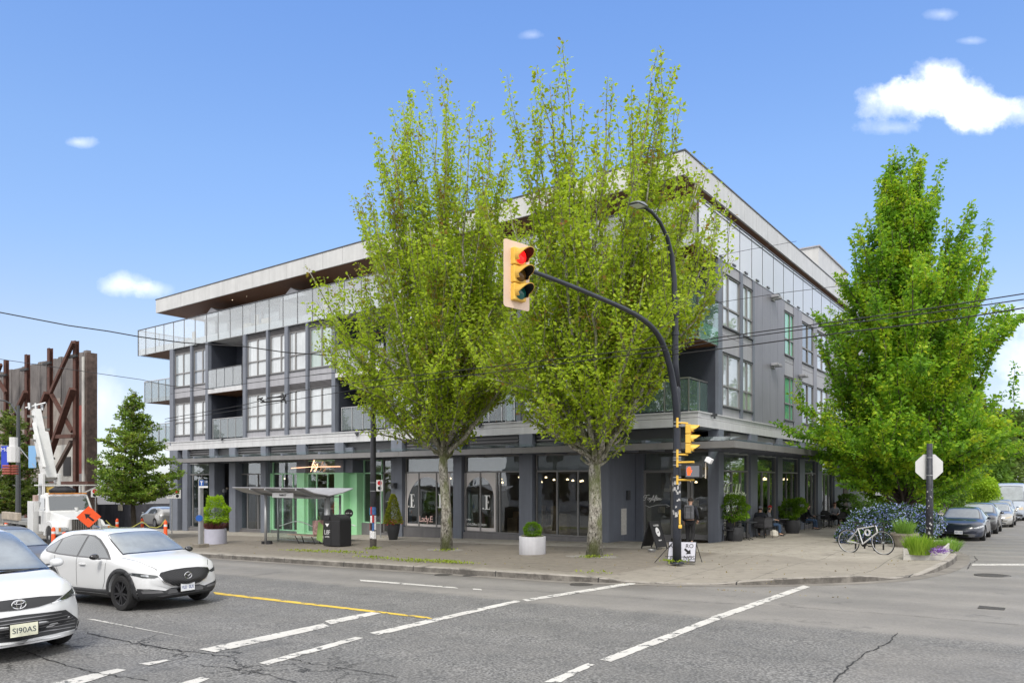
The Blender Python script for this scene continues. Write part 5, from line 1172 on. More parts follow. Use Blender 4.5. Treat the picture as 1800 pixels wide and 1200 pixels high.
    def decal(s, name, poly, axis, mt, off=.004, par=None, step=.07, both=False, thick=0):
        """polygon given in a plane and wrapped onto the bodywork. axis '+x' front (y,z), '-x' rear, 'y' sides (x,z), '+z' top (x,y)"""
        obs = []
        for sg in ((1, -1) if both or axis == 'y' else (1,)):
            pl = [(p[0], p[1]*sg) for p in poly] if axis == '+z' else [(p[0]*(sg if axis in ('+x','-x') else 1), p[1]) for p in poly]
            bm = bmesh.new(); f = bm.faces.new([bm.verts.new((p[0], p[1], 0)) for p in pl])
            xs_ = [p[0] for p in pl]; ys_ = [p[1] for p in pl]
            for ax, lo, hi in ((0, min(xs_), max(xs_)), (1, min(ys_), max(ys_))):
                v = lo+step
                while v < hi-1e-4:
                    bmesh.ops.bisect_plane(bm, geom=bm.verts[:]+bm.edges[:]+bm.faces[:], plane_co=(v,0,0) if ax == 0 else (0,v,0), plane_no=(1,0,0) if ax == 0 else (0,1,0), dist=1e-5); v += step
            bad = []
            for v in bm.verts:
                a, b_ = v.co.x, v.co.y
                if axis in ('+x','-x'): og, dr = Vector((5 if axis == '+x' else -5, a, b_)), Vector((-1 if axis == '+x' else 1, 0, 0))
                elif axis == 'y': og, dr = Vector((a, 3*sg, b_)), Vector((0, -sg, 0))
                else: og, dr = Vector((a, b_, 5)), Vector((0, 0, -1))
                hit, nn_, i_, d_ = s.bvh.ray_cast(og, dr)
                if hit is None: bad.append(v); continue
                if nn_.dot(dr) > 0: nn_ = -nn_
                v.co = hit+nn_*off
            if bad: bmesh.ops.delete(bm, geom=bad, context='VERTS')
            bmesh.ops.recalc_face_normals(bm, faces=bm.faces)
            me = bpy.data.meshes.new(name); bm.to_mesh(me); bm.free(); me.materials.append(mt)
            me.polygons.foreach_set('use_smooth', [True]*len(me.polygons))
            o = bpy.data.objects.new(name, me); COL.objects.link(o); o.parent = par or s.T
            if thick: sd_ = o.modifiers.new('s', 'SOLIDIFY'); sd_.thickness = thick; sd_.offset = 1
            obs.append(o)
        return obs
    def hit(s, og, dr): return s.bvh.ray_cast(Vector(og), Vector(dr))[0]
    def seam(s, pts, axis='y', w=.010, mt=None, name='panel_gap', off=.003):
        P = []
        for a, b_ in zip(pts[:-1], pts[1:]):
            d = Vector((b_[0]-a[0], b_[1]-a[1])); n_ = Vector((-d.y, d.x)).normalized()*w/2
            P.append([(a[0]-n_.x, a[1]-n_.y), (b_[0]-n_.x, b_[1]-n_.y), (b_[0]+n_.x, b_[1]+n_.y), (a[0]+n_.x, a[1]+n_.y)])
        for q in P: s.decal(name, q, axis, mt or GBLK, off)
    def mirrors(s, x, y, z, mt, k=1.0):
        for sg in (1, -1):
            m = MB(); q = [(-.07,-.11,-.06),(.05,-.10,-.07),(.09,-.02,-.06),(.08,.10,-.05),(-.07,.11,-.06),(-.07,-.11,.07),(.03,-.09,.08),(.07,-.02,.08),(.05,.09,.07),(-.07,.11,.06)]
            m.add([(x+a*k, sg*(y+.12*k+b_*k), z+c_*k) for a, b_, c_ in q], [(0,1,2,3,4),(9,8,7,6,5),(0,5,6,1),(1,6,7,2),(2,7,8,3),(3,8,9,4),(4,9,5,0)])
            m.bar((x, sg*(y-.02), z-.05), (x, sg*(y+.08), z-.04), .08, .03); o = s.part(m, 'mirror', mt); sb = o.modifiers.new('s', 'SUBSURF'); sb.levels = 2; sb.render_levels = 2; o.data.polygons.foreach_set('use_smooth', [True]*len(o.data.polygons))
    def handles(s, pts, mt=None):
        for (x, z) in pts:
            for sg in (1, -1):
                h = s.hit((x, 3*sg, z), (0, -sg, 0))
                if h is None: continue
                m = MB(); m.box(x-.10, x+.10, h.y+.004*sg, h.y+.035*sg, z-.014, z+.014); s.part(m, 'door_handle', mt or s.body.data.materials[0], bevel=.008)
    def plate(s, txt, z, y=0, mt=PLATE, lm=PLB, frame_=True, x_off=.02, wd=.30, ht=.15):
        h = s.hit((5, y, z), (-1, 0, 0)); x = (h.x if h else s.sp['top'][-1][0])+x_off
        m = MB(); m.box(x, x+.006, y-wd/2, y+wd/2, z-ht/2, z+ht/2); po = s.part(m, 'licence_plate', mt)
        if frame_: m = MB(); m.box(x-.006, x+.003, y-wd/2-.012, y+wd/2+.012, z-ht/2-.014, z+ht/2+.012); s.part(m, 'plate_frame', GBLK, po)
        vs, fs = text_mesh(txt, ht*.62, .002, spacing=1.0); wx_ = max(abs(v[0]) for v in vs); kx = min(1, wd*.43/wx_); vs = [(v[0]*kx, v[1], v[2]) for v in vs]; M = frame((x+.008, y, z-.006), (0,1,0), (0,0,1)); m = MB(); m.add(vs, fs, M); s.part(m, 'plate_number', lm, po); return po
def ring_poly(cx_, cz, r0, r1, a0, a1, k=18):
    return [(cx_+math.cos(a0+(a1-a0)*i/k)*r1, cz+math.sin(a0+(a1-a0)*i/k)*r1) for i in range(k+1)]+[(cx_+math.cos(a1+(a0-a1)*i/k)*r0, cz+math.sin(a1+(a0-a1)*i/k)*r0) for i in range(k+1)]
# ---------------- white crossover in the near lane
mzh = R(4.5); mzc = Vector((-14.93, 7.97, 0))-Vector((math.cos(mzh), math.sin(mzh), 0))*1.33
c = Car('parked_car', 'white crossover with black wheel arches and a mesh grille, driving out of the left lane', (mzc.x, mzc.y, GZ(mzc.x, mzc.y)), mzh, SUV, WHITE, rim=RIMD)
c.T.name = 'crossover_car'
c.T.rotation_euler = (0, R(-1.3), mzh); c.T.scale = (1.02,)*3
c.body.data.materials.append(TRIM)
for pg in c.body.data.polygons:
    if (pg.center.z < .37 and abs(pg.center.x) > 1.9) or pg.center.z < .30: pg.material_index = 1
for wx in SUV['wx']: c.decal('arch_trim', ring_poly(wx, .345, .395, .48, R(-22), R(202)), 'y', TRIM, .010, step=.06, thick=.006)
c.decal('sill_trim', [(-.92,.21),(.92,.21),(.90,.40),(.5,.385),(-.5,.385),(-.90,.40)], 'y', TRIM, .008, step=.1, thick=.006)
c.decal('bumper_trim', [(-.86,.24),(.86,.24),(.88,.46),(.70,.44),(.42,.38),(.30,.425),(-.30,.425),(-.42,.38),(-.70,.44),(-.88,.46)], '+x', TRIM, .010, thick=.004)
c.decal('lower_intake', [(-.40,.31),(.40,.31),(.34,.40),(-.34,.40)], '+x', GBLK, .018)
for sg in (1, -1): c.decal('bumper_insert', [(sg*.46,.34),(sg*.78,.36),(sg*.80,.41),(sg*.50,.385)], '+x', mat('satin_grey_plastic', (.11,.11,.115), .4), .018)
gp_ = [(-.50,.735),(-.30,.765),(0,.775),(.30,.765),(.50,.735),(.535,.68),(.44,.55),(.28,.475),(0,.455),(-.28,.475),(-.44,.55),(-.535,.68)]
def m_mesh():
    b = NB('mesh_grille'); tc = b.N.new('ShaderNodeTexCoord').outputs['Object']; p = b.N.new('ShaderNodeSeparateXYZ'); b.L.new(tc, p.inputs[0])
    a = b.math('SINE', b.math('ADD', b.math('MULTIPLY', p.outputs[1], 105), b.math('MULTIPLY', p.outputs[2], 150))); d = b.math('SINE', b.math('SUBTRACT', b.math('MULTIPLY', p.outputs[1], 105), b.math('MULTIPLY', p.outputs[2], 150)))
    k = b.math('MULTIPLY', b.rng(a, .35, .95), b.rng(d, .35, .95)); b.put(b.b.inputs['Base Color'], b.mix(k, (.005,.005,.006), (.22,.225,.24))); b.b.inputs['Roughness'].default_value = .3; b.bump(k, .6, .01); return b.m
c.decal('grille_surround', [(p[0]*1.05, .60+(p[1]-.60)*1.10-.012) for p in gp_], '+x', CHROME, .010); c.decal('grille', gp_, '+x', m_mesh(), .018, step=.05)
for sg in (1, -1):
    c.decal('headlight', [(sg*.52,.665),(sg*.60,.69),(sg*.875,.755),(sg*.86,.70),(sg*.78,.655),(sg*.62,.635)], '+x', LAMPD, .008, step=.04)
    c.decal('headlight_lens', [(sg*.70,.665),(sg*.79,.685),(sg*.79,.715),(sg*.70,.70)], '+x', LAMP, .014, step=.04)
h = c.hit((5,0,.635), (-1,0,0)); m = MB(); ex = h.x+.03
m.tube([(ex, .078*math.cos(a), .64+.062*math.sin(a)) for a in [i*math.pi/12 for i in range(25)]], .008, 6)
m.tube([(ex,-.070,.665),(ex,-.035,.655),(ex,0,.622),(ex,.035,.655),(ex,.070,.665)], .008, 6); c.part(m, 'emblem', CHROME)
gl = [(.93,.985),(.62,1.16),(.28,1.34),(.02,1.415),(-.4,1.44),(-.85,1.42),(-1.2,1.335),(-1.5,1.20),(-1.64,1.125),(-1.5,1.075),(-1.0,1.035),(-.3,1.005)]
c.decal('window_surround', [(p[0]*1.012+.005, p[1]+(.012 if p[1] > 1.13 else -.012)) for p in gl], 'y', GBLK, .003)
c.decal('front_side_window', [(.86,.995),(.58,1.16),(.26,1.325),(.0,1.395),(-.16,1.41),(-.20,1.015)], 'y', CARG, .007)
c.decal('rear_side_window', [(-.27,1.018),(-.23,1.41),(-.55,1.42),(-.86,1.405),(-1.12,1.34),(-1.12,1.06),(-.9,1.04)], 'y', CARG, .007)
c.decal('quarter_window', [(-1.17,1.065),(-1.17,1.325),(-1.42,1.22),(-1.56,1.125),(-1.45,1.085)], 'y', CARG, .007)
c.decal('windshield_border', [(1.09,-.68),(.60,-.635),(.37,-.58),(.36,0),(.37,.58),(.60,.635),(1.09,.68),(1.13,.4),(1.15,0),(1.13,-.4)], '+z', GBLK, .003)
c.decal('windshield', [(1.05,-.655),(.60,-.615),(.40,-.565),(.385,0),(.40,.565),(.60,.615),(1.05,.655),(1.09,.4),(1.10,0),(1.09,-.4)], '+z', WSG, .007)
c.seam([(.82,.98),(.80,.55),(.72,.40)]); c.seam([(-.25,1.0),(-.24,.42)]); c.seam([(-1.12,1.05),(-1.1,.85),(-.90,.62),(-.84,.42)])
c.seam([(1.13,-.74),(1.5,-.72),(1.85,-.66),(2.0,-.55)], '+z', .008); c.seam([(1.13,.74),(1.5,.72),(1.85,.66),(2.0,.55)], '+z', .008)
c.mirrors(.68, .90, 1.03, GBLK, 1.05); c.handles([(.0,.86),(-.98,.89)]); c.plate('VL0 · 0LX', .415, x_off=.055)
m = MB(); m.add([(-1.25,-.03,1.515),(-.98,-.03,1.545),(-1.25,.03,1.515),(-.98,.03,1.545),(-1.22,0,1.60)], [(0,1,4),(1,3,4),(3,2,4),(2,0,4)]); c.part(m, 'roof_antenna', GBLK)
# ---------------- white minivan cut by the left edge
tyh = R(2); tyc = Vector((-11.20, 4.02, 0))-Vector((math.cos(tyh), math.sin(tyh), 0))*2.52
c = Car('minivan', 'white minivan with wide slatted grille at the lower left edge of the photo', (tyc.x, tyc.y, GZ(tyc.x, tyc.y)), tyh, MINIVAN, WHITE)
c.T.rotation_euler = (0, R(-1.3), tyh); c.T.scale = (1.01,)*3
c.decal('windshield_border', [(1.60,-.80),(.75,-.74),(.50,-.68),(.49,0),(.50,.68),(.75,.74),(1.60,.80),(1.68,.4),(1.70,0),(1.68,-.4)], '+z', GBLK, .003)
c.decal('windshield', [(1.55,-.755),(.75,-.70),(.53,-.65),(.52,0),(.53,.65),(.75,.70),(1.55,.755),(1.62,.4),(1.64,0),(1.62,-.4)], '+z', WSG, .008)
m = MB(); m.tube([(1.66,-.5,1.15),(1.62,.1,1.17),(1.58,.62,1.14)], .012, 6); c.part(m, 'wiper', GBLK)
c.decal('upper_grille', [(-.60,.80),(-.3,.825),(0,.83),(.3,.825),(.60,.80),(.66,.82),(.45,.735),(.25,.70),(0,.69),(-.25,.70),(-.45,.735),(-.66,.82)], '+x', TRIM, .010, step=.05)
for sg in (1, -1):
    c.decal('headlight', [(sg*.50,.735),(sg*.66,.815),(sg*.93,.90),(sg*.925,.80),(sg*.86,.74),(sg*.84,.78),(sg*.66,.745)], '+x', LAMPD, .010, step=.04)
    c.decal('headlight_lens', [(sg*.74,.78),(sg*.90,.83),(sg*.90,.79),(sg*.80,.755)], '+x', LAMP, .016, step=.04)
    c.decal('headlight_trim', [(sg*.42,.715),(sg*.62,.745),(sg*.64,.755),(sg*.42,.727)], '+x', CHROME, .018, step=.04)
gl_ = [(-.80,.30),(-.86,.42),(-.62,.60),(0,.625),(.62,.60),(.86,.42),(.80,.30),(0,.275)]
c.decal('lower_grille', gl_, '+x', TRIM, .008, step=.06)
for k in range(6):
    z = .33+k*.048; w_ = .78 if k < 3 else .84-.10*(k-2)
    c.decal('grille_slat', [(-w_,z),(w_,z),(w_,z+.010),(0,z+.014),(-w_,z+.010)], '+x', mat('slat_grey', (.22,.22,.23), .35, .5), .018, step=.06)
c.decal('bumper_lip', [(-.90,.245),(.90,.245),(.93,.285),(0,.265),(-.93,.285)], '+x', WHITE, .022, step=.06); 
for sg in (1, -1): c.decal('corner_duct', [(sg*.84,.29),(sg*.93,.30),(sg*.955,.40),(sg*.90,.37)], '+x', TRIM, .012, step=.05)
h = c.hit((5,0,.77), (-1,0,0)); ex = h.x+.03; m = MB()
el = lambda a_, b_, cy, cz: [(ex, cy+a_*math.cos(q), cz+b_*math.sin(q)) for q in [i*math.pi/12 for i in range(25)]]
m.tube(el(.085,.058,0,.765), .008, 6); m.tube(el(.03,.056,0,.765), .006, 6); m.tube(el(.062,.022,0,.79), .006, 6); c.part(m, 'emblem', CHROME)
c.plate('SI90AS', .44, y=.02, mt=mat('plate_cream', (.70,.70,.55), .5, nz=(6,.3)), lm=mat('plate_dark_letters', (.03,.05,.07), .5), x_off=.03, wd=.33, ht=.165)
gl = [(1.35,1.06),(.95,1.30),(.5,1.55),(.1,1.62),(-1,1.64),(-2.2,1.58),(-2.35,1.2),(-1.2,1.14),(0,1.07)]
c.decal('side_window', gl, 'y', CARG, .006); c.mirrors(1.02, .98, 1.16, WHITE, 1.15); c.seam([(1.1,1.05),(1.12,.6),(1.05,.3)]); c.seam([(-.05,1.05),(-.05,.3)]); c.handles([(.15,.93),(-.3,.93)])
for wx in MINIVAN['wx']: c.decal('arch_trim', ring_poly(wx, .36, .40, .435, R(-10), R(190)), 'y', GBLK, .004, step=.08)
# ---------------- generic cars
def generic(name, label, loc, rz, sp, pm, lamp=LAMPD, txt=None, grille=True, group=None, rim=RIMS, cat='car', glassx=None):
    c = Car(name, label, loc, rz, sp, pm, group, rim, cat)
    tp = sp['top']; dx = {id(SUV):0, id(SEDAN):1}.get(id(sp), 2)
    if sp is SEDAN:
        c.decal('windshield_border', [(1.25,-.70),(.75,-.64),(.42,-.57),(.41,0),(.42,.57),(.75,.64),(1.25,.70),(1.31,.4),(1.33,0),(1.31,-.4)], '+z', GBLK, .003)
        c.decal('windshield', [(1.20,-.66),(.75,-.60),(.46,-.53),(.45,0),(.46,.53),(.75,.60),(1.20,.66),(1.26,.4),(1.28,0),(1.26,-.4)], '+z', WSG, .007)
        c.decal('side_window', [(1.0,.91),(.6,1.13),(.2,1.30),(-.2,1.345),(-.8,1.30),(-1.3,1.15),(-1.6,1.02),(-1.3,.985),(-.3,.955)], 'y', CARG, .006)
        c.seam([(.95,.9),(.95,.5),(.85,.3)]); c.seam([(-.2,.95),(-.18,.3)]); c.mirrors(.78,.88,.97,pm); c.handles([(.0,.80),(-1.05,.83)])
        for sg in (1, -1): c.decal('headlight', [(sg*.52,.585),(sg*.66,.64),(sg*.84,.70),(sg*.865,.655),(sg*.78,.60),(sg*.62,.56)], '+x', lamp, .008, step=.04)
        c.decal('lower_intake', [(-.55,.22),(.55,.22),(.60,.30),(.40,.335),(-.40,.335),(-.60,.30)], '+x', GBLK, .010)
        if grille: c.decal('grille', [(-.42,.42),(.42,.42),(.46,.53),(.2,.56),(-.2,.56),(-.46,.53)], '+x', GBLK, .010)
    elif sp is SUV:
        c.decal('windshield_border', [(1.09,-.68),(.60,-.635),(.37,-.58),(.36,0),(.37,.58),(.60,.635),(1.09,.68),(1.13,.4),(1.15,0),(1.13,-.4)], '+z', GBLK, .003)
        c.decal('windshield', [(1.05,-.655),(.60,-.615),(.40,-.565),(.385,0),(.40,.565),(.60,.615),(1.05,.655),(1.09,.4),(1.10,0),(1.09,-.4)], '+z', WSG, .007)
        c.decal('side_window', [(.86,1.0),(.58,1.16),(.26,1.33),(.0,1.40),(-.9,1.41),(-1.3,1.30),(-1.6,1.14),(-1.3,1.08)], 'y', CARG, .006)
        c.mirrors(.68,.90,1.05,pm); c.seam([(.82,.98),(.72,.40)]); c.seam([(-.25,1.0),(-.24,.42)]); c.handles([(.0,.86),(-.98,.89)])
        for sg in (1, -1): c.decal('headlight', [(sg*.50,.68),(sg*.60,.72),(sg*.86,.78),(sg*.86,.70),(sg*.62,.64)], '+x', lamp, .008, step=.04)
        c.decal('grille', [(-.45,.72),(.45,.72),(.42,.50),(-.42,.50)], '+x', GBLK, .012); c.decal('lower_intake', [(-.7,.25),(.7,.25),(.66,.38),(-.66,.38)], '+x', TRIM, .010)
    else:
        c.decal('windshield_border', [(2.28,-.86),(1.7,-.84),(1.45,-.78),(1.44,0),(1.45,.78),(1.7,.84),(2.28,.86),(2.33,0)], '+z', GBLK, .004)
        c.decal('windshield', [(2.24,-.80),(1.7,-.78),(1.50,-.73),(1.49,0),(1.50,.73),(1.7,.78),(2.24,.80),(2.29,0)], '+z', WSG, .009)
        c.decal('side_window', [(1.9,1.32),(1.35,1.95),(.7,2.0),(.7,1.36)], 'y', CARG, .006); c.mirrors(1.75,1.02,1.5,GBLK,1.5)
        for sg in (1, -1): c.decal('headlight', [(sg*.55,.95),(sg*.82,1.02),(sg*.84,.82),(sg*.62,.80)], '+x', lamp, .010, step=.05)
        c.decal('grille', [(-.5,1.0),(.5,1.0),(.48,.75),(-.48,.75)], '+x', GBLK, .012); c.decal('lower_intake', [(-.8,.35),(.8,.35),(.8,.5),(-.8,.5)], '+x', TRIM, .012)
    if txt: c.plate(txt, .40 if sp is SEDAN else .45, x_off=.03)
    return c
NAVY = paint('navy_car_paint', (.018,.024,.045)); SILVER = paint('silver_car_paint', (.36,.36,.35), .5); BLACKP = paint('black_car_paint', (.012,.012,.014)); GRYP = mat('grey_car_paint', (.13,.13,.135), .35, .1, coat=.3); BLUEP = paint('steel_blue_paint', (.15,.19,.26), .4); VANP = paint('grey_blue_van_paint', (.34,.38,.44), .3)
pk = 'cars parked along the kerb of the side street'
generic('parked_car', 'dark navy sedan with no grille, first in the row parked on the side street', (-3.55, 38.9, GZ(-3.55,38.9)), R(-90), SEDAN, NAVY, LAMP, 'ND1 · 02E', False, pk)
generic('parked_car', 'black car parked close behind the navy sedan', (-3.45, 45.0, GZ(-3.45,45)), R(-90), SUV, BLACKP, LAMPD, None, True, pk)
generic('parked_car', 'silver sedan with amber-lit headlights, third in the parked row', (-3.2, 53.4, GZ(-3.2,53.4)), R(-90), SEDAN, SILVER, mat('warm_lamp', (.5,.42,.3), .1, coat=1), None, True, pk)
generic('parked_car', 'steel blue car parked between the silver sedan and the van', (-3.4, 60.2, GZ(-3.4,60.2)), R(-90), SUV, BLUEP, LAMPD, None, True, pk)
generic('parked_van', 'tall grey-blue high-roof van at the right edge, last in the parked row', (-3.05, 65.5, GZ(-3,65.5)), R(-90), VAN, VANP, mat('warm_lamp', (.5,.42,.3), .1, coat=1), None, True, pk, cat='van')
generic('waiting_car', 'dark grey car waiting behind the two white cars at the left', (-22.3, 7.55, GZ(-22.3,7.55)), R(3), SUV, GRYP, LAMPD, None, True)
generic('parked_car', 'silver grey car behind the linden, half hidden by the end of the block', (-55.6, 29.5, GZ(-55.6,29.5)+.3), R(172), SUV, SILVER, LAMPD, None, True)
# cars across the street: seen only as reflections in the shop windows
for i, (x, pm, lb) in enumerate([(-24, SILVER, 'silver'), (-17.5, BLUEP, 'blue-grey'), (-31, BLACKP, 'black')]):
    generic('parked_car', '%s car parked across the street, reflected in the shop windows' % lb, (x, -1.2, GZ(x,-1.2)), R(180), SUV if i % 2 else SEDAN, pm)
# ================================================================ street furniture
POLE = mat('black_pole_paint', (.030,.034,.046), .38, .2, nz=(3,.3)); GALV = mat('galvanised_steel', (.40,.41,.42), .45, .7, nz=(5,.12)); YEL = mat('signal_yellow', (.74,.46,.07), .45, nz=(4,.08))
WSIGN = mat('white_sign_face', (.72,.72,.72), .5, nz=(1.5,.05)); BLK = mat('matt_black', (.015,.015,.017), .6); REDP = mat('sign_red', (.55,.02,.03), .5); BLUES = mat('sign_blue', (.02,.10,.38), .5)
# ---- traffic signal pole
p0 = gp(1190, 990, .15)
def signal_head(T, M, lit, board=True, thin=False):
    """three-lens head, local: faces +Z of M, X across, Y up; parts parented to T"""
    for k, (y, col) in enumerate(((.36,'red'),(0,'amber'),(-.36,'green'))):
        m = MB(); 
        m.add(*(lambda b_: (b_.v, b_.f))(MB().box(-.17,.17,y-.172,y+.172,-.20,0)), M)
        ho = m.build('signal_section', YEL, T, bevel=.02)
        lens = {'red': mat('red_lens_lit', (.8,.02,.02), .3, emit=((1,.01,.01), 1.1)) if lit else mat('red_lens_dull', (.35,.03,.02), .3), 'amber': mat('amber_lens_off', (.13,.07,.015), .25), 'green': mat('green_lens_off', (.01,.12,.10), .25, coat=.5)}[col]
        m = MB(); m.lathe([(.15,0),(.14,.02),(.10,.045),(.01,.055)], 20, (0,y,.002), cap=False); m.v = [tuple(M @ Vector(v)) for v in m.v]; m.build('lens', lens, ho, smooth=True)
        m = MB(); vs = []; fs = []; n_ = 18
        for i in range(n_+1):
            a = R(-35)+R(250)*i/n_; ln = .32*(.35+.65*max(0, math.sin(a))**.6) if math.sin(a) > 0 else .10
            for r_, z in ((.165,0),(.165,ln),(.150,ln),(.150,0)): vs.append((math.cos(a)*r_, y+math.sin(a)*r_-z*.10, z))
        for i in range(n_):
            for q in range(3): fs.append((i*4+q, (i+1)*4+q, (i+1)*4+q+1, i*4+q+1))
        m.add(vs, fs, M); v_ = m.build('visor', YEL if not board else mat('visor_yellow', (.60,.36,.06), .5), ho)
        m = MB(); vs = []; fs = []
        for i in range(n_+1):
            a = R(-35)+R(250)*i/n_; ln = .315*(.35+.65*max(0, math.sin(a))**.6) if math.sin(a) > 0 else .095
            for z in (0.01, ln): vs.append((math.cos(a)*.147, y+math.sin(a)*.147-z*.10, z))
        m.add(vs, [(2*i, 2*i+1, 2*i+3, 2*i+2) for i in range(n_)], M); m.build('visor_lining', BLK, v_)
    if board:
        m = MB(); o_ = []
        for cx_, cy_, a0 in ((.30,.62,0),(-.30,.62,90),(-.30,-.62,180),(.30,-.62,270)):
            for k in range(5): a = R(a0+k*22.5); o_.append((cx_+.06*math.cos(a), cy_+.06*math.sin(a)))
        Mb = M @ Matrix.Translation((0,0,-.12)); m.prism(o_, .012, Mb); m.build('backboard', mat('cream_backboard', (.68,.52,.40), .6, nz=(2,.06)), T)
T = thing('traffic_signal_pole', 'tall black signal pole with a curved mast arm at the corner of the pavement', 'signal pole', p0)
m = MB(); m.tube([p0+Vector((0,0,z)) for z in (0,1,3,4.9,5.2)], [.125,.12,.11,.10,.10], 16); m.lathe([(.2,0),(.2,.04),(.15,.06)], 12, p0); m.build('pole', POLE, T, smooth=True)
def arm_pts(lst, X): return [xp(u, v, X) for u, v in lst]
X0 = p0.x
ap = [p0+Vector((0,0,4.0))]+arm_pts([(1187,700),(1180,655),(1168,612),(1152,582),(1128,560),(1098,543),(1060,526),(1000,501),(950,482),(918,470)], X0+.04)
dense = []
for i in range(len(ap)-1):
    q0, q1, q2, q3 = ap[max(i-1,0)], ap[i], ap[i+1], ap[min(i+2,len(ap)-1)]
    for j in range(4): t = j/4; dense.append(.5*((2*q1)+(-q0+q2)*t+(2*q0-5*q1+4*q2-q3)*t*t+(-q0+3*q1-3*q2+q3)*t**3))
dense.append(ap[-1]); m = MB(); m.tube(dense, [.100-.060*i/(len(dense)-1) for i in range(len(dense))], 14); arm_o = m.build('mast_arm', POLE, T, smooth=True)
lp_ = [p0+Vector((.0,.02,5.0))]+arm_pts([(1187,640),(1187,560),(1185,490),(1181,450),(1173,418),(1160,390),(1146,373),(1133,364)], X0)
m = MB(); m.tube(lp_, [.105,.095,.085,.075,.065,.058,.052,.048,.045], 12); m.build('lamp_mast', POLE, T, smooth=True)
for v in (550, 586): q = xp(1187, v, X0); m = MB(); m.tube([q+Vector((0,0,-.05)), q+Vector((0,0,.05))], .11, 12); m.build('collar', POLE, T)
e_ = lp_[-1]; d_ = (xp(1106,352,X0)-e_).normalized(); m = MB(); sd_ = Vector((1,0,0)); upv = sd_.cross(d_)*-1
M = Matrix(((sd_.x,d_.x,upv.x,e_.x),(sd_.y,d_.y,upv.y,e_.y),(sd_.z,d_.z,upv.z,e_.z),(0,0,0,1)))
ph = T; T2 = ph
m.add([(-.06,-.1,-.03),(.06,-.1,-.03),(.17,.15,-.04),(.17,.62,-.03),(.10,.70,-.02),(-.10,.70,-.02),(-.17,.62,-.03),(-.17,.15,-.04),(-.05,-.1,.05),(.05,-.1,.05),(.10,.2,.07),(.10,.55,.04),(-.10,.55,.04),(-.10,.2,.07)],
   [(0,7,6,5,4,3,2,1),(0,1,9,8),(1,2,10,9),(2,3,11,10),(3,4,5,6,12,11),(6,7,13,12),(7,0,8,13),(8,9,10,11,12,13)], M); lo = m.build('lamp_head', mat('lamp_grey', (.20,.21,.22), .4, .3), T)
m = MB(); m.box(-.12,.12,.2,.6,-.055,-.045, M); m.build('lamp_lens', mat('lamp_lens', (.7,.72,.72), .3), lo)
for z_ in (.55,.9,1.3,1.75): pass
m = MB()                                             # stickers and scraped flyers low on the pole
rs_ = random.Random(2)
for k in range(26):
    a = R(rs_.uniform(200, 340)); z = rs_.uniform(1.25, 2.35); w_ = rs_.uniform(.02,.05); h_ = rs_.uniform(.02,.12); c_ = Vector((math.cos(a), math.sin(a), 0)); s_ = Vector((-math.sin(a), math.cos(a), 0)); q = p0+c_*.121+Vector((0,0,z))
    m.add([q-s_*w_, q+s_*w_+Vector((0,0,rs_.uniform(-.03,.03))), q+s_*w_*.7+Vector((0,0,h_)), q-s_*w_*.8+Vector((0,0,h_))], [(0,1,2,3)])
m.build('flyer_scraps', mat('torn_paper', (.38,.38,.38), .8, nz=(9,.4)), T)
m = MB()
for v in (741.5, 748, 794, 804, 808, 817, 838.5, 848.5): q = xp(1190, v, X0); m.lathe([(.112,-.012),(.122,-.012),(.122,.012),(.112,.012)], 16, (p0.x, p0.y, q.z), cap=False)
m.build('band', GALV, T)
hd = xp(912, 483, X0+.05); S1 = thing('traffic_light', 'yellow traffic light with cream backboard and lit red lens hanging from the arm', 'traffic light', hd)
nrm = Vector((.985,-.17,0)).normalized(); Mh = frame(hd+nrm*.05, Vector((0,0,1)).cross(nrm), (0,0,1)); signal_head(S1, Mh, True)
m = MB(); m.tube([hd-nrm*.17+Vector((0,0,.55)), hd-nrm*.17-Vector((0,0,.55))], .025, 8); m.build('mount', GALV, S1)
h2 = xp(1212, 771, X0+.25); S2 = thing('traffic_light', 'yellow traffic light without backboard bracketed to the signal pole above the walk signal', 'traffic light', h2)
n2_ = Vector((.96,.28,0)).normalized(); Mh = frame(h2+n2_*.05, Vector((0,0,1)).cross(n2_), (0,0,1)) @ Matrix.Scale(.78, 4); signal_head(S2, Mh, False, board=False)
m = MB()
for v in (744, 799): q = xp(1196, v, X0); a = Vector((p0.x+.06, p0.y-.11, q.z)); b_ = Vector((h2.x-.05, h2.y-.02, q.z)); m.tube([a, b_], .028, 8); m.tube([a-Vector((0,0,.14)), a+Vector((0,0,.14))], .035, 8)
m.build('bracket', YEL, S2)
h3 = p0+Vector((.58,-.25,0)); h3.z = xp(1214, 829, X0).z; PS = thing('walk_signal', 'walk signal showing an orange raised hand', 'walk signal', h3)
nn3 = Vector((.10,-1,0)).normalized(); M3 = frame(h3, Vector((0,0,1)).cross(nn3), (0,0,1)); m = MB(); m.box(-.225,.225,-.19,.19,-.2,0, M3); ho = m.build('housing', BLK, PS, bevel=.015)
m = MB(); m.box(-.19,.19,-.155,.155,.001,.006, M3); so_ = m.build('screen', mat('signal_screen', (.16,.165,.185), .35), ho)
m = MB()                                             # hand: palm, four fingers and thumb
hx, hy, k_ = -.095, -.03, 1.0
m.prism([(hx-.045,-.11),(hx+.030,-.11),(hx+.040,-.05),(hx+.055,.0),(hx-.060,.0),(hx-.055,-.06)], .003, M3 @ Matrix.Translation((0,0,.007)))
for i, (fx, fl) in enumerate(((-.052,.085),(-.024,.118),(.006,.125),(.036,.105))): m.prism([(hx+fx-.0125,-.005),(hx+fx+.0125,-.005),(hx+fx+.011,fl),(hx+fx,fl+.010),(hx+fx-.011,fl)], .003, M3 @ Matrix.Translation((0,0,.007)))
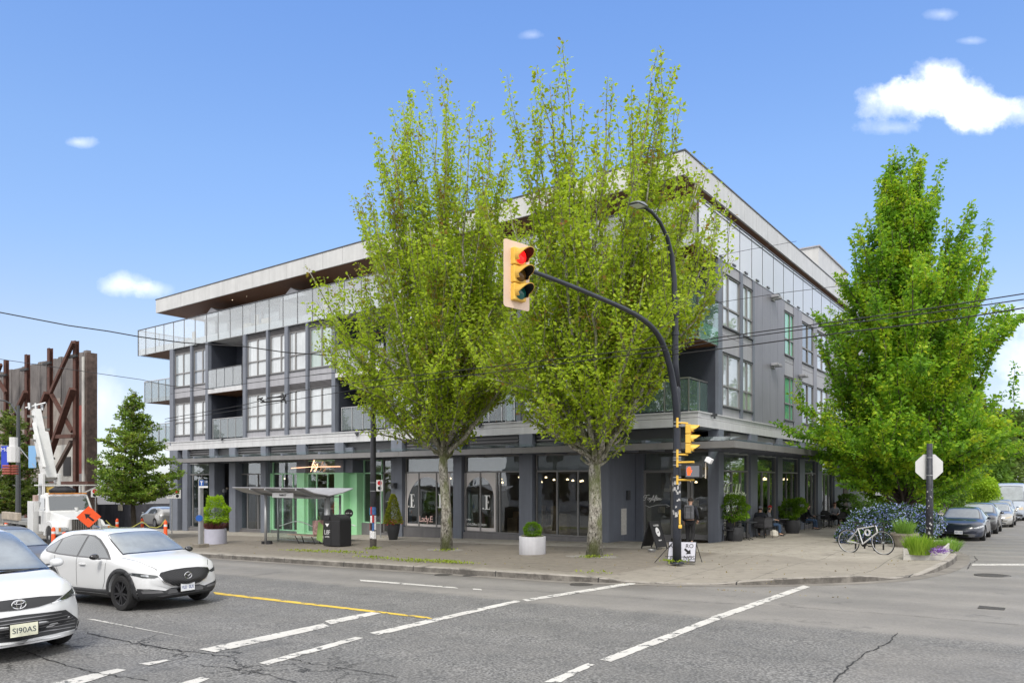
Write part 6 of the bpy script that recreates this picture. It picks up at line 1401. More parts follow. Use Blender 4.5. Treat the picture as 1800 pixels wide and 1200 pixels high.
m.prism([(hx+.035,-.07),(hx+.088,.025),(hx+.072,.035),(hx+.035,-.02)], .003, M3 @ Matrix.Translation((0,0,.007)))
m.build('hand_symbol', mat('hand_orange', (.9,.10,.02), .4, emit=((1,.09,.015), .8)), so_)
for z in (.26, -.24): m = MB(); a = Vector((p0.x+.06, p0.y-.11, h3.z+z)); m.tube([a-Vector((0,0,.13)), a+Vector((0,0,.13))], .035, 8); m.tube([a, Vector((h3.x, h3.y+.1, h3.z+z))], .028, 8); m.build('bracket', YEL, PS)
q = Vector((h3.x+.36, h3.y+.05, h3.z)); m = MB(); m.tube([q+Vector((0,0,-.2)), q+Vector((0,0,.24))], .014, 6); co_ = m.build('camera_arm', mat('cream_metal', (.6,.52,.4), .5), PS)
m = MB(); m.obj = None; Mc = frame(q+Vector((.12,-.05,.30)), (math.cos(.5),0,math.sin(-.5)), (0,0,1)); m.box(-.09,.09,-.07,.07,-.08,.08, Mc); m.build('sensor_box', WSIGN, co_, bevel=.015)
m = MB(); m.tube([p0+Vector((.13,-.10,1.55)), p0+Vector((.13,-.10,1.15))], .028, 8); m.lathe([(.01,-.06),(.05,-.05),(.055,0),(.04,.05),(.01,.06)], 12, p0+Vector((.15,-.12,1.08))); m.build('push_button', YEL, T)
# ---- trolley-wire pole with flyers
p1 = gp(656, 965, .15); T = thing('utility_pole', 'dark round pole with bands and a wrap of flyers, left of the arched windows', 'utility pole', p1)
m = MB(); m.tube([p1, p1+Vector((0,0,3)), p1+Vector((0,0,9.6))], [.125,.115,.085], 16); m.build('pole', mat('pole_dark_grey', (.035,.035,.042), .5, nz=(4,.4)), T, smooth=True)
m = MB(); m.lathe([(.132,0),(.132,.42)], 14, p1, cap=False); m.build('pole_foot', mat('foot_brown', (.06,.052,.045), .8, nz=(9,.5)), T)
for v in (845, 860): q = p1.z+ (965-v)/45.5; m = MB(); m.lathe([(.118,-.012),(.126,-.012),(.126,.012),(.118,.012)], 16, (p1.x,p1.y,q), cap=False); m.build('band', GALV, T)
cols_ = [(.6,.6,.62),(.35,.03,.04),(.05,.12,.3),(.02,.02,.02),(.45,.3,.3),(.65,.65,.66),(.02,.25,.5),(.3,.05,.05)]
r3 = random.Random(12)
for iz in range(4):
    for ia in range(5):
        a0 = R(185+ia*38); a1 = a0+R(36); z0 = .44+iz*.31+r3.uniform(-.02,.02); z1 = z0+.30; m = MB(); m.add([(p1.x+.137*math.cos(a), p1.y+.137*math.sin(a), p1.z+z) for z in (z0, z1) for a in (a0, (a0+a1)/2, a1)], [(0,1,4,3),(1,2,5,4)])
        ci = 5 if iz == 0 else r3.randrange(8); m.build('flyer', mat('flyer_paper_%d' % ci, cols_[ci], .7, nz=(22,.6)), T)
def sign_plate(x, y, w_, h_, M, mt): m = MB(); m.box(x-w_/2, x+w_/2, y-h_/2, y+h_/2, -.003, .003, M); return m
def no_stopping(par, x, y, M, w_=.30, h_=.45):
    o = sign_plate(x, y, w_, h_, M, WSIGN).build('sign_plate', WSIGN, par)
    m = MB(); Mz = M @ Matrix.Translation((x, y+h_*.22, .005)); m.lathe([(.085,0),(.11,0),(.11,.003),(.085,.003)], 20, (0,0,0), Mz); m.bar(Mz @ Vector((-.07,.07,.003)), Mz @ Vector((.07,-.07,.003)), .022, .004, up=M.to_3x3() @ Vector((0,0,1))); m.build('prohibition_ring', REDP, o)
    m = MB(); m.lathe([(.055,0),(.055,.002)], 12, (0,0,0), Mz); Mq = M @ Matrix.Translation((x, y-h_*.24, .005)); m.lathe([(.075,0),(.095,0),(.095,.003),(.075,.003)], 18, (0,0,0), Mq); m.box(-.05,.05,-.035,.0,0,.003, Mq); m.box(-.035,.035,.0,.025,0,.003, Mq); m.build('pictogram', BLK, o); return o
def face_cam(p, yaw=0):
    d = Vector((-p.x, -p.y, 0)).normalized(); d.rotate(Matrix.Rotation(yaw, 3, 'Z')); return frame(p, Vector((0,0,1)).cross(d), (0,0,1))
p2 = gp(669, 945, .2); T = thing('no_stopping_sign', 'white no stopping sign on a thin post just right of the flyer-covered pole', 'sign', p2)
m = MB(); m.tube([p2, p2+Vector((0,0,2.9))], .03, 8); m.build('post', GALV, T); no_stopping(T, 0, 0, face_cam(p2+Vector((-.02,-.05,2.62)), .2), .33, .56)
p3 = gp(302, 940, .15); T = thing('bus_stop_sign', 'pair of white signs on a thin post left of the bus stop pole', 'sign', p3)
m = MB(); m.tube([p3, p3+Vector((0,0,2.85))], .03, 8); m.build('post', GALV, T); M = face_cam(p3+Vector((.36,-.1,2.5)), .15); no_stopping(T, .22, 0, M, .38, .56); o = sign_plate(-.18, 0, .38, .56, M, WSIGN).build('sign_plate', WSIGN, T)
m = MB(); m.box(-.35,-.02,.15,.23,.004,.006, M); m.box(-.28,-.06,-.12,-.10,.004,.006, M); m.box(-.28,-.06,-.17,-.15,.004,.006, M); m.build('printed_lines', BLK, o)
p4 = gp(353, 962, .15); T = thing('bus_stop_pole', 'square grey bus stop pole with blue T sign on a concrete foot', 'bus stop', p4)
m = MB(); m.box(p4.x-.08,p4.x+.08,p4.y-.08,p4.y+.08,p4.z+.15,p4.z+2.95); m.build('pole', GALV, T, bevel=.01); m = MB(); m.box(p4.x-.25,p4.x+.25,p4.y-.25,p4.y+.25,p4.z-.02,p4.z+.17); m.build('foot', CONC, T, bevel=.02)
M = face_cam(p4+Vector((.28,-.06,2.72)), 0); m = MB(); m.box(-.17,.19,-.06,.2,-.01,.01, M); o = m.build('sign_plate', mat('sign_navy', (.02,.04,.09), .5), T); m = MB(); m.box(-.15,.02,-.05,.19,.011,.014, M); m.build('blue_panel', BLUES, o); m = MB(); m.box(-.17,.19,-.14,-.062,-.01,.01, M); m.build('lower_panel', WSIGN, o)
m = MB(); m.box(-.125,-.005,.115,.145,.015,.018, M); m.box(-.08,-.05,-.02,.115,.015,.018, M); m.build('letter_t', WSIGN, o)
put_text('19', M @ Vector((.10,.11,.016)), .12, WSIGN, M=M @ Matrix.Translation((.11,.11,.014)), par=o, name='route_number')
m = MB(); Md = face_cam(p4+Vector((.06,-.11,1.28))); m.lathe([(.14,0),(.14,.02)], 18, (0,0,0), Md); m.box(-.08,.08,-.015,.015,.021,.023, Md); m.build('disc', BLUES, T)
# ---- stop sign seen from behind, in the planter box
ps = gp(1634, 962, .30); T = thing('stop_sign', 'back of a white octagonal sign on a scuffed dark post standing in the planter box', 'sign', ps)
zt = xp(1632, 779, ps.x).z; m = MB(); m.tube([ps-Vector((0,0,.3)), ps+Vector((0,0,1.5)), Vector((ps.x,ps.y,zt))], [.115,.105,.085], 14); m.build('post', mat('worn_black_post', (.028,.030,.040), .5, nz=(12,.7)), T, smooth=True)
zc = H+(845-820)/51.0; oc = [(.42*math.cos(R(22.5+45*i)), .42*math.sin(R(22.5+45*i))) for i in range(8)]; M = frame((ps.x-.03, ps.y+.13, H+(845-820)/F*(1301.6/ (F/51.5))), (1,.12,0), (0,0,1))
sc_ = (Vector((ps.x,ps.y,0)).dot(Vector((FW[0],FW[1],0)))); M = frame((ps.x-.03, ps.y+.12, H+(845-820)/F*sc_), (.92,.39,0), (0,0,1)); m = MB(); m.prism(oc, .006, M @ Matrix.Scale(22/F*sc_/.388, 4)); m.build('sign_plate', mat('bare_aluminium', (.60,.60,.60), .5, .2, nz=(2,.06)), T)
for v in (804, 835): z = H+(845-v)/F*sc_; m = MB(); m.lathe([(.092,-.012),(.102,-.012),(.102,.012),(.092,.012)], 14, (ps.x,ps.y,z), cap=False); m.build('band', GALV, T)
m = MB(); rs_ = random.Random(6)
for k in range(22):
    a = R(rs_.uniform(200, 330)); z = rs_.uniform(.3, 1.9); w_ = rs_.uniform(.008,.022); c_ = Vector((math.cos(a), math.sin(a), 0)); s_ = Vector((-math.sin(a), math.cos(a), 0)); q = ps+c_*.113+Vector((0,0,z)); m.add([q-s_*w_, q+s_*w_, q+s_*w_+Vector((0,0,w_*3)), q-s_*w_+Vector((0,0,w_*2))], [(0,1,2,3)])
m.build('flyer_remains', MATS['torn_paper'], T)
# ---- planter box and its plants
PBM = mat('painted_planter_boards', (.50,.485,.45), .65, nz=(2,.1), streak=(4,.15)); A, B_, C_ = gp(1588,984,.15), gp(1657,984,.15), gp(1676,966,.15); D_ = A+(C_-B_)
T = thing('planter_box', 'low white board planter at the street corner holding the stop sign', 'planter', A)
def board(a, b_, z0, z1, t=.05): m = MB(); d = (b_-a); d.z = 0; n_ = Vector((-d.y, d.x, 0)).normalized()*t; b0 = [a, b_, b_+n_, a+n_]; m.add([(p.x,p.y,min(a.z,b_.z)-.03+z0) for p in b0]+[(p.x,p.y,min(a.z,b_.z)-.03+z1) for p in b0], [(0,3,2,1),(4,5,6,7),(0,1,5,4),(1,2,6,5),(2,3,7,6),(3,0,4,7)]); return m
for a, b_ in ((A,B_),(B_,C_),(C_,D_),(D_,A)):
    for z0, z1 in ((.02,.19),(.20,.37)): board(a, b_, z0, z1).build('board', PBM, T)
m = MB(); m.add([(p.x,p.y,p.z+.26) for p in (A,B_,C_,D_)], [(0,1,2,3)]); m.build('soil', mat('soil', (.06,.045,.03), .95, nz=(9,.5), bump=(20,1)), T)
def grass(name, label, c, rx, ry, h, n_, mt, seed, w_=.012, cat='plant', par=None, lean=.5):
    rg = random.Random(seed); T = par or thing(name, label, cat, c); m = MB(); c = Vector(c)
    for i in range(n_):
        a = rg.uniform(0, 6.283); r_ = math.sqrt(rg.random()); b_ = c+Vector((math.cos(a)*rx*r_, math.sin(a)*ry*r_, 0)); hh_ = h*rg.uniform(.6,1.1)*(1-.35*r_)
        d = Vector((math.cos(a)*lean*hh_*r_+rg.gauss(0,.06), math.sin(a)*lean*hh_*r_+rg.gauss(0,.06), hh_)); s_ = Vector((-math.sin(a+rg.uniform(-1,1)), math.cos(a), 0))*w_
        k = b_+d*.55+Vector((0,0,hh_*.08)); m.add([b_-s_, b_+s_, k+s_*.8, k-s_*.8, b_+d], [(0,1,2,3),(3,2,4)])
    m.build('foliage' if not par else name, mt, T); return T
GR1 = leafmat('fresh_grass_leaf', [(.12,.22,.02),(.20,.34,.03),(.30,.42,.05)], .35); GR2 = leafmat('lavender_leaf', [(.12,.24,.04),(.20,.36,.06),(.30,.45,.10)], .3)
g1 = gp(1617, 968, .45); grass('ornamental_grass', 'tall lime green leafy clump in the planter, left of the post', g1+Vector((-.12,.65,-.15)), .28, .35, .72, 520, GR1, 4, .016)
g2 = gp(1666, 958, .40); grass('lavender', 'feathery green mound spilling over the right end of the planter', g2+Vector((-.05,.3,-.2)), .30, .45, .50, 800, GR2, 5, .009, lean=.7)
bush('shrub', 'low mixed shrub with reddish tips at the front left of the planter', 'plant', gp(1606, 966, .34), .28, .18, .30, 1100, OLIVE, 43, .07)
m_ = thing('flower', 'small purple flowers in front of the post', 'flowers', gp(1650, 970, .40)); rg = np.random.default_rng(4); c_ = np.array(m_.location); P_ = c_+rg.normal(0, 1, (420,3))*np.array([.13,.05,.04])+np.array([0,0,.05]); leaf_mesh('petal', P_, rg.normal(0,1,(420,3)), .045, leafmat('purple_petal', [(.20,.08,.35),(.35,.18,.55)], .2), m_, 3)
sp_ = gp(1590, 961, .15); T = thing('stone_pot', 'weathered round stone pot behind the bicycle, left of the planter box', 'pot', sp_)
m = MB(); m.lathe([(.30,0),(.33,.05),(.37,.35),(.38,.40),(.45,.42),(.46,.50),(.40,.50),(.38,.44)], 24, sp_); m.build('pot', mat('old_stone', (.30,.27,.22), .9, nz=(4,.3), bump=(20,.6)), T, autosm=40); grass('grass_tuft', '', sp_+Vector((0,0,.45)), .25, .25, .7, 260, GR2, 8, .012, par=T)
wb = gp(1650, 946, .15); T = thing('notice_board', 'white notice sheet on a stake behind the stop sign post', 'sign', wb); M = face_cam(wb+Vector((0,0,.52)), .1); m = MB(); m.box(-.19,.19,-.28,.30,-.006,.006, M); o = m.build('board', WSIGN, T)
m = MB()
for k in range(6): m.box(-.13,.13-.03*(k%3),.17-k*.07,.185-k*.07,.007,.009, M)
m.build('printed_lines', BLK, o); m = MB(); m.tube([wb, wb+Vector((0,0,.6))], .015, 6); m.build('stake', TWIG, T)
# ---- bicycle
a, b_ = gp(1493.5, 971.5, .15), gp(1553.5, 975.2, .15); dd = (b_-a); L_ = dd.length; hd_ = math.atan2(dd.y, dd.x); sl = math.asin(dd.z/L_); k_ = L_/1.02
BT = thing('bicycle', 'white road bicycle leaning at the rack beside the flowering bush', 'bicycle', (a.x, a.y, a.z), 0); Mb = Matrix.Translation(a) @ Matrix.Rotation(hd_, 4, 'Z') @ Matrix.Rotation(-sl, 4, 'Y') @ Matrix.Rotation(R(6), 4, 'X') @ Matrix.Scale(k_, 4)
def bk(name, mt, fn, par=BT, **kw): m = MB(); fn(m); m.v = [tuple(Mb @ Vector(v)) for v in m.v]; return m.build(name, mt, par, **kw)
rW = .34; hubR, hubF = (0,0,rW), (1.02,0,rW); bb = (.43,0,.28); st = (.30,0,.80); hb = (.90,0,.62); ht = (.855,0,.80)
BW = paint('white_bike_paint', (.62,.62,.62)); circ = lambda c_, r_, k=40: [(c_[0]+r_*math.cos(2*math.pi*i/k), c_[1], c_[2]+r_*math.sin(2*math.pi*i/k)) for i in range(k+1)]
for hub in (hubR, hubF):
    w_ = bk('wheel', RUB, lambda m: m.tube(circ(hub, rW-.012), .013, 6, cap=False)); bk('rim', mat('bike_rim', (.62,.62,.63), .3, .5), lambda m: m.tube(circ(hub, rW-.032), .009, 5, cap=False), w_)
    def spk(m):
        for i in range(20): q = 2*math.pi*i/20; m.tube([(hub[0]+.015*math.cos(q+1), .02*(-1)**i, hub[2]+.015*math.sin(q+1)), (hub[0]+(rW-.04)*math.cos(q), 0, hub[2]+(rW-.04)*math.sin(q))], .0016, 3, cap=False)
        m.tube([(hub[0],-.05,hub[2]),(hub[0],.05,hub[2])], .02, 8)
    bk('spokes', GALV, spk, w_)
bk('frame', BW, lambda m: (m.tube([bb, (.32,0,.72)], .016, 8), m.tube([bb, hb], .020, 8), m.tube([(.325,0,.70), ht], .015, 8), m.tube([hb, ht], .019, 8), [m.tube([(bb[0],.02*s,bb[2]),(hubR[0],.05*s,hubR[2])], .010, 6) for s in (1,-1)], [m.tube([(.325,.015*s,.69),(hubR[0],.05*s,hubR[2])], .008, 6) for s in (1,-1)]))
bk('fork', BLK, lambda m: [m.tube([(.905,.03*s,.60),(.95,.045*s,.45),(hubF[0],.05*s,hubF[2])], .011, 6) for s in (1,-1)])
bk('seat_post', BLK, lambda m: m.tube([(.32,0,.72),(.285,0,.87)], .012, 6)); bk('saddle', BLK, lambda m: m.add([(.16,-.065,.885),(.16,.065,.885),(.30,.04,.89),(.42,.015,.885),(.42,-.015,.885),(.30,-.04,.89),(.17,0,.855),(.40,0,.865)], [(0,1,2,5),(5,2,3,4),(0,6,1),(3,7,4),(1,6,7,3,2),(0,5,4,7,6)]))
bk('handlebar', BLK, lambda m: [m.tube([(.84,0,.84),(.86,0,.86),(.88,.2*s,.86),(.95,.21*s,.855),(.99,.21*s,.80),(.97,.21*s,.73),(.91,.21*s,.71)], .013, 6) for s in (1,-1)])
bk('crank', BLK, lambda m: (m.tube([(bb[0],.04,bb[2]),(bb[0],.05,bb[2])], .09, 20), m.tube([(bb[0],.06,bb[2]),(bb[0]+.15,.06,bb[2]-.07)], .009, 6), m.box(bb[0]+.11,bb[0]+.20,.06,.14,bb[2]-.085,bb[2]-.065), m.tube([(bb[0],-.04,bb[2]),(bb[0]-.15,-.06,bb[2]+.07)], .009, 6)))
bk('lock_coil', mat('white_cable', (.7,.7,.7), .5), lambda m: [m.tube([(.56+.07*math.cos(t_*.5)+.02*q, .03, .60+.085*math.sin(t_*.5)) for t_ in range(14)], .008, 5) for q in range(3)])
bk('mudguard', BW, lambda m: m.tube([(.0+.30*math.cos(q), 0, rW-.0+.30*math.sin(q)) for q in [R(-70+i*4) for i in range(8)]], .009, 5))
for i, (u, v) in enumerate(((1512, 966), (1545, 968))):
    q = gp(u, v, .15); T = thing('bike_rack', 'black hoop bike rack behind the bicycle, the %s one' % ('left' if i == 0 else 'right'), 'bike rack', q, 0, 'bike racks at the corner'); m = MB()
    e1 = Vector((RT[0]*.25+FW[0]*.2, RT[1]*.25+FW[1]*.2, 0)); pts = [q-e1, q-e1+Vector((0,0,.72))]+[q+e1*(-math.cos(R(20*k)))+Vector((0,0,.72+.10*math.sin(R(20*k)))) for k in range(1,9)]+[q+e1+Vector((0,0,.72)), q+e1]; m.tube(pts, .028, 8); m.build('hoop', BLK, T, smooth=True)
# ---- pots and planters along the walk
def walk(u, X): y = xp(u, 845, X).y; return Vector((X, y, GZ(X, y)+.245))
def pot_round(name, label, c, r_, h_, mt, prof=None, group=None):
    T = thing(name, label, 'planter', c, 0, group); m = MB(); m.lathe(prof or [(r_*.8,0),(r_*1.0,h_*.35),(r_*1.02,h_*.6),(r_*.88,h_),(r_*.80,h_),(r_*.80,h_*.86)], 26, c); m.build('pot', mt, T, autosm=35); return T
def foliage_ball(T, c, rx, rz, n_, mt, seed, size, lump=.14):
    rg = np.random.default_rng(seed); v = rg.normal(0,1,(n_,3)); v /= np.linalg.norm(v,axis=1)[:,None]; r_ = rg.uniform(.6,1.0,(n_,1))**.4; w_ = 1+lump*np.sin(v[:,0:1]*7+seed)*np.cos(v[:,1:2]*6)+lump*np.sin(v[:,2:3]*9)
    P = np.array(c)+v*r_*w_*np.array([rx,rx,rz]); leaf_mesh('foliage', P, v*.25, size, mt, T, seed)
CPOT = mat('charcoal_pot', (.035,.036,.04), .6, nz=(4,.15)); CONP = mat('white_concrete_planter', (.52,.52,.55), .7, nz=(2.5,.12), streak=(5,.2)); SHRUB = leafmat('shrub_leaf', [(.06,.14,.012),(.14,.27,.02),(.24,.38,.03)], .35)
pa = gp(1292, 950, .245); T = pot_round('potted_tree', 'round green shrub on thin stems in a charcoal pot at the corner post', pa, .34, .56, CPOT); m = MB()
for q in ((.05,0),(-.06,.03),(.0,-.04)): m.tube([pa+Vector((q[0]*.3,q[1]*.3,.45)), pa+Vector((q[0],q[1],.8)), pa+Vector((q[0]*4,q[1]*4,1.2))], [.022,.018,.010], 6)
m.build('stem', mat('pale_stem', (.28,.22,.13), .8), T); foliage_ball(T, pa+Vector((-.05,0,1.28)), .58, .50, 3200, SHRUB, 3, .085)
pb = walk(1393, -10.35); T = pot_round('potted_shrub', 'wide leafy shrub in a charcoal pot between the two groups of cafe tables', pb, .36, .62, CPOT); foliage_ball(T, pb+Vector((-.12,0,1.08)), .42, .44, 2200, SHRUB, 4, .10); foliage_ball(T, pb+Vector((.34,0,1.28)), .28, .32, 1400, SHRUB, 5, .10)
pc_ = walk(1490, -10.1); T = pot_round('potted_shrub', 'farthest round shrub of the cafe terrace, just left of the blue bush', pc_, .4, .7, CPOT); foliage_ball(T, pc_+Vector((0,0,1.15)), .60, .55, 2600, leafmat('dull_shrub_leaf', [(.03,.07,.01),(.07,.14,.02),(.12,.2,.03)], .3), 6, .12)
pm_ = gp(936, 975, .15); T = thing('concrete_planter', 'white round concrete planter with a clipped ball shrub between the two maples', 'planter', pm_); m = MB(); m.lathe([(.44,0),(.46,.03),(.46,.62),(.455,.64),(.40,.64),(.40,.56)], 28, pm_); m.build('pot', CONP, T, autosm=35); foliage_ball(T, pm_+Vector((0,0,.86)), .30, .24, 2600, SHRUB, 7, .05, .05)
m = MB(); m.lathe([(.405,.575),(.01,.60)], 20, pm_); m.build('soil', MATS['soil'], T); foliage_ball(T, pm_+Vector((0,0,.64)), .34, .05, 250, leafmat('pale_fringe', [(.35,.33,.25),(.2,.25,.08)], .2), 9, .06)
pl_ = gp(379, 956, .15); T = thing('concrete_planter', 'pale lilac-grey round planter with a tall lime green shrub beside the bus stop pole', 'planter', pl_); m = MB(); m.lathe([(.46,0),(.49,.03),(.49,.72),(.43,.72),(.43,.62)], 28, pl_); m.build('pot', mat('lilac_planter', (.42,.42,.50), .7, nz=(2,.1)), T, autosm=35)
foliage_ball(T, pl_+Vector((.02,0,1.5)), .52, .62, 4200, LIME, 12, .085, .16); grass('reddish_grass', '', pl_+Vector((-.1,0,.68)), .40, .40, .55, 420, leafmat('maroon_blade', [(.12,.03,.03),(.25,.10,.08)], .2), 13, .012, par=T, lean=1.1)
pv = gp(691, 949, .2); T = pot_round('potted_conifer', 'cone-shaped yellow-green shrub with red flowers in a tall dark vase by the salon door', pv, .30, .78, CPOT, [(.17,0),(.20,.05),(.30,.5),(.33,.74),(.31,.78),(.27,.78),(.27,.7)])
rg = np.random.default_rng(8); P_ = []; D_2 = []
for i in range(3200): h_ = rg.uniform(0,1)**1.2; a = rg.uniform(0,6.283); r_ = (.40*(1-h_)**.75+.04)*rg.uniform(.7,1.05); P_.append((pv.x+math.cos(a)*r_, pv.y+math.sin(a)*r_, pv.z+.78+h_*1.35)); D_2.append((math.cos(a),math.sin(a),.6))
leaf_mesh('foliage', P_, np.array(D_2), .07, leafmat('golden_conifer', [(.10,.14,.015),(.22,.25,.02),(.32,.33,.04)], .3), T, 5)
P_ = np.array([pv.x,pv.y,pv.z+.84])+rg.normal(0,1,(260,3))*np.array([.20,.20,.07]); leaf_mesh('flower', P_, rg.normal(0,1,(260,3)), .06, leafmat('red_petal', [(.30,.01,.01),(.55,.03,.03),(.5,.3,.05)], .2), T, 6)
# gravel rings and weeds at the trunks and along the kerb
GRV = mat('pale_gravel', (.27,.255,.23), .95, nz=(24,.7), bump=(40,1.2))
for c_, r_ in ((t1, .95), (t2, 1.05)):
    m = MB(); rr_ = random.Random(3); k = 26; m.add([(c_.x, c_.y, GZ(c_.x,c_.y)+.168)]+[(c_.x+math.cos(2*math.pi*i/k)*r_*rr_.uniform(.6,1.08), c_.y+math.sin(2*math.pi*i/k)*r_*.62*rr_.uniform(.6,1.1), 0) for i in range(k)], [(0, i+1, (i+1)%k+1) for i in range(k)])
    m.v = [(x, y, GZ(x, y)+.15+ (.098)*max(0,min(1,(y-15.8)/11.8))+.005) for x, y, z in m.v]; tag(m.build('gravel', GRV), kind='structure')
WD = leafmat('weed_leaf', [(.14,.22,.02),(.26,.34,.03),(.30,.32,.05)], .3); wp_ = []; rg = np.random.default_rng(21)
def swz(x, y): return GZ(x,y)+.15+.096*max(0, min(1, (y-15.8)/11.8))
for (u, v, n_, sx, sy) in [(540,970,260,1.6,.12),(600,972,200,1.5,.10),(660,982,140,1.2,.08),(720,987,160,1.0,.08),(760,988,220,1.2,.10),(800,990,160,.9,.08),(1186,990,150,.35,.10),(1044,981,200,.35,.25),(785,969,100,.28,.2),(655,966,120,.3,.15),(1045,1008,40,.6,.05),(1497,958,200,.15,.12),(1530,955,260,.8,.25)]:
    q = gp(u, v, .15)
    for i in range(n_): x = q.x+rg.normal(0,1)*sx*.5; y = q.y+rg.normal(0,1)*sy; wp_.append((x, y, swz(x,y)+.01+rg.uniform(0,.05)))
w_ = leaf_mesh('weeds', wp_, rg.normal(0,1,(len(wp_),3))+np.array([0,0,1.0]), .06, WD, B, 9); w_.parent = None; w_.location = (-11, 26.5, -.3); tag(w_, 'tufts of weeds along the kerb, poles and tree pits', 'weeds', kind='stuff')
lt_ = leaf_mesh('fallen_leaves', [(x, y, (swz(x,y)+.012 if y > 15.9 else GZ(x,y)+.012)) for x, y in zip(rg.uniform(-34,-3.4,900), rg.choice([0,1,1,1],900)*rg.uniform(.2,10.0,900)+15.9)], rg.normal(0,1,(900,3))*np.array([1,1,.05]), .05, leafmat('dry_leaf', [(.16,.11,.05),(.26,.22,.10),(.10,.07,.04)], .1), B, 10); lt_.parent = None; lt_.location = (-11, 26.5, -.3); tag(lt_, 'small dry leaves and seeds scattered over the pavement', 'leaves', kind='stuff')
# ---- bus shelter
sx = gp(467, 957, .15); sz = sx.z; SH = thing('bus_shelter', 'glass bus shelter with a folded grey roof in front of the green shopfront', 'bus shelter', sx)
x0, x1 = sx.x-.0, sx.x+3.15; SG = glassmat('shelter_glass', (.93,.96,.95), 1.4, .02, (.5,.6,.56)); GA2 = mat('shelter_steel', (.42,.43,.44), .45, .5, nz=(3,.1))
for (x, y, r_) in ((x0, sx.y, .06), (x1, sx.y+.9, .13), (x0-1.3, sx.y+1.6, .05), (x1-.1, sx.y+1.7, .05)): m = MB(); m.tube([(x,y,sz-.1),(x,y,sz+2.25)], r_, 14); m.build('post', GA2, SH, smooth=True)
m = MB(); m.box(x0-.18,x0-.02,sx.y-.1,sx.y+.1,sz,sz+.16); m.lathe([(.15,0),(.13,.18),(.05,.2)], 10, (x0+.2,sx.y+.05,sz)); m.build('foot', BLK, SH)
ry = [(sx.y-.75, 2.60), (sx.y-.15, 2.38), (sx.y+.65, 2.26), (sx.y+1.4, 2.38), (sx.y+2.0, 2.56)]; xs_ = [x0-1.45, x0-.1, x0+1.0, x0+2.1, x1, x1+.45]
for i in range(len(xs_)-1):
    m = MB(); vs = []; a, b_ = xs_[i]+.01, xs_[i+1]-.01
    for (y, z) in ry: vs += [(a,y,sz+z),(b_,y,sz+z),(b_,y,sz+z-.035),(a,y,sz+z-.035)]
    m.add(vs, sum([[(k*4,k*4+1,k*4+5,k*4+4),(k*4+3,k*4+7,k*4+6,k*4+2),(k*4,k*4+4,k*4+7,k*4+3),(k*4+1,k*4+2,k*4+6,k*4+5)] for k in range(4)], [])+[(0,3,2,1),(16,17,18,19)]); m.build('roof', mat('shelter_roof_grey', (.40,.40,.43), .4, .3, nz=(2,.12)), SH)
m = MB()
for x in xs_[1:-1]:
    for (y0_, z0_), (y1_, z1_) in zip(ry[:-1], ry[1:]): m.bar((x,y0_,sz+z0_-.08),(x,y1_,sz+z1_-.08), .05, .08)
m.box(x0-.3,x1+.1,sx.y+.55,sx.y+.75,sz+2.1,sz+2.2); m.build('roof_frame', GA2, SH)
m = MB(); m.box(x0+1.05,x0+2.5,sx.y-.40,sx.y-.36,sz+2.16,sz+2.36); o = m.build('lit_sign_panel', WSIGN, SH); put_text('MAIN ST', (x0+1.8, sx.y-.41, sz+2.26), .13, BLK, par=o, name='shelter_lettering')
for a, b_, y in ((x0-1.3,x0+.0,sx.y+1.6),(x0+.05,x0+1.5,sx.y+1.65),(x0+1.55,x1-.1,sx.y+1.7)):
    m = MB(); m.box(a+.03,b_-.03,y-.005,y+.005,sz+.12,sz+2.15); m.build('glass_panel', SG, SH)
    m = MB(); m.box(a,b_,y-.03,y+.03,sz+.08,sz+.12); m.box(a,b_,y-.03,y+.03,sz+2.15,sz+2.19); m.build('panel_rail', GA2, SH)
m = MB(); m.box(x0-.01,x0+.01,sx.y+.1,sx.y+1.6,sz+.12,sz+2.15); m.build('glass_panel', SG, SH)
m = MB(); m.tube([(x0-1.2+i*.3, sx.y+1.59, sz+.85+.14*math.sin(i*.55-1)) for i in range(19)], .022, 6); m.build('white_swoosh', WSIGN, SH)
# bench inside the shelter
m = MB(); bn = thing('bench', 'slatted bench with bent metal legs inside the bus shelter', 'bench', (x0+1.6, sx.y+.9, sz))
for k in range(4): m.box(x0+.65,x0+2.5,sx.y+.68+k*.11,sx.y+.77+k*.11,sz+.44,sz+.475)
m.build('seat', mat('bench_wood', (.34,.25,.20), .7, nz=(5,.4)), bn)
for x in (x0+1.3, x0+2.45): m = MB(); m.tube([(x-.12,sx.y+.7,sz+.43),(x,sx.y+.75,sz+.2),(x+.1,sx.y+.8,sz)], .022, 6); m.tube([(x-.12,sx.y+1.05,sz+.43),(x,sx.y+1.05,sz+.2),(x+.1,sx.y+1.05,sz)], .022, 6); m.build('leg', BLK, bn)
bg = thing('bag', 'large pink and green patterned bag standing on the shelter bench', 'bag', (x0+2.55, sx.y+1.0, sz+.48)); m = MB(); m.add([(x0+2.2,sx.y+.85,sz+.48),(x0+2.85,sx.y+.85,sz+.48),(x0+2.85,sx.y+1.15,sz+.48),(x0+2.2,sx.y+1.15,sz+.48),(x0+2.05,sx.y+.95,sz+1.12),(x0+2.7,sx.y+.92,sz+1.16),(x0+2.7,sx.y+1.1,sz+1.16),(x0+2.05,sx.y+1.08,sz+1.12)], [(0,3,2,1),(4,5,6,7),(0,1,5,4),(1,2,6,5),(2,3,7,6),(3,0,4,7)])
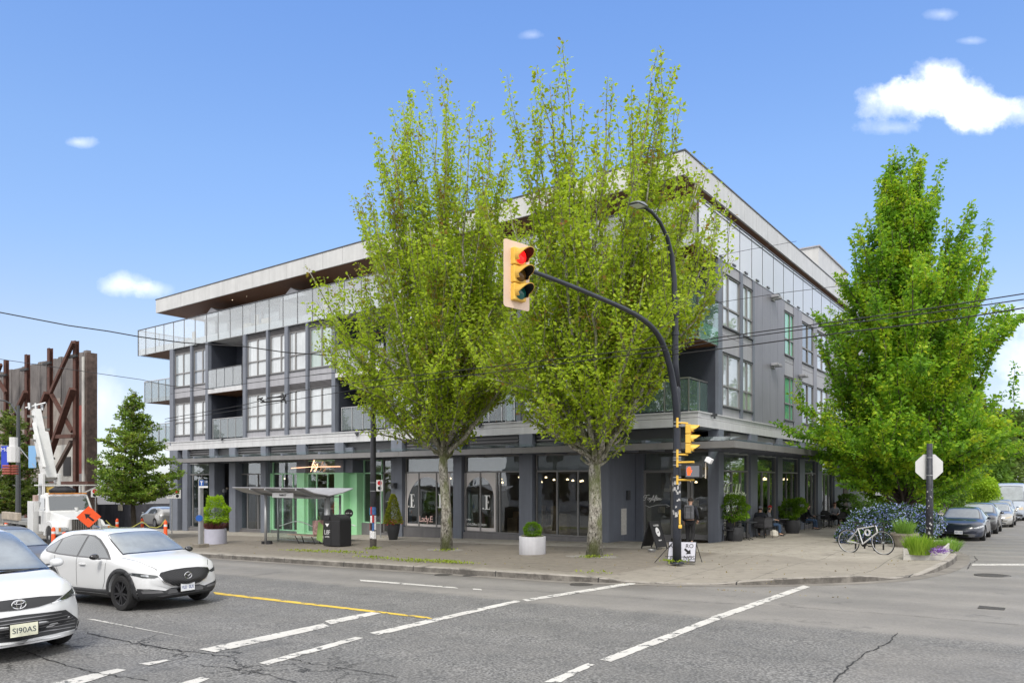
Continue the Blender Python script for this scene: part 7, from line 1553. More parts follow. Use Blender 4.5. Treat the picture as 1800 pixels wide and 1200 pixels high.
m.build('body', mat('patterned_bag', (.45,.28,.25), .8, nz=(7,.8)), bg, bevel=.05); m = MB(); m.add([(x0+2.5,sx.y+.83,sz+.3),(x0+2.95,sx.y+.80,sz+.2),(x0+2.95,sx.y+.84,sz+.95),(x0+2.6,sx.y+.86,sz+1.1)], [(0,1,2,3)]); m.tube([(x0+2.3,sx.y+1,sz+1.14),(x0+2.35,sx.y+1,sz+1.3),(x0+2.5,sx.y+1,sz+1.3),(x0+2.55,sx.y+1,sz+1.15)], .012, 5); m.build('green_side', mat('green_cloth', (.25,.42,.12), .8), bg)
# ---- litter bin
pb2 = gp(583, 962, .15); bx = pb2.x; by = pb2.y; z0 = pb2.z; T = thing('litter_bin', 'black double litter bin with rounded hood at the right end of the bus shelter', 'litter bin', pb2); hw = .52
m = MB(); m.box(bx-hw,bx-hw*.05,by-.02,by+.62,z0+.06,z0+1.12); m.box(bx-hw*.04,bx+hw,by-.02,by+.62,z0+.06,z0+1.12); m.build('body', BLK, T, bevel=.03)
m = MB(); vs = []; n_ = 10
for i in range(n_+1): a = math.pi*i/n_; 
prof = [(bx-hw*.0+hw*(1-math.cos(math.pi/2*i/n_))*0+ (hw)*math.sin(math.pi/2*i/n_), z0+1.12+.24*math.cos(math.pi/2*i/n_)) for i in range(n_+1)]
pf = [(bx-hw*.95, z0+1.12), (bx-hw*.95, z0+1.33), (bx-.0, z0+1.36)]+prof[1:]
m.add([(x, by, z) for x, z in pf]+[(x, by+.6, z) for x, z in pf], [tuple(range(len(pf))), tuple(range(2*len(pf)-1, len(pf)-1, -1))]+[(i, i+len(pf), (i+1)%len(pf)+len(pf), (i+1)%len(pf)) for i in range(len(pf))]); m.build('lid', BLK, T)
m = MB(); m.box(bx-hw*.85,bx-hw*.2,by-.03,by+.0,z0+1.14,z0+1.27); m.build('opening', GBLK, T)
M = frame((bx-hw*.5, by-.023, z0+.85), (1,0,0), (0,0,1)); m = MB(); m.prism([(-.13,.14),(.13,.14),(0,-.0)], .002, M); m.build('triangle_label', WSIGN, T); put_text('L8F', (bx-hw*.5, by-.024, z0+.62), .26, mat('worn_white_print', (.55,.55,.55), .7, nz=(20,.6)), par=T, name='bin_lettering'); put_text('LITTER', (bx-hw*.5, by-.024, z0+.44), .09, WSIGN, par=T, name='bin_lettering')
pd = gp(615, 950, .2); T = thing('round_sign', 'small round black sign on a thin stand right of the litter bin', 'sign', pd); m = MB(); m.tube([pd, pd+Vector((0,0,1.15))], .018, 6); m.lathe([(.24,0),(.24,.02),(.05,.03)], 16, pd); m.build('stand', BLK, T); M = face_cam(pd+Vector((-.05,-.02,1.30))); m = MB(); m.lathe([(.20,0),(.20,.03)], 24, (0,0,0), M); o = m.build('disc', BLK, T); put_text('pick up', (0,0,0), .10, WSIGN, par=o, M=M @ Matrix.Translation((0,0,.033)), name='sign_lettering')
# ---- sandwich boards
pA = gp(1150, 964, .22); T = thing('sandwich_board', 'black A-frame board with white oval emblem before the cafe door', 'sandwich board', pA, R(14)); 
for s_ in (1, -1):
    Ms = Matrix.Translation(pA) @ Matrix.Rotation(R(-12), 4, 'Z') @ Matrix.Translation((0,0,.98)) @ Matrix.Rotation(R(20)*s_, 4, 'Y'); m = MB(); m.box(-.018,.018,-.30,.30,-.95,0, Ms); o = m.build('panel', BLK, T)
    m = MB(); [m.box(-.015,.015,y,y+.04,-1.03,-.95, Ms) for y in (-.3,.26)]; m.build('leg', BLK, o)
    if s_ == -1:
        Mo = Ms @ Matrix(((0,0,1,.020),(1,0,0,0),(0,1,0,-.40),(0,0,0,1))); m = MB(); m.prism([(.085*math.cos(a)*1.3,.17*math.sin(a)) for a in [i*math.pi/10 for i in range(20)]], .003, Mo); m.build('oval_emblem', WSIGN, o); m = MB(); m.prism([(-.06,-.03),(0,.0),(.07,.03),(.02,-.04)], .002, Mo @ Matrix.Translation((0,0,.004))); m.build('bird_mark', BLK, o)
        put_text('COFFEE', (0,0,0), .085, WSIGN, par=o, M=Mo @ Matrix.Translation((0,.24,.001)), name='board_lettering'); put_text('open', (0,0,0), .09, WSIGN, par=o, M=Mo @ Matrix.Translation((0,-.30,.001)), name='board_lettering')
bw = gp(1146, 970, .2); bo_ = MB(); bo_.lathe([(.10,0),(.15,.09),(.13,.09),(.09,.02)], 16, bw); o = bo_.build('dog_bowl', GALV); tag(o, 'small metal bowl on the ground by the black A-frame board', 'bowl')
pW = gp(1192, 989, .15); T = thing('sandwich_board', 'white hand-lettered sandwich board behind the foot of the signal pole', 'sandwich board', pW); M = frame((pW.x+.02, pW.y+.22, pW.z+.31), (1,.1,.03), (0,.35,1)); m = MB(); m.box(-.40,.40,-.27,.29,-.01,.01, M); o = m.build('panel', mat('lilac_white_board', (.55,.55,.62), .6), T)
m = MB(); 
for a, b_ in (((-.41,-.29),(.41,-.29)),((-.41,.30),(.41,.30)),((-.41,-.29),(-.41,.30)),((.41,-.29),(.41,.30))): m.tube([M @ Vector((*a,.0)), M @ Vector((*b_,.0))], .014, 6)
m.tube([M @ Vector((-.30,.28,0)), Vector((pW.x-.62,pW.y-.25,pW.z))], .012, 6); m.tube([M @ Vector((.40,.28,0)), Vector((pW.x+.50,pW.y+.55,pW.z+.01))], .012, 6); m.tube([M @ Vector((-.45,-.18,.12)), M @ Vector((.36,-.18,.12))], .010, 6); m.build('frame', BLK, T)
put_text('AU', (0,0,0), .17, BLK, par=o, M=M @ Matrix.Translation((-.28,.17,.012)), name='board_lettering'); put_text('RO', (0,0,0), .17, BLK, par=o, M=M @ Matrix.Translation((.22,.17,.012)), name='board_lettering'); put_text('F', (0,0,0), .17, BLK, par=o, M=M @ Matrix.Translation((-.30,-.20,.012)), name='board_lettering'); put_text('NGS', (0,0,0), .17, BLK, par=o, M=M @ Matrix.Translation((.23,-.18,.012)), name='board_lettering')
m = MB(); m.prism([(.06,.06),(.16,-.02),(.12,-.07),(.27,-.06),(.25,.07),(.20,.03),(.10,.11)], .003, M @ Matrix.Translation((0,.0,.012))); m.build('arrow', BLK, o)
# ---- cafe chairs and tables
WICK = mat('woven_charcoal', (.055,.055,.06), .6, nz=(30,.4), bump=(60,.8))
def chair(label, x, y, rz, first=[None]):
    z = swz(x, y)+.08
    z = GZ(x, y)+.245
    if first[0] is not None: return dup(first[0], (x, y, z), rz, label)
    T = thing('cafe_chair', label, 'chair', (0,0,0), 0, 'chairs on the cafe terrace'); k = dict(world=False)
    m = MB(); m.box(-.22,.22,-.20,.22,.43,.46); m.build('seat', WICK, T, bevel=.012, **k)
    m = MB(); vs = []; n_ = 10
    for i in range(n_+1): a = math.pi*i/n_; vs.append((-.21*math.cos(a), -.22-.03*math.sin(a), .80+.10*math.sin(a)))
    pl = [(-.21,-.21,.47)]+vs+[(.21,-.21,.47)]; m.add([(a, b_-.012, c_) for a, b_, c_ in pl]+[(a, b_+.012, c_) for a, b_, c_ in pl], [tuple(range(len(pl))), tuple(range(2*len(pl)-1, len(pl)-1, -1))]+[(i, (i+1)%len(pl), (i+1)%len(pl)+len(pl), i+len(pl)) for i in range(len(pl))]); m.build('backrest', WICK, T, **k)
    m = MB(); m.tube([(-.23,-.22,.46)]+[(a*1.06, b_-.01, c_+.01) for a, b_, c_ in vs]+[(.23,-.22,.46)], .013, 6)
    for s_ in (1,-1): m.tube([(s_*.24,-.2,.66),(s_*.25,.0,.66),(s_*.24,.18,.62),(s_*.23,.20,.44)], .012, 6)
    m.build('back_frame', BLK, T, **k)
    for (a, b_) in ((-.21,-.20),(.21,-.20),(-.21,.20),(.21,.20)): m = MB(); m.tube([(a,b_,.45),(a*1.08,b_*1.15,0)], .012, 6); m.build('leg', BLK, T, **k)
    T.location = (x, y, z); T.rotation_euler = (0,0,rz); first[0] = T; return T
def table(label, x, y, first=[None]):
    z = GZ(x, y)+.245
    if first[0] is not None: return dup(first[0], (x, y, z), 0, label)
    T = thing('cafe_table', label, 'table', (0,0,0), 0, 'tables on the cafe terrace'); k = dict(world=False); m = MB(); m.box(-.34,.34,-.34,.34,.71,.735); m.build('tabletop', mat('dark_tabletop', (.05,.055,.06), .4), T, bevel=.01, **k)
    m = MB(); m.tube([(0,0,.05),(0,0,.71)], .03, 8); m.build('stem', BLK, T, **k)
    for a in range(4): m = MB(); m.tube([(0,0,.10),(.14*math.cos(a*1.571+.78),.14*math.sin(a*1.571+.78),.08),(.30*math.cos(a*1.571+.78),.30*math.sin(a*1.571+.78),.0)], .016, 6); m.build('leg', BLK, T, **k)
    T.location = (x, y, z); first[0] = T; return T
chair('woven grey chair standing nearest the camera with its round back turned to the street', *walk(1344, -10.22)[:2], R(60))
for lb, u, x, rz in (('dark chair beside the table next to the corner shrub', 1283, -10.75, R(180)), ('chair under the person in the dark jacket', 1336, -10.62, R(10)), ('chair under the person in the red hat', 1352, -10.6, R(-75)), ('empty chair against the glass behind the second table', 1376, -10.75, R(180)),
      ('chair under the person in jeans behind the wide shrub', 1418, -10.6, R(-50)), ('empty chair across from the person in jeans', 1446, -10.4, R(160)), ('chair left of the seated woman with her table', 1452, -10.6, R(0)), ('chair under the woman with curly hair', 1467, -10.35, R(205)), ('farthest dark chair beyond the curly haired woman', 1478, -10.3, R(180))): chair(lb, x, walk(u, x).y, rz)
for lb, u, x in (('first cafe table, just right of the corner shrub', 1312, -10.5), ('second cafe table, right of the person in the red hat', 1370, -10.4), ('third cafe table, behind the wide potted shrub', 1436, -10.4), ('farthest cafe table, in front of the curly haired woman', 1457, -10.35)): table(lb, x, walk(u, x).y)
m = MB(); q = Vector((-10.15, 32.9, GZ(-10.15,32.9)+.245)); m.lathe([(.14,0),(.19,.06),(.17,.22),(.06,.30)], 10, q); o = m.build('bag', mat('cream_bag', (.6,.57,.5), .8)); tag(o, 'small cream bag on the ground under the woven chair', 'bag')
# ================================================================ people
SKIN = mat('skin_tone', (.50,.30,.21), .5, nz=(6,.08)); DKC = mat('dark_jacket_cloth', (.016,.018,.026), .85, nz=(7,.25)); JEAN = mat('blue_denim', (.045,.085,.16), .85, nz=(10,.3)); BLKC = mat('black_cloth', (.012,.012,.014), .85); GRYC = mat('grey_cloth', (.16,.17,.19), .85, nz=(8,.2)); SHOE = mat('shoe_dark', (.03,.03,.032), .6)
def skin_obj(name, pts, edges, mt, par, sub=2):
    me = bpy.data.meshes.new(name); me.from_pydata([p[0] for p in pts], edges, []); o = bpy.data.objects.new(name, me); COL.objects.link(o)
    sk = o.modifiers.new('skin', 'SKIN'); sk.use_smooth_shade = True
    for i, p in enumerate(pts):
        v = me.skin_vertices[0].data[i]; r_ = p[1]; v.radius = r_ if isinstance(r_, tuple) else (r_, r_); v.use_root = (i == 0)
    sb = o.modifiers.new('s', 'SUBSURF'); sb.levels = sub; sb.render_levels = sub
    dg = bpy.context.evaluated_depsgraph_get(); m2 = bpy.data.meshes.new_from_object(o.evaluated_get(dg)); o.modifiers.clear(); o.data = m2; m2.materials.clear(); m2.materials.append(mt)
    m2.polygons.foreach_set('use_smooth', [True]*len(m2.polygons)); o.parent = par; return o
def person(label, loc, rz, J, top, legs, hair, hairlen=0, hat=None, scale=1.0, shoes=SHOE):
    """J: joints in metres, local: +Y is the way the chest faces. body is one continuous skinned surface; clothes lie over it"""
    T = thing('person', label, 'person', loc, rz); V = {k: Vector(v) for k, v in J.items()}
    pts = []; ed = []; ix = {}
    def P(k, p, r_, fr=None):
        ix[k] = len(pts); pts.append((tuple(p), r_)); 
        if fr is not None: ed.append((ix[fr], ix[k]))
    P('pel', V['pel'], (.15,.11)); P('waist', V['pel'].lerp(V['chest'], .5), (.125,.10), 'pel'); P('chest', V['chest'], (.16,.11), 'waist'); P('neck', V['neck'], .052, 'chest'); P('hb', V['head']-(V['head']-V['neck'])*.35, .062, 'neck')
    P('h1', V['head'], (.078,.094), 'hb'); P('h2', V['head']+(V['head']-V['neck']).normalized()*.085, (.060,.070), 'h1')
    for s_ in ('l', 'r'):
        P('sh'+s_, V['sh'+s_], .058, 'chest'); P('el'+s_, V['el'+s_], .040, 'sh'+s_); P('wr'+s_, V['wr'+s_], .026, 'el'+s_)
        d = (V['wr'+s_]-V['el'+s_]).normalized(); side = d.cross(Vector((0,0,1))); side = side.normalized() if side.length > .1 else Vector((1,0,0)); dn = side.cross(d)
        P('pa'+s_, V['wr'+s_]+d*.055, (.036,.016), 'wr'+s_)
        for q in range(4):
            o_ = side*(.027-.018*q); ln = (.068,.078,.072,.056)[q]; P('f%d%s' % (q, s_), V['wr'+s_]+d*.095+o_, .009, 'pa'+s_); P('g%d%s' % (q, s_), V['wr'+s_]+d*(.095+ln*.55)+o_-dn*.012, .008, 'f%d%s' % (q, s_)); P('t%d%s' % (q, s_), V['wr'+s_]+d*(.095+ln*.85)+o_-dn*.035, .0065, 'g%d%s' % (q, s_))
        P('th'+s_, V['wr'+s_]+d*.045+side*.045, .011, 'pa'+s_); P('tt'+s_, V['wr'+s_]+d*.085+side*.058-dn*.012, .008, 'th'+s_)
        P('hp'+s_, V['hp'+s_], .088, 'pel'); P('kn'+s_, V['kn'+s_], .058, 'hp'+s_); P('cf'+s_, V['kn'+s_].lerp(V['an'+s_], .35), .052, 'kn'+s_); P('an'+s_, V['an'+s_], .036, 'cf'+s_); P('to'+s_, V['to'+s_], .032, 'an'+s_)
    skin_obj('body', pts, ed, SKIN, T, 2)
    tp = [(tuple(V['pel']+Vector((0,0,.02))), (.168,.128)), (tuple(V['pel'].lerp(V['chest'], .5)), (.155,.125)), (tuple(V['chest']), (.185,.135)), (tuple(V['neck']-Vector((0,0,.02))), .066)]; te = [(0,1),(1,2),(2,3)]
    for s_ in ('l', 'r'):
        b0 = len(tp); tp += [(tuple(V['sh'+s_]), .078), (tuple(V['sh'+s_].lerp(V['el'+s_], .55)), .060), (tuple(V['el'+s_]), .055), (tuple(V['el'+s_].lerp(V['wr'+s_], .93)), .038)]; te += [(2,b0),(b0,b0+1),(b0+1,b0+2),(b0+2,b0+3)]
    skin_obj('jacket', tp, te, top, T, 2)
    lp_ = [(tuple(V['pel']), (.165,.125))]; le = []
    for s_ in ('l', 'r'):
        b0 = len(lp_); lp_ += [(tuple(V['hp'+s_]), .098), (tuple(V['hp'+s_].lerp(V['kn'+s_], .5)), .086), (tuple(V['kn'+s_]), .070), (tuple(V['kn'+s_].lerp(V['an'+s_], .5)), .060), (tuple(V['kn'+s_].lerp(V['an'+s_], .95)), .050)]; le += [(0,b0)]+[(b0+i, b0+i+1) for i in range(4)]
    skin_obj('trousers', lp_, le, legs, T, 2)
    for s_ in ('l', 'r'):
        d = (V['to'+s_]-V['an'+s_]); skin_obj('shoe', [(tuple(V['an'+s_]+Vector((0,0,-.03))), .046), (tuple(V['an'+s_].lerp(V['to'+s_], .6)+Vector((0,0,-.012))), (.044,.036)), (tuple(V['to'+s_]+d*.35), (.036,.026))], [(0,1),(1,2)], shoes, T, 1)
    up = (V['head']-V['neck']).normalized(); f = V.get('face', Vector((0,1,0))).normalized(); f = (f-up*f.dot(up)).normalized(); sd_ = f.cross(up); hc = V['head']+up*.03; Mh = Matrix(((sd_.x,f.x,up.x,hc.x),(sd_.y,f.y,up.y,hc.y),(sd_.z,f.z,up.z,hc.z),(0,0,0,1)))
    def hb(name, mt, fn, sm=True): m = MB(); fn(m); m.v = [tuple(Mh @ Vector(v)) for v in m.v]; return m.build(name, mt, T, world=False, smooth=sm)
    def cap(m):
        n1, n2 = 9, 16; vs = []
        for i in range(n1+1):
            for j in range(n2):
                th = math.pi*(.02+.60*i/n1); a = 2*math.pi*j/n2; fr = math.sin(a)
                r_ = 1.0; zz = math.cos(th); 
                if fr > .1 and zz < .45: zz = .45+(zz-.45)*.12
                if hairlen and fr < .3 and i > n1-3: zz -= hairlen*(i-n1+3)/3
                vs.append((math.sin(th)*math.cos(a)*.090, math.sin(th)*math.sin(a)*.108-.012, zz*.108+.025))
        m.add(vs, [(i*n2+j, i*n2+(j+1)%n2, (i+1)*n2+(j+1)%n2, (i+1)*n2+j) for i in range(n1) for j in range(n2)]+[tuple(range(n2))])
    hb('hair', hat or hair, cap)
    if hat: hb('hair', hair, lambda m: m.lathe([(.08,-.05),(.088,.0),(.085,.03)], 14, (0,-.02,-.02)))
    hb('nose', SKIN, lambda m: m.add([(-.014,.088,-.022),(.014,.088,-.022),(0,.118,-.018),(0,.092,.022)], [(0,1,2),(0,2,3),(1,3,2)]), False)
    hb('eye', BLK, lambda m: [m.lathe([(.001,-.006),(.009,0),(.001,.006)], 8, (x, .089, .012)) for x in (-.030,.030)])
    hb('mouth', mat('lips', (.30,.10,.09), .5), lambda m: m.box(-.022,.022,.084,.094,-.058,-.049), False)
    hb('ear', SKIN, lambda m: [m.lathe([(.002,-.026),(.014,-.012),(.015,.012),(.002,.028)], 8, (x, -.005, -.002)) for x in (-.086,.086)])
    if scale != 1: T.scale = (scale,)*3
    return T
wk = gp(1213, 962, .235); HB = mat('dark_hair', (.02,.014,.01), .7)
W_ = person('person seen from behind in black with a grey backpack walking to the cafe door', (wk.x, wk.y, wk.z), R(12), dict(pel=(0,0,.95),chest=(0,.03,1.33),neck=(0,.05,1.50),head=(0,.08,1.63),
    shl=(-.19,.02,1.42),shr=(.19,.02,1.42),ell=(-.27,-.04,1.14),elr=(.27,-.02,1.15),wrl=(-.24,.10,.93),wrr=(.23,.14,.98),hpl=(-.095,0,.90),hpr=(.095,0,.90),knl=(-.10,.07,.50),knr=(.11,.00,.49),anl=(-.10,.03,.09),anr=(.12,-.30,.22),tol=(-.10,.15,.04),tor=(.12,-.25,.06)), DKC, BLKC, HB)
BP = mat('grey_backpack_cloth', (.105,.108,.12), .8, nz=(9,.15)); bpk = thing('backpack', 'grey backpack worn by the walking person at the cafe door', 'backpack', (wk.x, wk.y, wk.z), R(12)); k = dict(world=False)
m = MB(); m.box(-.17,.17,-.30,-.11,1.02,1.50); m.build('bag_body', BP, bpk, bevel=.05, **k); m = MB(); m.box(-.13,.13,-.345,-.30,1.05,1.30); m.build('front_pocket', BP, bpk, bevel=.03, **k); m = MB(); m.box(-.15,.15,-.315,-.14,1.44,1.53); m.build('lid', BP, bpk, bevel=.03, **k)
for x in (-.10,.10): m = MB(); m.tube([(x,-.352,1.46),(x,-.352,1.08)], .010, 5); m.build('strap', BLKC, bpk, **k)
for s_ in (1,-1): m = MB(); m.tube([(s_*.13,-.12,1.46),(s_*.15,.06,1.50),(s_*.14,.17,1.32),(s_*.16,.0,1.06),(s_*.15,-.12,1.04)], .018, 6); m.build('shoulder_strap', BLKC, bpk, **k)
def sit(lean=0, twist=0, cross=False, face=(0,1,0), spread=.12):
    d = dict(pel=(0,-.05,.53), chest=(0,-.04+lean,.90), neck=(0,.0+lean*1.4,1.08), head=(0,.03+lean*1.7,1.21), shl=(-.18,-.02+lean,1.0), shr=(.18,-.02+lean,1.0), ell=(-.25,.05+lean,.75), elr=(.25,.05+lean,.75), wrl=(-.13,.28+lean,.72), wrr=(.12,.27+lean,.72),
      hpl=(-.09,.0,.50), hpr=(.09,.0,.50), knl=(-spread,.44,.50), knr=(spread,.44,.50), anl=(-spread,.46,.09), anr=(spread,.46,.09), tol=(-spread,.60,.045), tor=(spread,.60,.045), face=face)
    if cross: d.update(knr=(.02,.46,.60), anr=(-.16,.66,.36), tor=(-.20,.78,.40))
    return d
person('seated person in a dark jacket and grey cap, seen from behind beside the woven chair', walk(1336,-10.62), R(8), sit(.03, face=(.3,1,0)), DKC, BLKC, HB, 0, mat('grey_knit', (.16,.17,.19), .9, bump=(60,.6)))
person('seated person with a red hat and blue jeans, turned towards the pavement', walk(1352,-10.6), R(-78), sit(.0, face=(.6,.9,0), spread=.08), GRYC, JEAN, HB, 0, mat('red_knit', (.5,.03,.03), .9, bump=(60,.6)))
person('person in blue jeans sitting behind the wide potted shrub', walk(1418,-10.6), R(-50), sit(.04, face=(-.2,1,0)), DKC, JEAN, HB)
person('seated woman with curly brown hair, grey top and black trousers, legs crossed', walk(1467,-10.35), R(205), sit(.0, cross=True, face=(.25,1,0)), GRYC, BLKC, mat('curly_brown_hair', (.07,.03,.018), .9, bump=(40,1)), .5, shoes=mat('cream_shoe', (.5,.42,.32), .6))
# ================================================================ left end: old wall, truck, cones, wires
WOOD = mat('weathered_boards', (.155,.14,.135), .85, nz=(.9,.35), streak=(10,.4)); RUST = mat('rusty_steel', (.085,.036,.026), .8, .1, nz=(3,.4)); OLDW = mat('old_white_render', (.50,.49,.46), .8, nz=(1.2,.15)); BRK = mat('dark_old_brick', (.10,.072,.06), .9, nz=(3,.6), bump=(18,1.2)); REDD = mat('faded_red_paint', (.28,.07,.06), .8, nz=(2,.2))
Yw = 26.6; WT = thing('old_wall', 'tall weathered boarded wall of a demolished building held up by rusty steel', 'wall', (-64, Yw, -1.8)); wa = lambda u, v, Y=Yw: yp(u, v, Y)
tl, tr_ = wa(-60, 670), wa(152, 616)
m = MB(); xa = tl.x; xb = tr_.x; k = 46; rr_ = random.Random(5)
for i in range(k):
    a, b_ = xa+(xb-xa)*i/k, xa+(xb-xa)*(i+1)/k; zt_ = tl.z+(tr_.z-tl.z)*(i+.5)/k; d = rr_.choice([0,0,.02,.05]); m.box(a+.01, b_-.01, Yw+d, Yw+.35, 3.0, zt_+rr_.uniform(-.06,.06))
m.build('boarding', WOOD, WT)
m = MB(); pw = 1.9; x = xb-7.5
while x > xa: m.box(x-pw+.02, x-.02, Yw-.06, Yw-.005, 2.4+rr_.uniform(-.1,.1), 8.3); x -= pw
x = xb-1.6
for w_ in (1.45, 1.5, 1.45, 1.5): m.box(x-w_+.02, x-.02, Yw-.06, Yw-.005, 4.9, 8.6+rr_.uniform(-.3,.3)); x -= w_
m.build('plywood_sheet', mat('pale_plywood', (.27,.235,.21), .85, nz=(1.1,.25), streak=(9,.3)), WT)
a, b_ = wa(90, 783, Yw-.1), wa(127, 845, Yw-.1); m = MB(); m.box(a.x, b_.x, Yw-.09, Yw-.01, -1.8, a.z); m.build('render_panel', OLDW, WT); m = MB(); c1, c2 = wa(114, 803), wa(127, 836); m.box(c1.x, c2.x, Yw-.13, Yw-.095, c2.z, c1.z); m.build('doorway', BLK, WT)
m = MB(); m.box(xa, a.x-.02, Yw+.0, Yw+.3, -1.8, 2.95); m.build('boarding', mat('grey_lower_boards', (.15,.145,.14), .9, nz=(1,.3)), WT)
c1, c2 = wa(140, 713), wa(151, 832); m = MB(); m.box(c1.x, c2.x, Yw-.12, Yw-.02, c2.z, c1.z); m.build('red_panel', REDD, WT)
m = MB(); e0 = xp(153, 618, xb); m.box(xb, xb+.35, Yw-.1, Yw+.65, -1.8, e0.z-.1); m.build('brick_pier', BRK, WT)
m = MB(); m.box(xb-.35, xb-.02, Yw-.2, Yw-.125, -1.6, e0.z-.4); m.build('pale_post', OLDW, WT)
Yp = 25.3
for i, (u, v) in enumerate(((11,633),(48,623),(88,612),(133.5,599))):
    t_ = yp(u, v, Yp); m = MB(); w_ = .22; m.box(t_.x-w_, t_.x+w_, Yp-.14, Yp-.11, -1.7, t_.z); m.box(t_.x-w_, t_.x+w_, Yp+.11, Yp+.14, -1.7, t_.z); m.box(t_.x-.02, t_.x+.02, Yp-.11, Yp+.11, -1.7, t_.z); m.build('steel_column', RUST, WT)
    m = MB(); q = yp(u, v+ (27 if i < 3 else 28), Yp); m.box(q.x-.7, q.x+.7, Yp-.3, Yp-.15, q.z-.09, q.z+.09); m.build('cross_tie', BLK, WT)
br = lambda p_, q_, w_, mt=RUST, Y=Yp-.35: MB().bar(yp(*p_, Y), yp(*q_, Y), w_, .28).build('brace', mt, WT)
br((129,601),(89,690),.22); br((128,683),(71,846),.42); br((82,690),(52,768),.36); br((89,690),(127,758),.20,Y=Yp-.1); br((126,776),(88,846),.26,BRK,Yp-.1); br((45,688),(5,775),.3); br((98,767),(128,766),.3); br((75,849),(160,849),.45); br((2,640),(-20,700),.2); br((10,690),(-20,640),.2)
# pale shed and fence between the old wall and the block
T = thing('house', 'pale house with a grey roof seen through the gap left of the block', 'building', (-84, 52, -2.4)); m = MB(); m.box(-92,-76,52,60,-2.4,3.2); m.build('wall', mat('pale_siding', (.55,.55,.54), .7, streak=(3,.1)), T); m = MB(); m.add([(-92.5,51.6,3.2),(-75.5,51.6,3.2),(-75.5,60,3.2),(-92.5,60,3.2),(-92.5,56,5.6),(-75.5,56,5.6)], [(0,1,5,4),(2,3,4,5),(1,2,5),(3,0,4),(0,3,2,1)]); m.build('roof', mat('grey_shingle', (.17,.19,.22), .9, nz=(4,.2)), T)
for x in (-90,-86,-82,-78.5): m = MB(); m.box(x,x+1.1,51.92,52.0,.4,2.2); m.build('window', PANED, T)
T = thing('site_fence', 'site fence wrapped in dark grey cloth left of the block', 'fence', (-57, 30, -1.9)); m = MB(); vs = []; n_ = 60
for i in range(n_+1): x = -76+26.5*i/n_; vs += [(x, 31.0+.05*math.sin(i*1.3), GZ(x,31)+.0), (x, 31.0+.04*math.sin(i*1.9), GZ(x,31)+2.05)]
m.add(vs, [(2*i, 2*i+2, 2*i+3, 2*i+1) for i in range(n_)]); m.build('mesh_cloth', mat('fence_cloth', (.055,.055,.065), .9, nz=(1.5,.3)), T)
for i in range(9): x = -76+3.3*i; m = MB(); m.tube([(x,31.1,GZ(x,31)),(x,31.1,GZ(x,31)+2.2)], .03, 6); m.build('post', GALV, T)
q = yp(212, 892, 30.9); m = MB(); m.box(q.x-.35,q.x+.35,30.85,30.9,q.z-.25,q.z+.25); m.build('notice', mat('cream_notice', (.55,.5,.38), .7), T)
m = MB(); m.box(-66,-50.5,23.5,23.9,GZ(-58,23)+.1,GZ(-58,23)+.75); o = m.build('low_wall', mat('mossy_block', (.16,.14,.09), .9, nz=(2,.3))); tag(o, 'low brown block wall behind the linden', 'wall')
# distant low row of buildings along the street to the left
for i, (x0_, x1_, h_, c_) in enumerate(((-150,-122,7,(.3,.28,.26)),(-121,-104,9,(.22,.2,.2)),(-200,-152,8,(.34,.33,.31)))):
    T = thing('shop_building', ['low pale shop building far down the street on the left','darker shop building far down the street on the left','farthest long shop building on the left'][i], 'building', (x0_, 28, -3)); m = MB(); m.box(x0_,x1_,28,45,-5,h_-3); m.build('wall', mat('far_wall_%d' % i, c_, .8, streak=(1,.2)), T)
    for k in range(5): m = MB(); q = x0_+(x1_-x0_)*(k+.15)/5; m.box(q, q+(x1_-x0_)/5*.7, 27.9, 27.99, -1.5, 1.2); m.build('window', PANED, T)
# ---- utility truck with a boom
TW = mat('truck_white', (.58,.585,.58), .4, nz=(2,.12), coat=.3); TG = mat('truck_grey', (.22,.22,.21), .6, nz=(3,.3)); th_ = R(-5); tb = Vector((-38.7, 16.3, 0)); tb.z = GZ(tb.x, tb.y)+.02
TR = thing('utility_truck', 'white utility truck with a raised boom parked facing the camera at the left', 'truck', tb, th_); tk = lambda m, n_, mt, par=None, **k: m.build(n_, mt, par or TR, world=False, **k)
def wedge(x0_, x1_, y_, z0_, z1a, z1b, ins=.0, y2=None):    # box whose top slopes from z1a (rear) to z1b (front)
    y2 = y2 or y_; m = MB(); m.add([(x0_,-y_,z0_),(x1_,-y2,z0_),(x1_,y2,z0_),(x0_,y_,z0_),(x0_,-y_+ins,z1a),(x1_,-y2+ins,z1b),(x1_,y2-ins,z1b),(x0_,y_-ins,z1a)], [(0,3,2,1),(4,5,6,7),(0,1,5,4),(1,2,6,5),(2,3,7,6),(3,0,4,7)]); return m
hd_o = tk(wedge(-.75, 1.25, .98, .85, 1.72, 1.45, .12, .80), 'hood', TW, bevel=.06)
for s_ in (1,-1):
    m = MB(); pl = ring_poly(0, .52, .56, .80, R(10), R(175), 14); m.prism(pl, .36, Matrix(((1,0,0,0),(0,0,1,s_*.98-.18),(0,1,0,0),(0,0,0,1)))); m.box(.55,1.25,s_*.98-.18,s_*.98+.16,.72,1.08); tk(m, 'fender', TW, bevel=.03)
    m = MB(); m.box(1.245,1.27,s_*.86-.16,s_*.86+.16,.86,1.03); tk(m, 'headlight', LAMP, bevel=.02)
    m = MB(); m.box(1.245,1.265,s_*1.06-.05,s_*1.06+.05,.86,1.03); tk(m, 'indicator', AMBER)
m = MB(); m.box(1.25,1.30,-.56,.56,.72,1.40); go = tk(m, 'grille', GBLK); m = MB()
for k in range(15): m.box(1.30,1.325,-.54+k*.0745,-.515+k*.0745,.74,1.38)
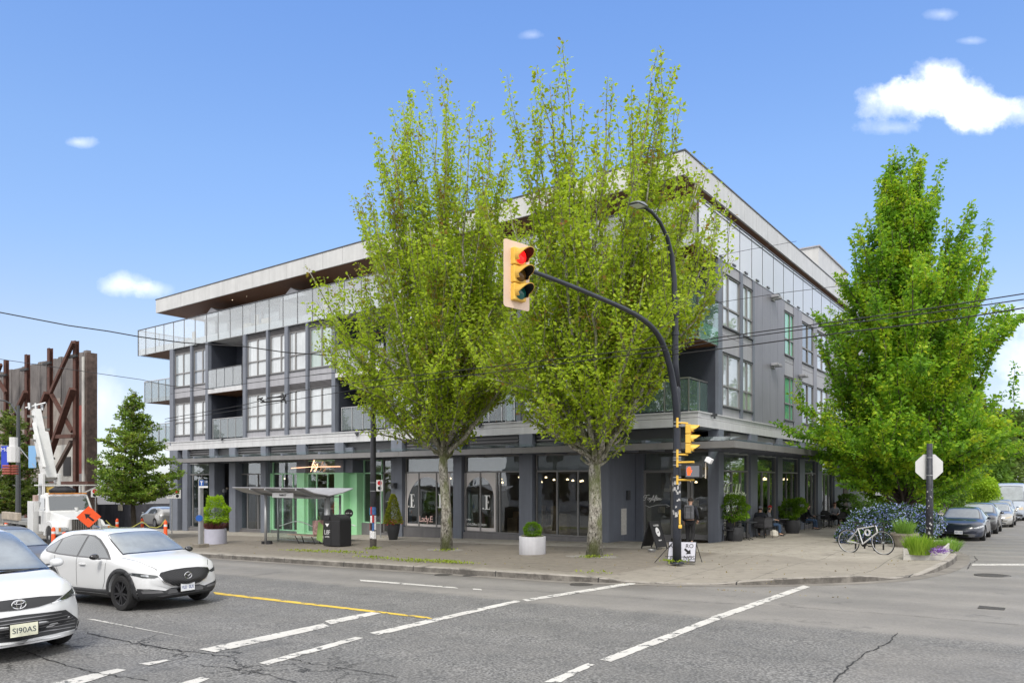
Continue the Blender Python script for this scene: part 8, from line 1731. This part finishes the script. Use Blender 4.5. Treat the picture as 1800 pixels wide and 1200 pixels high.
tk(m, 'grille_bars', CHROME, go); m = MB(); m.box(1.25,1.62,-1.18,1.18,.38,.74); tk(m, 'bumper', BLK, bevel=.03)
m = MB(); m.add([(-2.0,-1.05,.7),(-.75,-1.05,.7),(-.75,1.05,.7),(-2.0,1.05,.7),(-2.0,-1.05,1.75),(-.72,-1.05,1.70),(-.72,1.05,1.70),(-2.0,1.05,1.75),(-1.95,-.95,2.55),(-1.15,-.93,2.52),(-1.15,.93,2.52),(-1.95,.95,2.55)],
  [(0,3,2,1),(0,1,5,4),(1,2,6,5),(2,3,7,6),(3,0,4,7),(4,5,9,8),(5,6,10,9),(6,7,11,10),(7,4,8,11),(8,9,10,11)]); cab = tk(m, 'cab', TW, bevel=.05)
def onslope(y, t, off=.02): return (-.72-.43*t+off, y, 1.70+.82*t+off*.5)
m = MB(); m.add([onslope(-.90,.10),onslope(.90,.10),onslope(.84,.90),onslope(-.84,.90)], [(0,1,2,3)]); tk(m, 'windshield', CARG, cab)
m = MB(); m.add([(-1.85,-1.058,1.8),(-.95,-1.058,1.78),(-1.22,-.985,2.38),(-1.85,-.985,2.38)], [(0,1,2,3)]); tk(m, 'side_window', CARG, cab)
m = MB(); m.box(-1.75,-1.55,-1.075,-1.052,1.1,1.5); m.box(-1.9,-1.88,-1.06,-1.052,.75,1.75); tk(m, 'door_handle', BLK, cab); m = MB(); m.box(-1.1,-.95,-1.45,-1.3,1.75,2.15); m.bar((-.9,-1.05,1.9),(-1.0,-1.35,1.95),.03); tk(m, 'mirror', TW)
m = MB(); m.box(-1.10,1.0-2.05,-.85,.85,2.56,2.62); [m.box(-1.15,-1.05,y-.05,y+.05,2.56,2.63) for y in (-.6,-.2,.2,.6)]; tk(m, 'roof_marker_lights', AMBER, cab); m = MB(); m.tube([(-2.15,-.9,1.0),(-2.15,-.9,2.9),(-2.05,-.9,3.05)], .07, 10); tk(m, 'exhaust_stack', GALV)
m = MB(); m.tube([(1.2-2.0,.3,1.74),(1.2-2.0,.3,1.9)], .10, 10); tk(m, 'hood_snorkel', TW)
for i, (x0_, x1_, y0_, y1_, z0_, z1_, mt) in enumerate(((-7.8,-2.3,-1.12,1.12,.95,1.15,TG),(-3.1,-2.25,-1.2,-.55,.55,2.2,TW),(-3.1,-2.3,.5,1.2,.55,2.1,TW),(-4.4,-3.2,-.6,.6,1.15,2.35,TW),(-7.6,-4.8,-1.2,-1.0,1.15,1.55,mat('truck_rail', (.35,.3,.24), .7, nz=(3,.3))),(-7.7,-6.2,.3,1.1,1.15,1.9,TW),(-3.0,-2.6,-1.0,.2,2.2,2.5,mat('copper_box', (.35,.25,.22), .6)))):
    m = MB(); m.box(x0_,x1_,y0_,y1_,z0_,z1_); tk(m, 'tool_box' if i in (1,2,5,6) else ('bed' if i == 0 else 'deck_rail' if i == 4 else 'turret_base'), mt, bevel=.02)
m = MB(); m.lathe([(.5,2.35),(.55,2.5),(.45,2.6)], 16, (-3.8,0,0)); m.box(-4.15,-3.45,-.42,-.30,2.55,3.6); m.box(-4.15,-3.45,.30,.42,2.55,3.6); m.box(-4.3,-3.9,-.3,.3,2.6,3.1); tk(m, 'turret', TW, bevel=.02); m = MB(); m.tube([(-3.8,-.2,2.7),(-3.8,.2,2.7)], .22, 14); tk(m, 'winch', mat('rope_yellow', (.5,.35,.08), .8))
ba, bb_ = Vector((-3.8,0,3.3)), Vector((-5.3,-.2,7.0)); m = MB(); m.bar(ba, ba.lerp(bb_, .66), .55, .55); tk(m, 'boom', TW, bevel=.02); m = MB(); m.bar(ba.lerp(bb_, .66), bb_, .34, .34); m.bar(ba+Vector((.5,-.4,.6)), ba.lerp(bb_, .8)+Vector((.3,-.3,0)), .14, .14); tk(m, 'boom_extension', TW)
for t_ in (.3,.55,.72,.9): q = ba.lerp(bb_, t_); m = MB(); m.bar(q-Vector((0,.45,0)), q+Vector((0,.45,0)), .06, .12); tk(m, 'boom_clamp', TG)
m = MB(); [m.tube([bb_+Vector((0,y,0)), bb_+Vector((-.1,y,.35))], .07, 8) for y in (-.3,0,.3)]; m.tube([bb_+Vector((-.3,-.4,.1)), bb_+Vector((.2,.4,.4))], .05, 6); tk(m, 'boom_head', GALV)
m = MB(); m.tube([(-5.4,-1.2,4.2),(-5.4,-1.2,5.0)], [.28,.30], 10); m.tube([(-5.4,-1.2,5.0),(-5.4,-1.2,5.5)], .20, 8); tk(m, 'hose_reel', mat('white_bucket', (.6,.6,.6), .5)); m = MB(); [m.tube([(-5.4+.32*math.cos(a), -1.35+.32*math.sin(a), 3.6+k*.13) for a in [i*.6 for i in range(11)]], .06, 6) for k in range(4)]; tk(m, 'cable_coil', mat('orange_red_cable', (.30,.08,.06), .8))
m = MB(); [m.bar((-1.9,s_*.8,2.6),(-1.9,s_*.8,3.0),.05) for s_ in (1,-1)]; m.bar((-1.9,-1.0,3.0),(-1.9,1.6,3.0),.06); m.bar((-3.0,-.9,3.0),(-1.9,-.9,3.0),.06); m.bar((-2.2,.9,2.5),(-2.2,2.0,3.05),.05); tk(m, 'roof_rack', TW)
m = MB(); m.lathe([(.55,2.6),(.6,2.75),(.3,2.95)], 14, (-2.2,.1,0)); tk(m, 'dark_hose_drum', BLK)
for wx in (0, -5.0, -6.3):
    for s_ in (1,-1):
        m = MB(); prof = [(.26,-.15),(.40,-.16),(.50,-.13),(.52,-.08),(.52,.08),(.50,.13),(.40,.16),(.26,.15)]; m.lathe(prof, 28, (0,0,0), Matrix(((1,0,0,wx),(0,0,1,s_*.98),(0,-1,0,.52),(0,0,0,1)))); wo = tk(m, 'wheel', RUB, autosm=40)
        m = MB(); m.lathe([(.27,0),(.25,.10),(.12,.06),(.10,.16),(.02,.17)], 20, (0,0,0), Matrix(((1,0,0,wx),(0,0,s_*1.0,s_*.98),(0,-1,0,.52),(0,0,0,1)))); tk(m, 'rim', GALV, wo)
# ---- roadwork signs, tubes, cones, tape
ORG = mat('safety_orange', (.85,.10,.02), .5, nz=(1,.05)); ORW = mat('reflective_white', (.7,.7,.7), .4)
ds = dp(156, 908, 32.5); T = thing('roadwork_sign', 'orange diamond sign with a black arrow in front of the truck', 'sign', (ds.x, ds.y, GZ(ds.x,ds.y))); M = face_cam(ds, .1); e = .48
m = MB(); m.prism([(-e,0),(0,-e),(e,0),(0,e)], .006, M); o = m.build('sign_plate', ORG, T); M2 = M @ Matrix.Translation((0,0,.008)) @ Matrix.Rotation(R(38), 4, 'Z'); m = MB(); m.prism([(.26,-.04),(-.02,-.04),(-.02,-.13),(-.22,.0),(-.02,.13),(-.02,.04),(.26,.04)], .003, M @ Matrix.Translation((0,0,.008)) @ Matrix.Rotation(R(-42), 4, 'Z')); m.build('arrow', BLK, o)
m = MB(); q = Vector((ds.x,ds.y,GZ(ds.x,ds.y))); m.tube([q, Vector((ds.x,ds.y,ds.z-.45))], .03, 6); [m.tube([q+Vector((0,0,.35)), q+Vector((a,b_,0))], .02, 6) for a, b_ in ((.6,.3),(-.6,.3),(.3,-.6),(-.3,-.6))]; m.build('stand', BLK, T)
def tube_marker(label, p, h_=1.1, first=[None]):
    if first[0] is not None: return dup(first[0], p, 0, label)
    T = thing('channelizer_tube', label, 'traffic marker', (0,0,0), 0, 'orange markers round the road works'); m = MB(); m.lathe([(.20,0),(.20,.06),(.09,.07),(.08,1.0),(.05,1.08),(.03,1.1)], 14); m.build('post', ORG, T, world=False, autosm=40)
    for z in (.55,.80): m = MB(); m.lathe([(.083,z),(.083,z+.11)], 14, cap=False); m.build('white_band', ORW, T, world=False)
    T.location = p; first[0] = T; return T
def onroad(u, v, t): q = dp(u, v, t); return Vector((q.x, q.y, GZ(q.x, q.y)+(.15 if q.y > 15.8 else 0)))
tube_marker('orange and white tube left of the truck bumper, nearest the dark car', onroad(113, 950, 27)); tube_marker('orange tube at the far left edge beside the truck bed', onroad(11, 930, 41)); tube_marker('orange and white tube right of the linden at the end of the block', onroad(291, 930, 36)); tube_marker('small orange tube between the truck and the linden trunk', onroad(206, 930, 42)); tube_marker('orange tube just right of the linden trunk', onroad(250, 930, 42)); tube_marker('orange tube low beside the truck front wheel', onroad(94, 940, 33))
T = None; tape = MB(); mk = [(186,914),(206,926),(215,928),(250,916),(275,927),(291,912)]
for (a, b_), (c_, d_) in zip(mk[:-1], mk[1:]): mid = dp((a+c_)/2, (b_+d_)/2+4, 38); tape.bar(dp(a, b_, 38), mid, .01, .04); tape.bar(mid, dp(c_, d_, 38), .01, .04)
o = tape.build('barrier_tape', mat('yellow_tape', (.42,.40,.10), .5)); tag(o, 'yellow tape strung between the orange markers by the linden', 'tape')
# ---- lamp post with blue banners
lb = dp(32, 880, 43.5); lb.z = GZ(lb.x, lb.y)+.15; T = thing('banner_post', 'dark lamp post with two blue banners at the far left', 'lamp post', lb); zt_ = dp(32, 712, 43.5).z; m = MB(); m.tube([lb, lb+Vector((0,0,3)), Vector((lb.x,lb.y,zt_))], [.16,.13,.08], 12); m.tube([Vector((lb.x,lb.y,zt_-.6)), dp(20,710,43.5), dp(8,704,43.3), dp(-10,702,43.0)], [.07,.05,.045,.04], 8); m.build('post', mat('dark_green_grey_post', (.06,.065,.07), .5), T)
for s_, (u0, u1, c_) in enumerate(((2,14,(.03,.06,.45)),(50,63,(.20,.38,.62)))):
    a, b_ = dp(u0, 783, 43.4), dp(u1, 822, 43.4); m = MB(); m.add([(a.x,a.y,a.z),(b_.x,b_.y,a.z),(b_.x,b_.y,b_.z),(a.x,a.y,b_.z),(a.x+.01,a.y+.02,a.z),(b_.x+.01,b_.y+.02,a.z),(b_.x+.01,b_.y+.02,b_.z),(a.x+.01,a.y+.02,b_.z)], [(0,1,2,3),(7,6,5,4)]); bo2 = m.build('banner', mat('banner_blue_%d' % s_, c_, .7), T); m = MB(); m.bar(Vector((lb.x,lb.y,a.z)), a if s_ == 0 else b_, .04); m.build('banner_arm', GALV, bo2)
    if s_ == 0: q = dp(8, 790, 43.3); vs, fs = text_mesh('Mo', .3, .004); m = MB(); m.add(vs, fs, face_cam(q)); m.build('banner_lettering', WSIGN, bo2)
ns = dp(168, 866, 41); T = thing('no_stopping_sign', 'round-marked white sign on a post left of the linden crown', 'sign', (ns.x, ns.y, GZ(ns.x,ns.y)+.15)); m = MB(); m.tube([(ns.x,ns.y,GZ(ns.x,ns.y)+.1),(ns.x,ns.y,ns.z+.3)], .03, 6); m.build('post', GALV, T); no_stopping(T, 0, 0, face_cam(ns+Vector((.0,-.05,0))), .36, .45)
# ---- overhead wires, each sagging between its ends
WIRE = mat('wire_black', (.015,.015,.017), .6)
def wire(label, pts, r_=.016):
    P = []
    for (a, b_) in zip(pts[:-1], pts[1:]):
        p, q = dp(*a), dp(*b_)
        for i in range(8): t = i/8; P.append(p.lerp(q, t))
    P.append(dp(*pts[-1])); m = MB(); m.tube(P, r_, 5); o = m.build('overhead_wire', WIRE, smooth=True); tag(o, label, 'wire', 'overhead wires above the street'); return o
wire('thick wire sagging across the upper left sky to the pale glass guard', [(-40,545,26),(0,549,26.5),(120,572,27.3),(190,582,27.8),(246,592,28.2),(320,602,28.8),(347,604,29),(430,609,29.7),(500,619,30.2),(585,625,30.9),(656,632,31.5)], .022)
wire('thin wire from the left edge past the old wall to the lower balcony', [(-20,630,44),(0,631,44),(150,653,45),(248,667,46),(300,678,46.5),(450,690,47.5)], .018)
wire('upper contact wire crossing the second level windows', [(290,736,24),(426,712,22.5),(530,686,21),(656,668,20),(900,640,17),(1188,606,14.6),(1270,592,14),(1379,577,13.3),(1500,561,12.6),(1640,541,12),(1800,516,11.3)], .010)
wire('contact wire just below the upper one over the side street', [(290,741,24.2),(426,719,22.7),(530,700,21.2),(656,680,20.2),(900,650,17.2),(1188,613,14.8),(1270,598,14.2),(1379,583,13.5),(1500,567,12.8),(1640,549,12.2),(1800,526,11.5)], .010)
wire('thickest wire running to the right edge below the two contact wires', [(656,668,28),(800,662,26),(1000,644,23),(1200,621,20.5),(1290,610,19.5),(1379,598,18.6),(1500,582,17.6),(1640,566,16.6),(1720,554,16),(1800,541,15.4)], .016)
wire('thin wire crossing the pale glass of the top level on the right', [(1180,548,24),(1265,531,24.2),(1380,514,24.6),(1490,501,25),(1560,492,25.3)], .009)
wire('faint high wire over the roof edge at right', [(1265,449,26),(1320,438,26.3),(1362,431,26.5),(1400,424,26.8)], .008)
wire('pair of lines above the white band at the left of the block', [(300,692,40),(431,674,34),(530,661,31),(590,655,29),(660,648,27.5)], .014)
m = MB(); q = dp(484, 702, 22)
for a, b_ in (((455,700),(465,706)),((458,707),(500,703)),((470,699),(498,697)),((497,692),(503,709)),((503,694),(494,706)),((452,702),(462,699))): m.tube([dp(*a,22), dp(*b_,22)], .025, 5)
o = m.build('wire_crossing', WIRE); tag(o, 'switch fitting hanging in the trolley wires before the second level windows', 'wire fitting', 'overhead wires above the street')
# ---- across the street: only mirrored in the shop glass
for i, (x0_, x1_, c_, h_) in enumerate(((-46,-30,(.5,.48,.45),6.5),(-29.5,-14,(.6,.58,.54),7.5),(-13.5,2,(.42,.41,.41),6.0))):
    T = thing('shop_building', ['plain shop row across the street mirrored at the left of the shop glass','pale shop across the street with a yellow stripe','dark shop across the street behind the camera'][i], 'building', (x0_, -14, 0)); m = MB(); m.box(x0_,x1_,-20,-7.5,GZ(x0_,-8)-.3,h_); m.build('wall', mat('street_wall_%d' % i, c_, .8, streak=(2,.15)), T)
    n_ = 4
    for k in range(n_): a = x0_+(x1_-x0_)*(k+.12)/n_; b_ = x0_+(x1_-x0_)*(k+.88)/n_; m = MB(); m.box(a,b_,-7.48,-7.42,.2,2.9); m.build('window', PANED, T); m = MB(); m.box(a+.5,b_-.5,-7.48,-7.42,4.0,5.3); m.build('window', PANED, T)
    m = MB(); m.box(x0_,x1_,-7.49,-6.9,3.1,3.4); m.build('awning', YEL if i == 1 else TG, T)
# ================================================================ one object per separate piece of the building
def split_islands(o, gap=.13):
    me = o.data; nv = len(me.vertices); par_ = list(range(nv))
    def fd(a):
        while par_[a] != a: par_[a] = par_[par_[a]]; a = par_[a]
        return a
    for p in me.polygons:
        vs = p.vertices; r_ = fd(vs[0])
        for v in vs[1:]: par_[fd(v)] = r_
    co = np.empty(nv*3, dtype=np.float32); me.vertices.foreach_get('co', co); co = co.reshape(-1, 3); isl = {}
    for v in range(nv): isl.setdefault(fd(v), []).append(v)
    keys = list(isl); 
    if len(keys) < 2 or len(keys) > 700: return
    lo = np.array([co[isl[k]].min(0) for k in keys]); hi = np.array([co[isl[k]].max(0) for k in keys]); g_ = list(range(len(keys)))
    def gf(a):
        while g_[a] != a: a = g_[a]
        return a
    for i in range(len(keys)):
        near = np.where(np.all((lo[i]-gap <= hi) & (lo-gap <= hi[i]), axis=1))[0]
        for j in near: g_[gf(int(j))] = gf(i)
    grp = {}
    for i, k in enumerate(keys): grp.setdefault(gf(i), []).append(k)
    if len(grp) < 2: return
    root = {k: gi for gi, ks in enumerate(grp.values()) for k in ks}; faces = [[] for _ in grp]
    for p in me.polygons: faces[root[fd(p.vertices[0])]].append(tuple(p.vertices))
    for gi, fs in enumerate(faces):
        used = sorted({v for f in fs for v in f}); mp = {v: i for i, v in enumerate(used)}
        m2 = bpy.data.meshes.new(o.name.split('.')[0]); m2.from_pydata([tuple(float(c) for c in co[v]) for v in used], [], [tuple(mp[v] for v in f) for f in fs]); m2.materials.append(me.materials[0])
        if gi == 0: o.data = m2
        else: q = bpy.data.objects.new(o.name.split('.')[0], m2); COL.objects.link(q); q.parent = o.parent
for o in [q for q in B.children_recursive if q.type == 'MESH' and q.name.split('.')[0] not in ('foliage','window_lettering','neon_lettering','neon_line','house_number','canopy','balcony_railing','window','shop_window','door','fascia','roof','bracket')]: split_islands(o)
for o in [q for q in bpy.data.objects if q.name.startswith('flyer_')]: split_islands(o, .005)
